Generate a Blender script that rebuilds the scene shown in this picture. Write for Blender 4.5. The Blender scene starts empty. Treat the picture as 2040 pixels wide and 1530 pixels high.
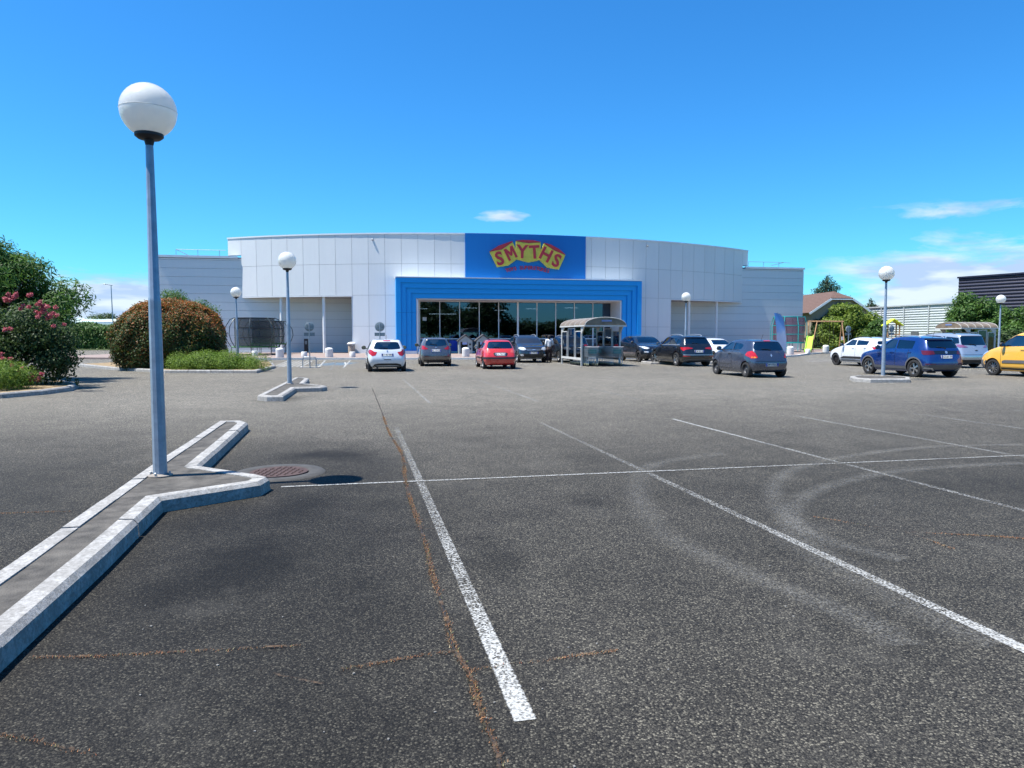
import bpy, bmesh, math, random
import numpy as np
from mathutils import Vector, Matrix
from mathutils.bvhtree import BVHTree
R = math.radians
random.seed(7)
rng = np.random.default_rng(7)
SC = bpy.context.scene
COL = SC.collection

# ------------------------------------------------------------------ camera
EYE = 1.58
FPX = 1420.0                                  # focal length in pixels of the 2040 px wide photograph
PITCH = math.atan(95/FPX)
cd = bpy.data.cameras.new('camera'); cam = bpy.data.objects.new('camera', cd); COL.objects.link(cam)
cd.sensor_width = 36; cd.lens = 36*FPX/2040; cd.clip_start = .05; cd.clip_end = 3000
cam.location = (0, 0, EYE); cam.rotation_euler = (R(90)-PITCH, 0, 0)
SC.camera = cam

# ------------------------------------------------------------------ light
SUNV = Vector((-1.72, -.44, 3.85)).normalized()          # towards the sun
sun_el = math.asin(SUNV.z)
w = bpy.data.worlds.new('World'); SC.world = w; w.use_nodes = True
nt = w.node_tree; nt.nodes.clear()
def N(t, **k):
    n = nt.nodes.new(t)
    for a, b in k.items(): setattr(n, a, b)
    return n
def MATH(op, a, b=None, clamp=False):
    n = nt.nodes.new('ShaderNodeMath'); n.operation = op; n.use_clamp = clamp
    for i, v in enumerate((a, b)):
        if v is None: continue
        if isinstance(v, (int, float)): n.inputs[i].default_value = v
        else: nt.links.new(v, n.inputs[i])
    return n.outputs[0]
sky = N('ShaderNodeTexSky', sky_type='NISHITA', sun_disc=False)
sky.sun_elevation = sun_el; sky.sun_rotation = math.atan2(SUNV.x, SUNV.y)
sky.air_density = 1.0; sky.dust_density = .35; sky.ozone_density = 1.6
hs = N('ShaderNodeHueSaturation'); hs.inputs['Saturation'].default_value = 1.2; hs.inputs['Value'].default_value = 1.0
nt.links.new(sky.outputs[0], hs.inputs['Color'])
air = N('ShaderNodeMix', data_type='RGBA', blend_type='MULTIPLY'); air.inputs[0].default_value = 1; air.inputs[7].default_value = (.27, .745, 1.05, 1)   # clear, very blue summer air
nt.links.new(hs.outputs[0], air.inputs[6])
tc = N('ShaderNodeTexCoord'); sep = N('ShaderNodeSeparateXYZ'); nt.links.new(tc.outputs['Generated'], sep.inputs[0])
az = MATH('ARCTAN2', sep.outputs[0], sep.outputs[1]); el = MATH('ARCSINE', sep.outputs[2])
comb = N('ShaderNodeCombineXYZ')
nt.links.new(MATH('MULTIPLY', az, 4.2), comb.inputs[0]); nt.links.new(MATH('MULTIPLY', el, 17.0), comb.inputs[1])
noi = N('ShaderNodeTexNoise'); noi.inputs['Scale'].default_value = 1.6; noi.inputs['Detail'].default_value = 10; noi.inputs['Roughness'].default_value = .62
noi.inputs['Distortion'].default_value = .35
nt.links.new(comb.outputs[0], noi.inputs['Vector'])
def bump1(v, c, wd):                           # 1 at c falling to 0 at c +- wd
    return MATH('SUBTRACT', 1.0, MATH('DIVIDE', MATH('ABSOLUTE', MATH('SUBTRACT', v, c)), wd), True)
def smooth(v):
    n = N('ShaderNodeMapRange', interpolation_type='SMOOTHSTEP'); nt.links.new(v, n.inputs[0]); return n.outputs[0]
right_bank = MATH('MULTIPLY', smooth(bump1(az, R(38), R(24))), smooth(bump1(el, R(3.2), R(5.6))))
high_wisp = MATH('MULTIPLY', MATH('MULTIPLY', smooth(bump1(az, R(34), R(20))), smooth(bump1(el, R(8.4), R(1.3)))), .34)
left_bank = MATH('MULTIPLY', smooth(bump1(az, R(-30), R(10))), smooth(bump1(el, R(2.0), R(4.2))))
cov = MATH('MAXIMUM', MATH('MAXIMUM', right_bank, left_bank), high_wisp)
dens = MATH('MULTIPLY', MATH('SUBTRACT', MATH('ADD', noi.outputs[0], MATH('MULTIPLY', cov, .56)), .64), 4.6, True)
# the one small puff above the shop
pe = N('ShaderNodeCombineXYZ')
nt.links.new(MATH('DIVIDE', MATH('SUBTRACT', az, R(-.75)), R(2.25)), pe.inputs[0]); nt.links.new(MATH('DIVIDE', MATH('SUBTRACT', el, R(9.42)), R(.52)), pe.inputs[1])
pl = N('ShaderNodeVectorMath', operation='LENGTH'); nt.links.new(pe.outputs[0], pl.inputs[0])
n2 = N('ShaderNodeTexNoise'); n2.inputs['Scale'].default_value = 9; n2.inputs['Detail'].default_value = 5; nt.links.new(comb.outputs[0], n2.inputs['Vector'])
puff = MATH('MULTIPLY', MATH('SUBTRACT', MATH('ADD', MATH('SUBTRACT', 1.0, pl.outputs['Value']), MATH('MULTIPLY', n2.outputs[0], 1.1)), .58), 1.5, True)
dens = MATH('MULTIPLY', dens, MATH('MULTIPLY', cov, 3.0, True))
dens = MATH('MAXIMUM', MATH('MULTIPLY', dens, .93), MATH('MULTIPLY', puff, .8))
n3 = N('ShaderNodeTexNoise'); n3.inputs['Scale'].default_value = 2.6; n3.inputs['Detail'].default_value = 4; nt.links.new(comb.outputs[0], n3.inputs['Vector'])
cr = N('ShaderNodeValToRGB'); cr.color_ramp.elements[0].position = .42; cr.color_ramp.elements[0].color = (.50, .64, .92, 1)
cr.color_ramp.elements[1].position = .56; cr.color_ramp.elements[1].color = (.80, .90, 1.0, 1); nt.links.new(n3.outputs[0], cr.inputs[0])
bg1 = N('ShaderNodeBackground'); bg1.inputs['Strength'].default_value = .105
bg2 = N('ShaderNodeBackground'); bg2.inputs['Strength'].default_value = .56
nt.links.new(air.outputs[2], bg1.inputs[0]); nt.links.new(cr.outputs[0], bg2.inputs[0])
mx = N('ShaderNodeMixShader'); nt.links.new(dens, mx.inputs[0]); nt.links.new(bg1.outputs[0], mx.inputs[1]); nt.links.new(bg2.outputs[0], mx.inputs[2])
wo = N('ShaderNodeOutputWorld'); nt.links.new(mx.outputs[0], wo.inputs[0])

sl = bpy.data.lights.new('sun', 'SUN'); so = bpy.data.objects.new('sun', sl); COL.objects.link(so)
sl.energy = 5.0; sl.angle = R(.53); sl.color = (1.0, .965, .90)
so.rotation_euler = SUNV.to_track_quat('Z', 'Y').to_euler(); so.location = (-40, -10, 90)
SC.view_settings.view_transform = 'Standard'; SC.view_settings.look = 'None'
SC.view_settings.exposure = .95; SC.view_settings.gamma = 1
SC.cycles.max_bounces = 8; SC.cycles.transparent_max_bounces = 24; SC.cycles.caustics_reflective = False; SC.cycles.caustics_refractive = False

# ------------------------------------------------------------------ survey helpers (photo pixel -> ground metres)
_c, _s = math.cos(PITCH), math.sin(PITCH)
def ray(px, py):
    x, y = px-1020, 765-py
    return (x, FPX*_c + y*_s, y*_c - FPX*_s)
def G(px, py, z=0):
    r = ray(px, py); t = (z-EYE)/r[2]
    return (r[0]*t, r[1]*t)
def AT(px, py, d):                             # point d metres ahead seen at that pixel
    r = ray(px, py); t = d/r[1]
    return (r[0]*t, d, EYE+r[2]*t)
GA = R(12.3)                                   # bearing of the parking grid
E1 = Vector((math.cos(GA), math.sin(GA))); E2 = Vector((-math.sin(GA), math.cos(GA)))
O0 = Vector((-1.0, 7.67))
def P(a, b): v = O0 + E1*a + E2*b; return (v.x, v.y)

# ------------------------------------------------------------------ materials
MATS = {}
def newmat(name):
    m = bpy.data.materials.new(name); m.use_nodes = True; t = m.node_tree; t.nodes.clear()
    out = t.nodes.new('ShaderNodeOutputMaterial'); b = t.nodes.new('ShaderNodeBsdfPrincipled'); t.links.new(b.outputs[0], out.inputs[0])
    return m, t, b, out
def nn(t, ty, **k):
    n = t.nodes.new(ty)
    for a, v in k.items():
        if a in n.inputs: n.inputs[a].default_value = v
        else: setattr(n, a, v)
    return n
def mth(t, op, a, b=None, clamp=False):
    n = t.nodes.new('ShaderNodeMath'); n.operation = op; n.use_clamp = clamp
    for i, v in enumerate((a, b)):
        if v is None: continue
        if isinstance(v, (int, float)): n.inputs[i].default_value = v
        else: t.links.new(v, n.inputs[i])
    return n.outputs[0]
def ramp(t, src, stops):
    r = t.nodes.new('ShaderNodeValToRGB'); t.links.new(src, r.inputs[0])
    e = r.color_ramp.elements
    while len(e) < len(stops): e.new(.5)
    for i, (p, c) in enumerate(stops):
        e[i].position = p; e[i].color = (*c, 1) if len(c) == 3 else c
    return r.outputs[0]
def mixc(t, f, a, b, mode='MIX'):
    n = t.nodes.new('ShaderNodeMix'); n.data_type = 'RGBA'; n.blend_type = mode
    for s, v in ((n.inputs[0], f), (n.inputs[6], a), (n.inputs[7], b)):
        if isinstance(v, (int, float)): s.default_value = v
        elif isinstance(v, tuple): s.default_value = (*v, 1) if len(v) == 3 else v
        else: t.links.new(v, s)
    return n.outputs[2]
def setbump(t, b, h, strength=.3, dist=.01):
    n = t.nodes.new('ShaderNodeBump'); n.inputs['Strength'].default_value = strength; n.inputs['Distance'].default_value = dist
    t.links.new(h, n.inputs['Height']); t.links.new(n.outputs[0], b.inputs['Normal'])
def M(name, col, rough=.55, metal=0, var=.12, vs=2.0, bump=0, bs=60, coat=0, spec=.5, dirt=0):
    if name in MATS: return MATS[name]
    m, t, b, out = newmat(name)
    c = nn(t, 'ShaderNodeTexCoord')
    n1 = nn(t, 'ShaderNodeTexNoise', Scale=vs, Detail=6.0, Roughness=.6); t.links.new(c.outputs['Object'], n1.inputs['Vector'])
    lo = tuple(x*(1-var) for x in col); hi = tuple(min(1, x*(1+var)) for x in col)
    cc = ramp(t, n1.outputs[0], [(.3, lo), (.7, hi)])
    if dirt:
        n4 = nn(t, 'ShaderNodeTexNoise', Scale=vs*2.3, Detail=8.0, Roughness=.7); t.links.new(c.outputs['Object'], n4.inputs['Vector'])
        cc = mixc(t, mth(t, 'MULTIPLY', mth(t, 'SUBTRACT', n4.outputs[0], .5, True), dirt*5, True), cc, (.12, .11, .1))
    t.links.new(cc, b.inputs['Base Color'])
    b.inputs['Roughness'].default_value = rough; b.inputs['Metallic'].default_value = metal
    b.inputs['Coat Weight'].default_value = coat; b.inputs['Coat Roughness'].default_value = .04
    b.inputs['Specular IOR Level'].default_value = spec
    if bump:
        n2_ = nn(t, 'ShaderNodeTexNoise', Scale=bs, Detail=4.0); t.links.new(c.outputs['Object'], n2_.inputs['Vector'])
        setbump(t, b, n2_.outputs[0], bump, .01)
    MATS[name] = m
    return m
def paint(name, col, metal=.35, rough=.38):
    m, t, b, out = newmat(name)
    c = nn(t, 'ShaderNodeTexCoord'); n1 = nn(t, 'ShaderNodeTexNoise', Scale=3.0, Detail=6.0); t.links.new(c.outputs['Object'], n1.inputs['Vector'])
    sp = nn(t, 'ShaderNodeSeparateXYZ'); t.links.new(c.outputs['Object'], sp.inputs[0])
    dust = mth(t, 'MULTIPLY', mth(t, 'SUBTRACT', n1.outputs[0], .45, True), .28, True)
    t.links.new(mixc(t, dust, col, (.2, .18, .15)), b.inputs['Base Color'])
    b.inputs['Metallic'].default_value = metal
    t.links.new(mth(t, 'ADD', mth(t, 'MULTIPLY', n1.outputs[0], .15), rough-.16), b.inputs['Roughness'])
    b.inputs['Coat Weight'].default_value = 1; b.inputs['Coat Roughness'].default_value = .045; b.inputs['Coat IOR'].default_value = 1.6
    return m
def glassmat(name, tint=(.3, .38, .38), refl=.12):
    if name in MATS: return MATS[name]
    m = bpy.data.materials.new(name); m.use_nodes = True; t = m.node_tree; t.nodes.clear()
    out = t.nodes.new('ShaderNodeOutputMaterial'); tr = nn(t, 'ShaderNodeBsdfTransparent'); tr.inputs[0].default_value = (*tint, 1)
    gl = nn(t, 'ShaderNodeBsdfGlossy'); gl.inputs['Roughness'].default_value = .015; gl.inputs['Color'].default_value = (.95, .98, 1, 1)
    fr = nn(t, 'ShaderNodeFresnel', IOR=1.5)
    mxs = t.nodes.new('ShaderNodeMixShader'); t.links.new(mth(t, 'ADD', fr.outputs[0], refl, True), mxs.inputs[0])
    t.links.new(tr.outputs[0], mxs.inputs[1]); t.links.new(gl.outputs[0], mxs.inputs[2]); t.links.new(mxs.outputs[0], out.inputs[0])
    MATS[name] = m
    return m

# ------------------------------------------------------------------ objects
def tag(o, label=None, cat=None, group=None, kind=None):
    if label: o['label'] = label
    if cat: o['category'] = cat
    if group: o['group'] = group
    if kind: o['kind'] = kind
    return o
def thing(name, label, cat, loc=(0, 0, 0), rz=0, group=None):
    o = bpy.data.objects.new(name, None); COL.objects.link(o); o.empty_display_size = .3
    o.location = loc if len(loc) == 3 else (loc[0], loc[1], 0); o.rotation_euler = (0, 0, rz)
    return tag(o, label, cat, group)
def link_mesh(name, me, parent=None, loc=None):
    o = bpy.data.objects.new(name, me); COL.objects.link(o)
    if parent is not None: o.parent = parent
    if loc is not None: o.location = loc
    return o
class MB:
    def __init__(s): s.v = []; s.f = []; s.m = []; s.uv = None
    def add(s, vs, fs, mi=0, M4=None):
        k = len(s.v)
        for p in vs:
            p = Vector(p)
            if M4 is not None: p = M4 @ p
            s.v.append(tuple(p))
        for f in fs: s.f.append(tuple(k+i for i in f)); s.m.append(mi)
        return s
    def box(s, c, d, rz=0, mi=0, M4=None):
        x, y, z = d[0]/2, d[1]/2, d[2]/2
        T = Matrix.Translation(c) @ Matrix.Rotation(rz, 4, 'Z')
        if M4 is not None: T = M4 @ T
        vs = [(a*x, b*y, e*z) for a in (-1, 1) for b in (-1, 1) for e in (-1, 1)]
        return s.add(vs, [(0, 1, 3, 2), (4, 6, 7, 5), (0, 4, 5, 1), (2, 3, 7, 6), (0, 2, 6, 4), (1, 5, 7, 3)], mi, T)
    def bar(s, a, b, wd, ht=None, mi=0):                  # square bar between two points
        a, b = Vector(a), Vector(b); d = b-a; L = d.length
        if L < 1e-6: return s
        q = d.to_track_quat('Z', 'Y').to_matrix().to_4x4()
        return s.box((0, 0, L/2), (wd, ht or wd, L), 0, mi, Matrix.Translation(a) @ q)
    def tube(s, pts, r, n=8, mi=0, cap=True):
        pts = [Vector(p) for p in pts]; rs = r if isinstance(r, (list, tuple)) else [r]*len(pts)
        k = len(s.v); prev = None
        for i, p in enumerate(pts):
            d = (pts[min(i+1, len(pts)-1)] - pts[max(i-1, 0)]).normalized()
            if prev is None:
                up = Vector((0, 0, 1)) if abs(d.z) < .9 else Vector((1, 0, 0)); u = d.cross(up).normalized()
            else: u = (prev - d*prev.dot(d)).normalized()
            prev = u; v_ = d.cross(u)
            for j in range(n):
                a = 2*math.pi*j/n; s.v.append(tuple(p + (u*math.cos(a)+v_*math.sin(a))*rs[i]))
        for i in range(len(pts)-1):
            for j in range(n):
                a, b = k+i*n+j, k+i*n+(j+1) % n; s.f.append((a, b, b+n, a+n)); s.m.append(mi)
        if cap:
            s.f.append(tuple(k+j for j in range(n))[::-1]); s.m.append(mi)
            e = k+(len(pts)-1)*n; s.f.append(tuple(e+j for j in range(n))); s.m.append(mi)
        return s
    def lathe(s, prof, n=24, mi=0, M4=None, c=(0, 0, 0)):  # prof: (r, z)
        vs = []; fs = []
        for r, z in prof:
            for j in range(n):
                a = 2*math.pi*j/n; vs.append((c[0]+r*math.cos(a), c[1]+r*math.sin(a), c[2]+z))
        for i in range(len(prof)-1):
            for j in range(n): a, b = i*n+j, i*n+(j+1) % n; fs.append((a, b, b+n, a+n))
        fs.append(tuple(range(n))[::-1]); e = (len(prof)-1)*n; fs.append(tuple(e+j for j in range(n)))
        return s.add(vs, fs, mi, M4)
    def prism(s, poly, z0, z1, mi=0, M4=None):            # poly of (x, y) ccw
        n = len(poly); vs = [(x, y, z0) for x, y in poly]+[(x, y, z1) for x, y in poly]
        fs = [tuple(range(n))[::-1], tuple(range(n, 2*n))]+[(i, (i+1) % n, n+(i+1) % n, n+i) for i in range(n)]
        return s.add(vs, fs, mi, M4)
    def build(s, name, mats, parent=None, smooth=False, loc=None, fix=True):
        me = bpy.data.meshes.new(name); me.from_pydata(s.v, [], s.f)
        for m in (mats if isinstance(mats, (list, tuple)) else [mats]): me.materials.append(m)
        me.polygons.foreach_set('material_index', s.m)
        if fix:
            bm = bmesh.new(); bm.from_mesh(me); bmesh.ops.recalc_face_normals(bm, faces=bm.faces); bm.to_mesh(me); bm.free()
        if smooth:
            me.polygons.foreach_set('use_smooth', [True]*len(me.polygons))
            me.set_sharp_from_angle(angle=R(38 if smooth is True else smooth))
        me.update()
        return link_mesh(name, me, parent, loc)
def copy_tree(o, parent=None):
    c = o.copy(); COL.objects.link(c)
    if parent is not None: c.parent = parent
    for ch in list(o.children): copy_tree(ch, c)
    return c
def text_mesh(txt, size, depth=.01, bold=0.0, name='lettering'):
    cu = bpy.data.curves.new(name, 'FONT'); cu.body = txt; cu.size = size; cu.extrude = depth/2; cu.offset = bold
    cu.align_x = 'CENTER'; cu.align_y = 'CENTER'; cu.resolution_u = 3
    o = bpy.data.objects.new('tmp_text', cu); COL.objects.link(o)
    dg = bpy.context.evaluated_depsgraph_get(); me = bpy.data.meshes.new_from_object(o.evaluated_get(dg))
    vs = [tuple(v.co) for v in me.vertices]; fs = [tuple(p.vertices) for p in me.polygons]
    bpy.data.objects.remove(o); bpy.data.curves.remove(cu); bpy.data.meshes.remove(me)
    return vs, fs
def bake(o):                                               # replace object's mesh with its evaluated one
    dg = bpy.context.evaluated_depsgraph_get(); me = bpy.data.meshes.new_from_object(o.evaluated_get(dg))
    o.modifiers.clear(); old = o.data; o.data = me; bpy.data.meshes.remove(old); return o

# common materials
white_paint = M('white_metal', (.74, .75, .74), .45, var=.06, dirt=.08)
galv = M('galvanised_steel', (.30, .34, .38), .42, .55, var=.2, vs=9, bump=.06, bs=40)
black_plastic = M('black_plastic', (.02, .02, .022), .55, var=.2)
rubber = M('rubber', (.018, .018, .019), .85, var=.3, vs=12)
dark_in = M('car_interior', (.025, .025, .028), .8)
concrete = M('concrete', (.46, .44, .40), .9, var=.16, vs=4, bump=.4, bs=70, dirt=.25)
soil = M('dry_soil', (.20, .14, .085), .95, var=.35, vs=6, bump=.6, bs=30)
chrome = M('chrome', (.7, .7, .7), .25, .8, var=.03)
alu = M('alloy', (.5, .5, .5), .28, .9, var=.05)
red_glass = M('tail_light_red', (.42, .012, .015), .12, var=.25, vs=8, coat=.8)
orange_glass = M('indicator_orange', (.8, .25, .02), .15)
lamp_glass = M('headlight_clear', (.62, .64, .66), .08, .3, var=.35, vs=14, coat=1)
car_glass = glassmat('car_glass', (.58, .68, .66), .13)
dark_glass = glassmat('privacy_glass', (.05, .06, .07), .10)
# ------------------------------------------------------------------ ground
def asphalt():
    m, t, b, out = newmat('asphalt')
    c = nn(t, 'ShaderNodeTexCoord'); V = c.outputs['Object']
    def noise(sc, det=4.0, ro=.55, src=V):
        n = nn(t, 'ShaderNodeTexNoise', Scale=sc, Detail=det, Roughness=ro); t.links.new(src, n.inputs['Vector']); return n.outputs[0]
    vo = nn(t, 'ShaderNodeTexVoronoi', Scale=115.0, Randomness=1.0); t.links.new(V, vo.inputs['Vector'])
    sv = nn(t, 'ShaderNodeSeparateColor'); t.links.new(vo.outputs['Color'], sv.inputs[0])
    stone = ramp(t, sv.outputs[0], [(0, (.022, .023, .026)), (.40, (.040, .040, .042)), (.70, (.10, .10, .098)), (.86, (.22, .22, .205)), (1, (.48, .48, .44))])
    vo2 = nn(t, 'ShaderNodeTexVoronoi', Scale=260.0); t.links.new(V, vo2.inputs['Vector'])
    sv2 = nn(t, 'ShaderNodeSeparateColor'); t.links.new(vo2.outputs['Color'], sv2.inputs[0])
    fine = ramp(t, sv2.outputs[1], [(0, (.016, .017, .019)), (.6, (.055, .055, .057)), (1, (.26, .255, .24))])
    col = mixc(t, .42, stone, fine)
    gap = mth(t, 'MULTIPLY', mth(t, 'SUBTRACT', vo.outputs['Distance'], .42, True), 2.4, True)
    col = mixc(t, gap, col, (.014, .014, .016))
    big = noise(.22, 6, .6); mid = noise(1.6, 6, .65); far = noise(.07, 3)
    g1 = mth(t, 'ADD', .62, mth(t, 'MULTIPLY', big, .52)); g2 = mth(t, 'ADD', .62, mth(t, 'MULTIPLY', mid, .76))
    k = mth(t, 'MULTIPLY', g1, g2)
    # grazing brightness painted into the colour, paler towards the shop; bays hold drips of oil
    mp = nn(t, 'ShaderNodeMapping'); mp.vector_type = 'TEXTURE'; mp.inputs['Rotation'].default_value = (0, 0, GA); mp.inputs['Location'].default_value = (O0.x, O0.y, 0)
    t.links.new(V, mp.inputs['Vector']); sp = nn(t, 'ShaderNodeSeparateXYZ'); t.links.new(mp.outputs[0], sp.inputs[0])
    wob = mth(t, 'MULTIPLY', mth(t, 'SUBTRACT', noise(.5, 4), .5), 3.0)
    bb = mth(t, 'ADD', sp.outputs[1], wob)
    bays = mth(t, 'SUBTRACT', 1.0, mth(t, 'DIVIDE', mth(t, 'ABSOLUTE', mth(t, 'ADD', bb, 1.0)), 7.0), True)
    worn = mth(t, 'MULTIPLY', mth(t, 'SUBTRACT', bb, -1.0), .085, True)  # painted-in light: asphalt grows paler with distance from the camera, no real wear
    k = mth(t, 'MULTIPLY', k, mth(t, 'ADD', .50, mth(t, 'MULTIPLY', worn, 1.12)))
    na = mth(t, 'ADD', sp.outputs[0], mth(t, 'MULTIPLY', mth(t, 'SUBTRACT', noise(.8, 5), .5), 1.6))
    def band(v, c, w, soft): return mth(t, 'DIVIDE', mth(t, 'SUBTRACT', w, mth(t, 'ABSOLUTE', mth(t, 'SUBTRACT', v, c))), soft, True)
    grime = mth(t, 'MULTIPLY', band(na, -1.5, 1.9, 1.1), band(bb, -2.5, 6.5, 3.0))       # the bay by the island is the most used and dirtiest
    lane = mth(t, 'MULTIPLY', band(na, -6.2, 3.6, 1.4), band(bb, -1.0, 8.0, 6.0))
    k = mth(t, 'MULTIPLY', k, mth(t, 'SUBTRACT', 1.0, mth(t, 'ADD', mth(t, 'MULTIPLY', grime, .50), mth(t, 'MULTIPLY', lane, .38))))
    stain = None                                            # old drips: two under engines, one broad one by the cover
    for (sx_, sy_), rx_, ry_, am in ((G(475, 1130), .42, .8, .5), (G(655, 905), .75, .55, .42), (G(600, 1010), .35, .7, .3), (G(330, 1180), .3, .45, .25), (G(1000, 1120), .25, .5, .22), (G(1180, 1000), .3, .5, .2), (G(560, 795), .8, 1.2, .3)):
        so_ = nn(t, 'ShaderNodeSeparateXYZ'); t.links.new(V, so_.inputs[0])
        dx_ = mth(t, 'DIVIDE', mth(t, 'SUBTRACT', so_.outputs[0], sx_), rx_); dy_ = mth(t, 'DIVIDE', mth(t, 'SUBTRACT', so_.outputs[1], sy_), ry_)
        d_ = mth(t, 'SQRT', mth(t, 'ADD', mth(t, 'MULTIPLY', dx_, dx_), mth(t, 'MULTIPLY', dy_, dy_)))
        d_ = mth(t, 'ADD', d_, mth(t, 'MULTIPLY', mth(t, 'SUBTRACT', noise(3.0, 6, .65), .5), 1.5))
        q_ = mth(t, 'MULTIPLY', mth(t, 'SUBTRACT', 1.1, d_, True), am*2.0, True); stain = q_ if stain is None else mth(t, 'MAXIMUM', stain, q_)
    k = mth(t, 'MULTIPLY', k, mth(t, 'SUBTRACT', 1.0, mth(t, 'MINIMUM', stain, .62)))
    oil = mth(t, 'MULTIPLY', mth(t, 'MULTIPLY', mth(t, 'SUBTRACT', noise(.62, 5, .62), .50, True), 5.0, True), bays)
    k = mth(t, 'MULTIPLY', k, mth(t, 'SUBTRACT', 1.0, mth(t, 'MULTIPLY', oil, .42)))
    kk = nn(t, 'ShaderNodeCombineColor')
    for i in range(3): t.links.new(mth(t, 'MULTIPLY', k, (1.36, 1.25, 1.05)[i]), kk.inputs[i])
    col = mixc(t, 1.0, col, kk.outputs[0], 'MULTIPLY')
    dusty = mth(t, 'MULTIPLY', mth(t, 'SUBTRACT', noise(.9, 7, .7), .55, True), 2.2, True)
    col = mixc(t, mth(t, 'MULTIPLY', dusty, .35), col, (.17, .16, .14))
    t.links.new(col, b.inputs['Base Color']); b.inputs['Roughness'].default_value = .8
    b.inputs['Specular IOR Level'].default_value = .2
    hgt = mth(t, 'ADD', mth(t, 'MULTIPLY', vo.outputs['Distance'], -1.0), mth(t, 'MULTIPLY', vo2.outputs['Distance'], -.4))
    setbump(t, b, hgt, .55, .006)
    return m
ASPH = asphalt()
g = MB()
S = 1500
g.add([(-S, -S, 0), (S, -S, 0), (S, S, 0), (-S, S, 0)], [(0, 1, 2, 3)])
grassy = M('rough_grass', (.10, .13, .045), .95, var=.4, vs=.4, bump=.5, bs=20)
tag(g.build('ground', grassy, loc=(0, 0, -.012)), kind='structure')
g = MB(); g.add([(-75, -35, 0), (70, -35, 0), (70, 100, 0), (-75, 100, 0)], [(0, 1, 2, 3)])
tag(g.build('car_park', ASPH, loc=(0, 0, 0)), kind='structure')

def ribbon(pts, wd, z, name, mat, seed=0, jit=0.0, kind='structure', step=None, props=None):
    """flat strip along a path; uv.x runs along it in metres, uv.y 0..1 across"""
    rd = random.Random(seed); P2 = [Vector(p[:2]) for p in pts]
    if step:
        q = [P2[0]]
        for a, b in zip(P2[:-1], P2[1:]):
            n = max(1, int((b-a).length/step))
            for i in range(1, n+1): q.append(a.lerp(b, i/n))
        P2 = q
    vs, uv = [], []; acc = 0
    for i, p in enumerate(P2):
        d = (P2[min(i+1, len(P2)-1)]-P2[max(i-1, 0)]).normalized(); nrm = Vector((-d.y, d.x))
        w0 = wd[0]+(wd[1]-wd[0])*i/(len(P2)-1) if isinstance(wd, tuple) else wd
        o = nrm*rd.uniform(-jit, jit); wl = w0/2*(1+rd.uniform(-jit, jit)*6)
        if i: acc += (p-P2[i-1]).length
        vs += [(*(p+o+nrm*wl), 0), (*(p+o-nrm*wl), 0)]; uv += [(acc, 1), (acc, 0)]
    me = bpy.data.meshes.new(name); fs = [(2*i, 2*i+1, 2*i+3, 2*i+2) for i in range(len(P2)-1)]
    me.from_pydata(vs, [], fs); me.materials.append(mat)
    ul = me.uv_layers.new(name='UVMap')
    for l in me.loops: ul.data[l.index].uv = uv[l.vertex_index]
    o = link_mesh(name, me, loc=(0, 0, z)); tag(o, kind=kind)
    for a, b in (props or {}).items(): o[a] = b
    return o
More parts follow.
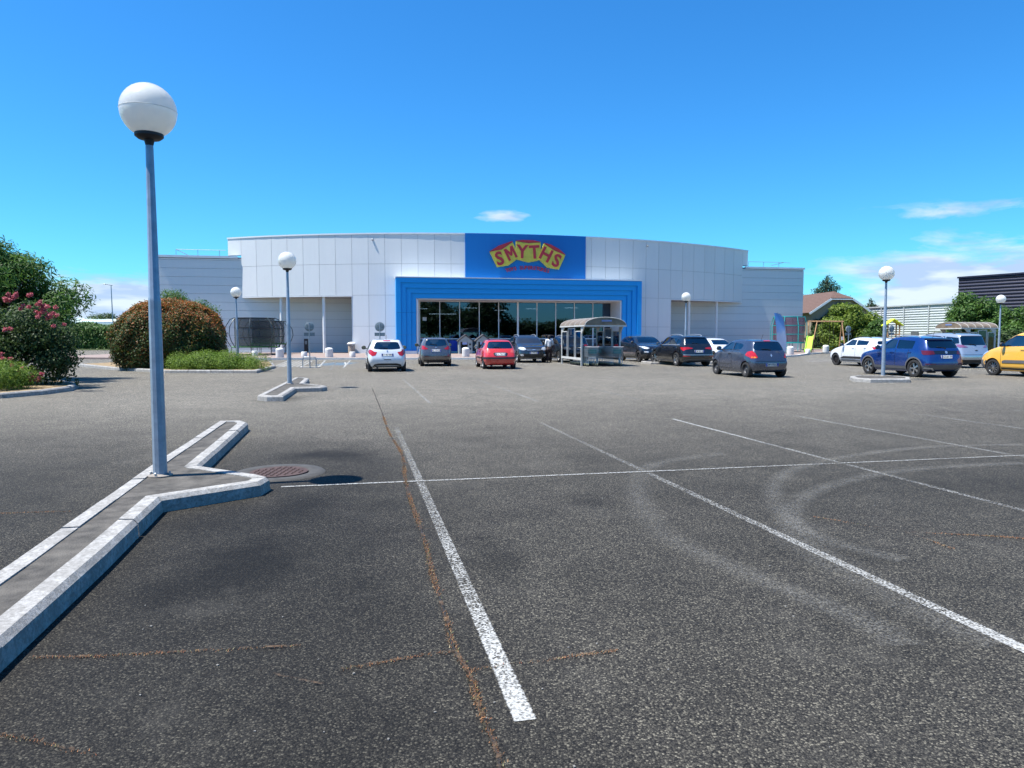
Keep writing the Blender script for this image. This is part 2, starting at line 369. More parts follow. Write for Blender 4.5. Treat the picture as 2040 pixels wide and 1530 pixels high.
def alpha_mat(name, col, mode):
    m, t, b, out = newmat(name)
    c = nn(t, 'ShaderNodeTexCoord'); V = c.outputs['Object']
    uv = nn(t, 'ShaderNodeSeparateXYZ'); t.links.new(c.outputs['UV'], uv.inputs[0])
    wear = nn(t, 'ShaderNodeAttribute'); wear.attribute_type = 'OBJECT'; wear.attribute_name = 'wear'
    slope = nn(t, 'ShaderNodeAttribute'); slope.attribute_type = 'OBJECT'; slope.attribute_name = 'wear_slope'
    wf = mth(t, 'ADD', wear.outputs['Fac'], mth(t, 'MULTIPLY', uv.outputs[0], slope.outputs['Fac']))
    n1 = nn(t, 'ShaderNodeTexNoise', Scale=1.3, Detail=5.0); t.links.new(V, n1.inputs['Vector'])
    n2 = nn(t, 'ShaderNodeTexNoise', Scale=75.0, Detail=3.0, Roughness=.7); t.links.new(V, n2.inputs['Vector'])
    vo = nn(t, 'ShaderNodeTexVoronoi', Scale=92.0); t.links.new(V, vo.inputs['Vector'])
    sv = nn(t, 'ShaderNodeSeparateColor'); t.links.new(vo.outputs['Color'], sv.inputs[0])
    edge = mth(t, 'SUBTRACT', 1.0, mth(t, 'ABSOLUTE', mth(t, 'SUBTRACT', mth(t, 'MULTIPLY', uv.outputs[1], 2.0), 1.0)))
    if mode == 'paint':
        # stones keep their paint in the hollows; wear grows along the strip
        base = mth(t, 'ADD', mth(t, 'MULTIPLY', n1.outputs[0], .5), mth(t, 'MULTIPLY', sv.outputs[2], .75))
        base = mth(t, 'ADD', base, mth(t, 'MULTIPLY', n2.outputs[0], .5))
        ed = mth(t, 'MULTIPLY', edge, 3.5, True)
        lvl = mth(t, 'SUBTRACT', mth(t, 'MULTIPLY', base, ed), mth(t, 'ADD', mth(t, 'MULTIPLY', wf, 1.05), .10))
        a = mth(t, 'MULTIPLY', mth(t, 'ADD', lvl, .16), 1.7, True)
        a = mth(t, 'MULTIPLY', a, .95)
    elif mode == 'scuff':
        ed = nn(t, 'ShaderNodeMapRange', interpolation_type='SMOOTHSTEP'); t.links.new(edge, ed.inputs[0])
        sp = mth(t, 'MULTIPLY', mth(t, 'SUBTRACT', sv.outputs[2], .35, True), 1.6, True)
        a = mth(t, 'MULTIPLY', mth(t, 'MULTIPLY', ed.outputs[0], mth(t, 'ADD', sp, .12)), mth(t, 'MULTIPLY', n1.outputs[0], wear.outputs['Fac']), True)
    else:
        ed = mth(t, 'MULTIPLY', edge, 1.6, True)
        nb = nn(t, 'ShaderNodeTexNoise', Scale=11.0, Detail=9.0, Roughness=.78); t.links.new(V, nb.inputs['Vector'])
        a = mth(t, 'MULTIPLY', mth(t, 'SUBTRACT', mth(t, 'ADD', mth(t, 'MULTIPLY', ed, .55), nb.outputs[0]), wear.outputs['Fac']), 6.0, True)
    t.links.new(a, b.inputs['Alpha'])
    lo = tuple(x*.8 for x in col)
    t.links.new(ramp(t, n2.outputs[0], [(.35, lo), (.65, col)]), b.inputs['Base Color']); b.inputs['Roughness'].default_value = .85
    return m
PAINT = alpha_mat('worn_white_paint', (.42, .42, .40), 'paint')
BLUEP = alpha_mat('worn_blue_paint', (.12, .26, .40), 'paint')
SCUFF = alpha_mat('tyre_scuff', (.36, .35, .32), 'scuff')
CRACK = alpha_mat('crack_soil', (.13, .08, .045), 'crack')
DARKC = alpha_mat('crack_tar', (.012, .012, .013), 'crack')
Z1, Z2, Z3 = .004, .008, .012

def pline(a, b, wd=.11, wear=.55, z=Z1, mat=None, name='parking_line', wear_end=None):
    L_ = (Vector(b)-Vector(a)).length
    return ribbon([a, b], wd, z, name, mat or PAINT, step=1.0, props={'wear': wear, 'wear_slope': ((wear_end if wear_end is not None else wear)-wear)/L_})
# near double row: bay lines every 2.62 m, with the line between the two rows
wears = [.18, .62, .52, .82, .86, .86, .86, .86, .88]
for k in range(0, 9):
    b0, b1 = (-4.95, 4.72)
    wv = wears[k]
    if k == 0:
        pline(P(0, -4.95), P(0, -3.2), .112, .36, wear_end=.70); pline(P(0, -3.2), P(0, -.05), .112, .70, wear_end=.84); pline(P(0, .05), P(0, 4.72), .112, .82, wear_end=.95)
    elif k == 2:
        pline(P(2.62*k, -4.95), P(2.62*k, -.08), .10, .88); pline(P(2.62*k, .08), P(2.62*k, 4.9), .09, .84, wear_end=.55)
    elif k == 1:
        pline(P(2.62*k, -4.95), P(2.62*k, -2.6), .11, .50, wear_end=.80); pline(P(2.62*k, -2.6), P(2.62*k, -.08), .11, .80, wear_end=.88); pline(P(2.62*k, .08), P(2.62*k, 4.9), .10, .92)
    else:
        pline(P(2.62*k, b0), P(2.62*k, -.08), .11, wv); pline(P(2.62*k, .08), P(2.62*k, 4.9), .11, wv)
pline(P(-1.45, .02), P(3, 0), .06, .55, Z2); pline(P(3, 0), P(26, 0), .06, .66, Z2)
# far double row and the one by the shop
for k in range(0, 12):
    a = -1.6+2.62*k
    if k: pline(P(a, 9.0), P(a, 11.5), .10, .80 if k in (1, 2) else .9); pline(P(a, 11.5), P(a, 18.8), .10, .88 if k in (1, 2) else .95)
pline(P(-3.4, 13.9), P(30, 13.9), .08, .86, Z2)
for k in range(-2, 14):
    a = -4.5+2.62*k
    pline(P(a, 26.5), P(a, 36.5), .11, .78)
pline(P(-7, 31.6), P(30, 31.6), .08, .88, Z2)
# hatched and blue disabled bays near the kerb on the left
for x0, y0, x1, y1 in [(540, 731, 606, 731), (560, 718, 640, 718)]: pline(G(x0, y0), G(x1, y1), .13, .35, Z2)
for i in range(7):
    pline(G(545+i*9, 731), G(574+i*8, 719), .12, .4, Z1)
for px in (640, 690, 735): pline(G(px-6, 733), G(px+8, 718), .12, .45, Z2)
ribbon([G(642, 725), G(700, 725)], 5.5, Z1, 'blue_bay', BLUEP, step=1.0, props={'wear': .72})
pline(G(606, 731), G(735, 731), .1, .5, Z3); pline(G(612, 719), G(735, 719), .1, .5, Z3)
# wheelchair mark, worn
sym = [(687, 722), (689, 727), (686, 731)]
pline(G(*sym[0]), G(*sym[1]), .12, .3, Z3); pline(G(*sym[1]), G(*sym[2]), .12, .3, Z3); pline(G(684, 726), G(693, 726), .2, .3, Z3)
# zebra and give way paint at the right, in front of the bollards
for i in range(5):
    pline(G(1585+i*6, 709.5+i*2.6), G(1652+i*3, 708.5+i*2.6), .2+.05*i, .42, Z1)
for i in range(4): pline(G(806+i, 722+i*3), G(826+i*4, 722+i*3), .1, .4, Z2)
# tyre scuffs: broad pale arcs
def arc(cx, cy, r, a0, a1, n=40): return [(cx+r*math.cos(R(a0+(a1-a0)*i/n)), cy+r*math.sin(R(a0+(a1-a0)*i/n))) for i in range(n+1)]
def through(pxs, n=10):
    pts = [Vector(G(*p)) for p in pxs]; out = []
    for i in range(len(pts)-1):
        p0, p1, p2, p3 = pts[max(i-1, 0)], pts[i], pts[i+1], pts[min(i+2, len(pts)-1)]
        for k in range(n):
            s = k/n; out.append(.5*((2*p1)+(p2-p0)*s+(2*p0-5*p1+4*p2-p3)*s*s+(3*p1-p0-3*p2+p3)*s**3))
    out.append(pts[-1]); return out
for i, (pxs, wd, wr) in enumerate([
        ([(1440, 905), (1310, 925), (1270, 960), (1280, 1010), (1330, 1070), (1450, 1130), (1600, 1190), (1720, 1240), (1800, 1290)], .38, .34),
        ([(2040, 888), (1860, 892), (1700, 910), (1590, 935), (1545, 965), (1545, 1005), (1580, 1045)], .30, .38),
        ([(2040, 925), (1860, 935), (1740, 950), (1640, 975), (1590, 1005), (1580, 1045), (1660, 1085), (1800, 1120)], .32, .40),
        ([(1580, 1045), (1600, 1090), (1700, 1150), (1850, 1230), (2000, 1290)], .5, .32),
        ]):
    ribbon(through(pxs), wd, Z2+.004*(1+i), 'tyre_scuff', SCUFF, props={'wear': wr})
# cracks full of dry weeds
MAINCRACK = [(742, 775), (760, 820), (775, 862), (800, 905), (808, 960), (825, 1020), (845, 1075), (862, 1150), (885, 1220), (905, 1295), (935, 1345), (948, 1390), (965, 1440), (990, 1500), (1000, 1560)]
SIDE = [[(680, 1336), (760, 1322), (850, 1306), (905, 1300)], [(935, 1338), (1010, 1327), (1090, 1318), (1150, 1308), (1230, 1298)],
        [(60, 1312), (180, 1310), (300, 1304), (420, 1298), (600, 1288)], [(510, 1338), (570, 1352), (650, 1368)],
        [(0, 1466), (50, 1475), (120, 1492), (190, 1508)], [(1620, 1030), (1720, 1048), (1800, 1062), (1900, 1095)], [(1800, 1062), (1950, 1068), (2040, 1074)],
        [(845, 1056), (865, 1056)], [(0, 1024), (60, 1022), (140, 1020)]]
ribbon(through(MAINCRACK, 14), (.03, .018), Z2, 'crack', DARKC, 3, .004, props={'wear': .8})
ribbon(through(MAINCRACK, 14), (.075, .045), Z3, 'crack_soil', CRACK, 5, .004, props={'wear': 1.04})
for i, s_ in enumerate(SIDE): ribbon(through(s_, 14), .04, Z3, 'crack_soil', CRACK, i, .004, props={'wear': 1.04})
for i, s_ in enumerate([[(1260, 1250), (1420, 1245), (1540, 1243), (1700, 1225), (1720, 1232), (1830, 1190)], [(1900, 1200), (1960, 1170), (2040, 1150)], [(0, 880), (150, 850), (250, 835)]]):
    ribbon(through(s_, 14), .016, Z2, 'crack', DARKC, i, .004, props={'wear': 1.0})
# weeds: small dry blades standing in the cracks
def blades(paths, per_m, h0, spread, name, mat, maxd=14):
    vs, fs = [], []
    for pth in paths:
        pts = through(pth, 14)
        for a, b in zip(pts[:-1], pts[1:]):
            if a.y > maxd: continue
            L = (b-a).length; dens_ = per_m*max(.0, .5+.9*math.sin(a.x*5+a.y*7)*math.sin(a.y*2.3+1)+.25)
            for _ in range(int(L*dens_+rng.random())):
                p = a.lerp(b, rng.random()); x = p.x+rng.normal(0, spread); y = p.y+rng.normal(0, spread)
                an = rng.random()*6.28; l = h0*(.4+rng.random()); lean = rng.random()*1.2*l; wd = .0012+.0012*rng.random(); k = len(vs)
                dx, dy = math.cos(an), math.sin(an)
                vs += [(x-dy*wd, y+dx*wd, .004), (x+dy*wd, y-dx*wd, .004), (x+dx*lean*.5, y+dy*lean*.5, .004+l*.6), (x+dx*lean, y+dy*lean, .004+l*.75)]
                fs += [(k, k+1, k+2), (k+1, k+3, k+2)]
    me = bpy.data.meshes.new(name); me.from_pydata(vs, [], fs); me.materials.append(mat); o = link_mesh(name, me)
    return tag(o, 'dry straw weeds growing along the cracks in the asphalt', 'weeds', kind='stuff')
def islandcol(name, stops, rough=.8, trans=0.0):
    m, t, b, out = newmat(name)
    ge = nn(t, 'ShaderNodeNewGeometry'); t.links.new(ramp(t, ge.outputs['Random Per Island'], stops), b.inputs['Base Color'])
    b.inputs['Roughness'].default_value = rough; b.inputs['Specular IOR Level'].default_value = .3
    if trans:
        tl = nn(t, 'ShaderNodeBsdfTranslucent'); t.links.new(ramp(t, ge.outputs['Random Per Island'], [(p, tuple(min(1, x*1.5) for x in c)) for p, c in stops]), tl.inputs[0])
        ms = t.nodes.new('ShaderNodeMixShader'); ms.inputs[0].default_value = trans
        t.links.new(b.outputs[0], ms.inputs[1]); t.links.new(tl.outputs[0], ms.inputs[2]); t.links.new(ms.outputs[0], out.inputs[0])
    return m
STRAW = islandcol('straw', [(0, (.20, .10, .05)), (.4, (.40, .20, .09)), (.7, (.34, .12, .06)), (.85, (.46, .30, .14)), (.93, (.18, .20, .06)), (1, (.50, .42, .26))])
blades([MAINCRACK], 620, .015, .010, 'weeds', STRAW)
blades([s for s in SIDE], 420, .012, .008, 'weeds', STRAW)
# loose pale pebbles and twigs
pb = MB()
for _ in range(170):
    y = 2.4+rng.random()**1.6*16; x = (rng.random()*2-1)*y*.8; r = .0025+.0035*rng.random()
    if -5.4-.0 < x < -1.9 and x < -1.6-.24*y: continue
    a = rng.random()*6
    pb.box((x, y, r*.5+.001), (r*2, r*1.4, r), a)
tag(pb.build('pebbles', M('pebble', (.20, .19, .17), .9, var=.4, vs=.8)), 'pale loose pebbles scattered over the asphalt', 'pebbles', kind='stuff')

# manhole
mh = thing('manhole_cover', 'rusty round manhole cover in a concrete ring beside the near kerb island', 'manhole cover', (*G(556, 942), 0))
MB().lathe([(.33, 0), (.36, .014), (.50, .014), (.52, 0)], 40).build('ring', M('old_concrete', (.05, .048, .045), .9, var=.25, vs=8), mh, True)
cv = MB(); cv.lathe([(.005, .0), (.005, .018), (.325, .018), (.325, 0)], 40)
for i in range(-4, 5):
    for j in range(-4, 5):
        if i*i+j*j < 18: cv.box((i*.064, j*.064, .021), (.034, .014, .006), (i+j) % 2*1.57)
cv.build('cover', M('rusty_iron', (.07, .042, .035), .75, .3, var=.3, vs=12), mh, True)

# ------------------------------------------------------------------ kerbs
def kerbmat():
    m, t, b, out = newmat('kerb_stone')
    c = nn(t, 'ShaderNodeTexCoord'); V = c.outputs['Object']
    n1 = nn(t, 'ShaderNodeTexNoise', Scale=2.2, Detail=8.0, Roughness=.65); t.links.new(V, n1.inputs['Vector'])
    n2 = nn(t, 'ShaderNodeTexNoise', Scale=38.0, Detail=6.0, Roughness=.75); t.links.new(V, n2.inputs['Vector'])
    n3 = nn(t, 'ShaderNodeTexNoise', Scale=5.5, Detail=9.0, Roughness=.72); t.links.new(V, n3.inputs['Vector'])
    stone = ramp(t, n2.outputs[0], [(.3, (.17, .165, .15)), (.5, (.25, .24, .225)), (.75, (.36, .35, .33))])
    f = mth(t, 'MULTIPLY', mth(t, 'SUBTRACT', mth(t, 'ADD', n3.outputs[0], mth(t, 'MULTIPLY', n2.outputs[0], .45)), .70), 4.0, True)
    col = mixc(t, mth(t, 'MULTIPLY', f, .8), stone, (.47, .465, .45))
    f2 = mth(t, 'MULTIPLY', mth(t, 'SUBTRACT', n1.outputs[0], .56, True), 4.0, True)
    col = mixc(t, mth(t, 'MULTIPLY', f2, .85), col, (.09, .09, .085))
    t.links.new(col, b.inputs['Base Color']); b.inputs['Roughness'].default_value = .9
    setbump(t, b, n2.outputs[0], .6, .01); return m
KERB = kerbmat()
INFILL = M('island_infill', (.075, .068, .058), .95, var=.6, vs=5, bump=1.0, bs=70, dirt=.3)
def inset(poly, d):
    n = len(poly); out = []
    for i in range(n):
        p0, p1, p2 = Vector(poly[i-1]), Vector(poly[i]), Vector(poly[(i+1) % n])
        a, b = (p1-p0).normalized(), (p2-p1).normalized(); na, nb = Vector((-a.y, a.x)), Vector((-b.y, b.x))
        m_ = (na+nb); m_ = m_/max(.35, m_.dot(na)) if m_.length > 1e-4 else na
        out.append(p1+m_*d)
    return out
def kerb_ring(name, poly, parent, h=.14, wd=.145, gap=.02, closed=True):
    """kerb stones round a ccw outline"""
    prof = [(-.012, 0), (-.004, h-.035), (.03, h), (wd, h), (wd, 0)]
    rings = [(inset(poly, d), z) for d, z in prof]; n = len(poly); mb = MB(); rd = random.Random(n)
    for i in range(n if closed else n-1):
        j = (i+1) % n; L = (Vector(poly[j])-Vector(poly[i])).length; k = max(1, round(L/1.0))
        for s in range(k):
            t0, t1 = s/k, (s+1)/k
            g0 = gap/2/L if s else 0; g1 = gap/2/L if s < k-1 else 0
            dz = rd.uniform(-.004, .004); vs = []
            for tt in (t0+g0, t1-g1):
                for ri, (rg, z) in enumerate(rings):
                    q = rg[i].lerp(rg[j], tt); vs.append((q.x, q.y, z+(dz if z > .05 else 0)))
            m_ = len(prof)
            fs = [tuple(range(m_))[::-1], tuple(range(m_, 2*m_))]+[(a, a+1, m_+a+1, m_+a) for a in range(m_-1)]
            mb.add(vs, fs)
    return mb.build(name, KERB, parent)
def island(label, poly, group='raised kerb islands between the parking rows', fill=None, name='kerb_island', cat='kerb island', h=.14):
    c = sum((Vector(p) for p in poly), Vector((0, 0)))/len(poly); poly = [(p[0]-c.x, p[1]-c.y) for p in poly]
    t = thing(name, label, cat, (c.x, c.y, 0), 0, group)
    kerb_ring('kerb', poly, t, h)
    mb = MB(); ip = inset(poly, .142); n = len(ip)
    mb.prism([tuple(p) for p in ip], 0, h-.012); mb.build('infill', fill or INFILL, t)
    return t
I1 = [(-2.42, .9), (-1.82, .75), (-2.43, 3.30), (-2.76, 4.75), (-3.15, 6.32), (-2.50, 6.98), (-2.50, 7.25), (-2.70, 7.42), (-3.50, 7.90), (-4.44, 11.90), (-4.66, 12.2), (-5.02, 12.15), (-4.10, 8.05), (-3.2, 4.36)]
def simplify_split(poly): return poly
island('long white kerb island with a pointed branch carrying the nearest lamp post', I1)
I2 = [(-6.28, 17.55), (-5.95, 17.25), (-5.58, 17.3), (-6.12, 20.1), (-5.45, 20.35), (-5.40, 20.75), (-6.40, 21.9), (-7.02, 24.6), (-7.3, 25.0), (-7.62, 24.9), (-6.98, 21.4)]
island('white kerb island with a pointed branch under the second lamp post', I2)
I3 = [(12.2, 24.2), (13.6, 24.3), (14.15, 25.3), (14.0, 26.2), (12.9, 26.4), (12.3, 25.9), (11.95, 24.9)]
island('small worn kerb island in front of the blue car', I3)
lx, ly = AT(1367, 592, 41.4)[:2]
island('low kerb island glimpsed under the black estate car', [(lx-2.2, ly-1.2), (lx+1.6, ly-.6), (lx+1.3, ly+.9), (lx-2.5, ly+.3)])
lx, ly = AT(1994, 597, 43.8)[:2]
island('kerb island at the foot of the lamp post on the far right', [(lx-1.5, ly-.8), (lx+2.0, ly-.3), (lx+1.8, ly+.7), (lx-1.7, ly+.3)])
BED1 = [(-30, 17.5), (-16, 17.2), (-13.0, 18.1), (-12.66, 19.3), (-12.75, 20.6), (-13.3, 21.8), (-15.1, 23.8), (-20, 27.5), (-32, 30)]
soil2 = M('dry_grass_soil', (.24, .17, .09), .95, var=.35, vs=7, bump=.8, bs=40)
island('kerbed planting bed with pink bush at the left edge', BED1, None, soil2, 'planting_bed', 'planting bed')
BED2 = [(-22.9, 37.6), (-18.6, 33.3), (-14.9, 30.6), (-10.9, 30.4), (-11.75, 35.4), (-14.0, 41.5), (-22.3, 42)]
island('kerbed planting bed carrying the red leaved hedge', BED2, None, soil2, 'planting_bed', 'planting bed')

# ------------------------------------------------------------------ lamps
def opal():
    m, t, b, out = newmat('opal_globe')
    c = nn(t, 'ShaderNodeTexCoord'); n1 = nn(t, 'ShaderNodeTexNoise', Scale=4.0, Detail=6.0, Roughness=.6); t.links.new(c.outputs['Object'], n1.inputs['Vector'])
    t.links.new(ramp(t, n1.outputs[0], [(.3, (.74, .74, .71)), (.7, (.82, .82, .79))]), b.inputs['Base Color'])
    b.inputs['Roughness'].default_value = .22; b.inputs['Subsurface Weight'].default_value = .25; b.inputs['Subsurface Radius'].default_value = (.1, .1, .1)
    b.inputs['Coat Weight'].default_value = .5
    tl = nn(t, 'ShaderNodeBsdfTranslucent'); tl.inputs[0].default_value = (.9, .9, .87, 1); ms = t.nodes.new('ShaderNodeMixShader'); ms.inputs[0].default_value = .42
    t.links.new(b.outputs[0], ms.inputs[1]); t.links.new(tl.outputs[0], ms.inputs[2]); t.links.new(ms.outputs[0], out.inputs[0]); return m
OPAL = opal()
polemat = M('grey_pole_paint', (.27, .33, .40), .38, .25, var=.16, vs=11, bump=.05, bs=50, dirt=.06)
def make_lamp():
    t = thing('lamp_post', '', 'lamp post')
    mb = MB(); mb.lathe([(.070, 0), (.069, .02), (.060, 1.8), (.060, 1.83), (.054, 1.85), (.036, 3.44)], 10); mb.build('pole', polemat, t, 20)
    bp_ = MB(); bp_.lathe([(.12, 0), (.12, .012), (.085, .02), (.075, .028)], 16); bp_.build('base_plate', M('mortar', (.24, .21, .18), .9, var=.3, vs=9, dirt=.3), t, True)
    for q in range(4): b4 = MB(); b4.lathe([(.012, .008), (.012, .045), (.006, .05)], 6, c=(.098*math.cos(q*1.57), .098*math.sin(q*1.57), 0)); b4.build('bolt', galv, t)
    MB().lathe([(.036, 3.37), (.05, 3.425), (.105, 3.435), (.135, 3.46), (.135, 3.49), (.09, 3.51)], 28).build('collar', black_plastic, t, True)
    g_ = MB(); rr = .266; cz = 3.715
    g_.lathe([(max(.002, rr*math.sin(R(a))), cz-rr*math.cos(R(a))) for a in range(24, 181, 6)], 48)
    go = g_.build('globe', OPAL, t, 60)
    sm_ = MB(); sm_.lathe([(rr+.0005, cz-.004), (rr+.003, cz-.002), (rr+.003, cz+.002), (rr+.0005, cz+.004)], 48)
    sm_.f = sm_.f[:-2]; sm_.m = sm_.m[:-2]; sm_.build('seam', OPAL, go, True)
    return t
lamp0 = make_lamp()
LG = 'globe lamp posts in the car park'
lamps = [((-3.66, 7.34, .13), 'tall nearest globe lamp post on the long kerb island'),
         ((-6.75, 21.59, .13), 'second globe lamp post, on the small pointed kerb island left of the white car'),
         ((*AT(470, 581, 36.5)[:2], .1), 'small globe lamp post behind the low juniper, beside the black netted trampoline'),
         ((*AT(1367, 592, 41.4)[:2], .13), 'globe lamp post standing behind the black estate car'),
         ((13.5, 25.9, .13), 'globe lamp post in front of the blue car'),
         ((*AT(1994, 597, 43.8)[:2], .13), 'far right globe lamp post by the second trolley shelter')]
for i, (loc, lab) in enumerate(lamps):
    o = lamp0 if i == 0 else copy_tree(lamp0)
    o.location = loc; o.rotation_euler.z = i*.7; tag(o, lab, 'lamp post', LG)
# ------------------------------------------------------------------ shop building
BA = R(11)
store = thing('shop_building', 'long pale grey retail building with curved panelled front, blue entrance portal and shop sign', 'shop', (0, 68.6, 0), BA)
UC, RB, VM = -.3, 48.3, 6.5
def bow(u): return VM-(RB-math.sqrt(RB*RB-(u-UC)**2))
def W(u, v, z=0): return Vector((u, -v, z))                     # v = distance in front of the rear wall plane
def toworld(u, v): p = Matrix.Rotation(BA, 3, 'Z') @ Vector((u, -v, 0)); return p.x, p.y+68.6
def panelmat(name, col, var=.05, sc=.35):
    m, t, b, out = newmat(name)
    c = nn(t, 'ShaderNodeTexCoord'); V = c.outputs['Object']
    ge = nn(t, 'ShaderNodeNewGeometry')
    n1 = nn(t, 'ShaderNodeTexNoise', Scale=sc, Detail=8.0, Roughness=.65); t.links.new(V, n1.inputs['Vector'])
    mp = nn(t, 'ShaderNodeMapping'); mp.inputs['Scale'].default_value = (3.2, 3.2, .22); t.links.new(V, mp.inputs['Vector'])
    n2 = nn(t, 'ShaderNodeTexNoise', Scale=1.3, Detail=6.0, Roughness=.7); t.links.new(mp.outputs[0], n2.inputs['Vector'])
    k = mth(t, 'ADD', mth(t, 'MULTIPLY', n1.outputs[0], var*1.2), mth(t, 'ADD', mth(t, 'MULTIPLY', n2.outputs[0], var*1.4), mth(t, 'MULTIPLY', ge.outputs['Random Per Island'], var*.7)))
    t.links.new(ramp(t, k, [(0, tuple(min(1, x*1.06) for x in col)), (var*3.2, tuple(x*.86 for x in col))]), b.inputs['Base Color'])
    b.inputs['Roughness'].default_value = .42; b.inputs['Specular IOR Level'].default_value = .4
    n3 = nn(t, 'ShaderNodeTexNoise', Scale=1.1, Detail=2.0); t.links.new(V, n3.inputs['Vector']); setbump(t, b, n3.outputs[0], .12, .02)
    return m
PAN = panelmat('facade_panel', (.70, .71, .71)); SID = panelmat('siding', (.62, .66, .67), .05)
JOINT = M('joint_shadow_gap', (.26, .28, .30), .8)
BLUE = panelmat('portal_blue', (.006, .31, .76), .10, .5); BLUE2 = panelmat('sign_blue', (.003, .15, .48), .06, .3)
TRIM = M('white_trim', (.72, .74, .76), .4, var=.05)
mb = MB()
def cpan(u0, u1, z0, z1, g=.010, d=.05, off=0):
    a, b = u0+g, u1-g
    pts = [W(a, bow(a)+off), W(b, bow(b)+off), W(b, bow(b)+off-d), W(a, bow(a)+off-d)]
    mb.add([(p.x, p.y, z0+g) for p in pts]+[(p.x, p.y, z1-g) for p in pts], [(0, 1, 2, 3), (7, 6, 5, 4), (0, 4, 5, 1), (1, 5, 6, 2), (2, 6, 7, 3), (3, 7, 4, 0)], 0)
ROWS = [0.0, 2.45, 5.1, 7.75, 10.25]
def lin(a, b, n): return [a+(b-a)*i/n for i in range(n+1)]
UL, UR, UA, UB = -24.5, 23.9, -14.8, 14.3
segs = [('L', lin(UL, UA, 7)), ('M', lin(UA, UB, 21)), ('R', lin(UB, UR, 7))]
for kind, us in segs:
    for a, b in zip(us[:-1], us[1:]):
        for r in range(4):
            if kind != 'M' and r < 2: continue
            if kind == 'M' and r < 2 and a > -10.9 and b < 10.2: continue
            if r == 2 and a > -10.9 and b < 10.2: pass
            if r == 3 and a > -5.2 and b < 5.3: continue
            cpan(a, b, ROWS[r], ROWS[r+1])
for a, b in ((-25.75, -24.5), (23.9, 24.75)): cpan(a, b, 8.78, 10.25)
mb.build('facade_panels', PAN, store)
mb = MB()
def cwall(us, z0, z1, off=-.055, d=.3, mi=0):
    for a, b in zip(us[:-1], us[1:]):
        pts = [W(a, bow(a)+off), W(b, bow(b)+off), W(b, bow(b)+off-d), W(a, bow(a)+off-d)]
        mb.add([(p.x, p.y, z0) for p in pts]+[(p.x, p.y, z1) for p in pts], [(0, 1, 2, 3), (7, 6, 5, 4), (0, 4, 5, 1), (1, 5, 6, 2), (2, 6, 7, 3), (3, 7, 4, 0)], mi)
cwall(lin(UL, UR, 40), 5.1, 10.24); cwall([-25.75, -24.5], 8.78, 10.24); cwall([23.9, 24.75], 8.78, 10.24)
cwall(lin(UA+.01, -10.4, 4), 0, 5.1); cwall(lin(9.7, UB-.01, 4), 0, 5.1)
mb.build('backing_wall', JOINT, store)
mb = MB()
cwall(lin(-25.8, 24.8, 44), 10.25, 10.37, off=.05, d=.45); mb.build('coping', TRIM, store)
mb = MB(); cwall(lin(UL+.02, UA, 8), 5.0, 5.09, off=.03, d=.2); mb.build('soffit_edge', TRIM, store)
mb = MB(); cwall(lin(UB, UR-.02, 8), 5.0, 5.09, off=.03, d=.2); mb.build('soffit_edge', TRIM, store)
for a in (UA, UB):
    s_ = -1 if a == UA else 1
    mb = MB(); mb.box((a+s_*.035, -bow(a)+.06, 2.52), (.06, .14, 5.0)); mb.build('corner_trim', TRIM, store)
# soffits of the recesses and of the portal
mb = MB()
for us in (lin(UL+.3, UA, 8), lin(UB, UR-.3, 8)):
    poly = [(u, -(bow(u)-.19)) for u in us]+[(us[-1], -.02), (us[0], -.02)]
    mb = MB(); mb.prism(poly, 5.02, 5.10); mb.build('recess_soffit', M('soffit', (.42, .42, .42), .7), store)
# wall returns of the recesses
mb = MB()
mb.box((UA+.12, -bow(UA)/2+.02, 2.5), (.24, bow(UA)-.5, 5.0)); mb.build('recess_return_wall', SID, store); mb = MB(); mb.box((UB-.12, -bow(UB)/2+.02, 2.5), (.24, bow(UB)-.5, 5.0))
mb.build('recess_return_wall', SID, store)
# wings: horizontal siding
mb = MB()
WZ = 8.66
rows = [(.25, .93)]
z = .93
while z < 8.3: rows.append((z, min(z+.735, 8.42))); z += .735
for x0, x1 in ((-31.5, UA), (UB, 30.8)):
    mb = MB()
    for z0, z1 in rows:
        mb.box(((x0+x1)/2, .05, (z0+z1)/2), (x1-x0, .1, z1-z0-.018))
    mb.build('wing_siding', SID, store)
pass
mb = MB()
for x0, x1 in ((-31.47, UA), (UB, 30.77)): mb.box(((x0+x1)/2, .22, 4.3), (x1-x0, .2, 8.55))
mb.box((-31.4, 20, 4.3), (.2, 39.4, 8.5)); mb.box((30.7, 20, 4.3), (.2, 39.4, 8.5)); mb.box((-.35, 40, 4.3), (62, .2, 8.5))
mb.build('wing_wall', JOINT, store)
mb = MB()
for x_, w_, xs_ in ((-28.2, 6.75, -31.45), (27.55, 6.65, 30.75)): mb = MB(); mb.box((x_, .06, 8.56), (w_, .3, .2)); mb.box((xs_, 20.35, 8.56), (.25, 40.2, .2)); mb.build('wing_coping', TRIM, store)
for x0, x1 in ((-31.5, UA), (UB, 30.8)): mb = MB(); mb.box(((x0+x1)/2, .02, .13), (x1-x0, .14, .24)); mb.build('wing_plinth', TRIM, store)
mb = MB(); mb.box((-.35, 20.2, 8.4), (62, 39.4, .1))
us = lin(-25.3, 24.3, 30); mb.prism([(u, -(bow(u)-.4)) for u in us]+[(24.3, 6), (-25.3, 6)], 9.9, 10.0)
mb.build('roof', M('roof_membrane', (.3, .3, .3), .9), store)
rl = MB()
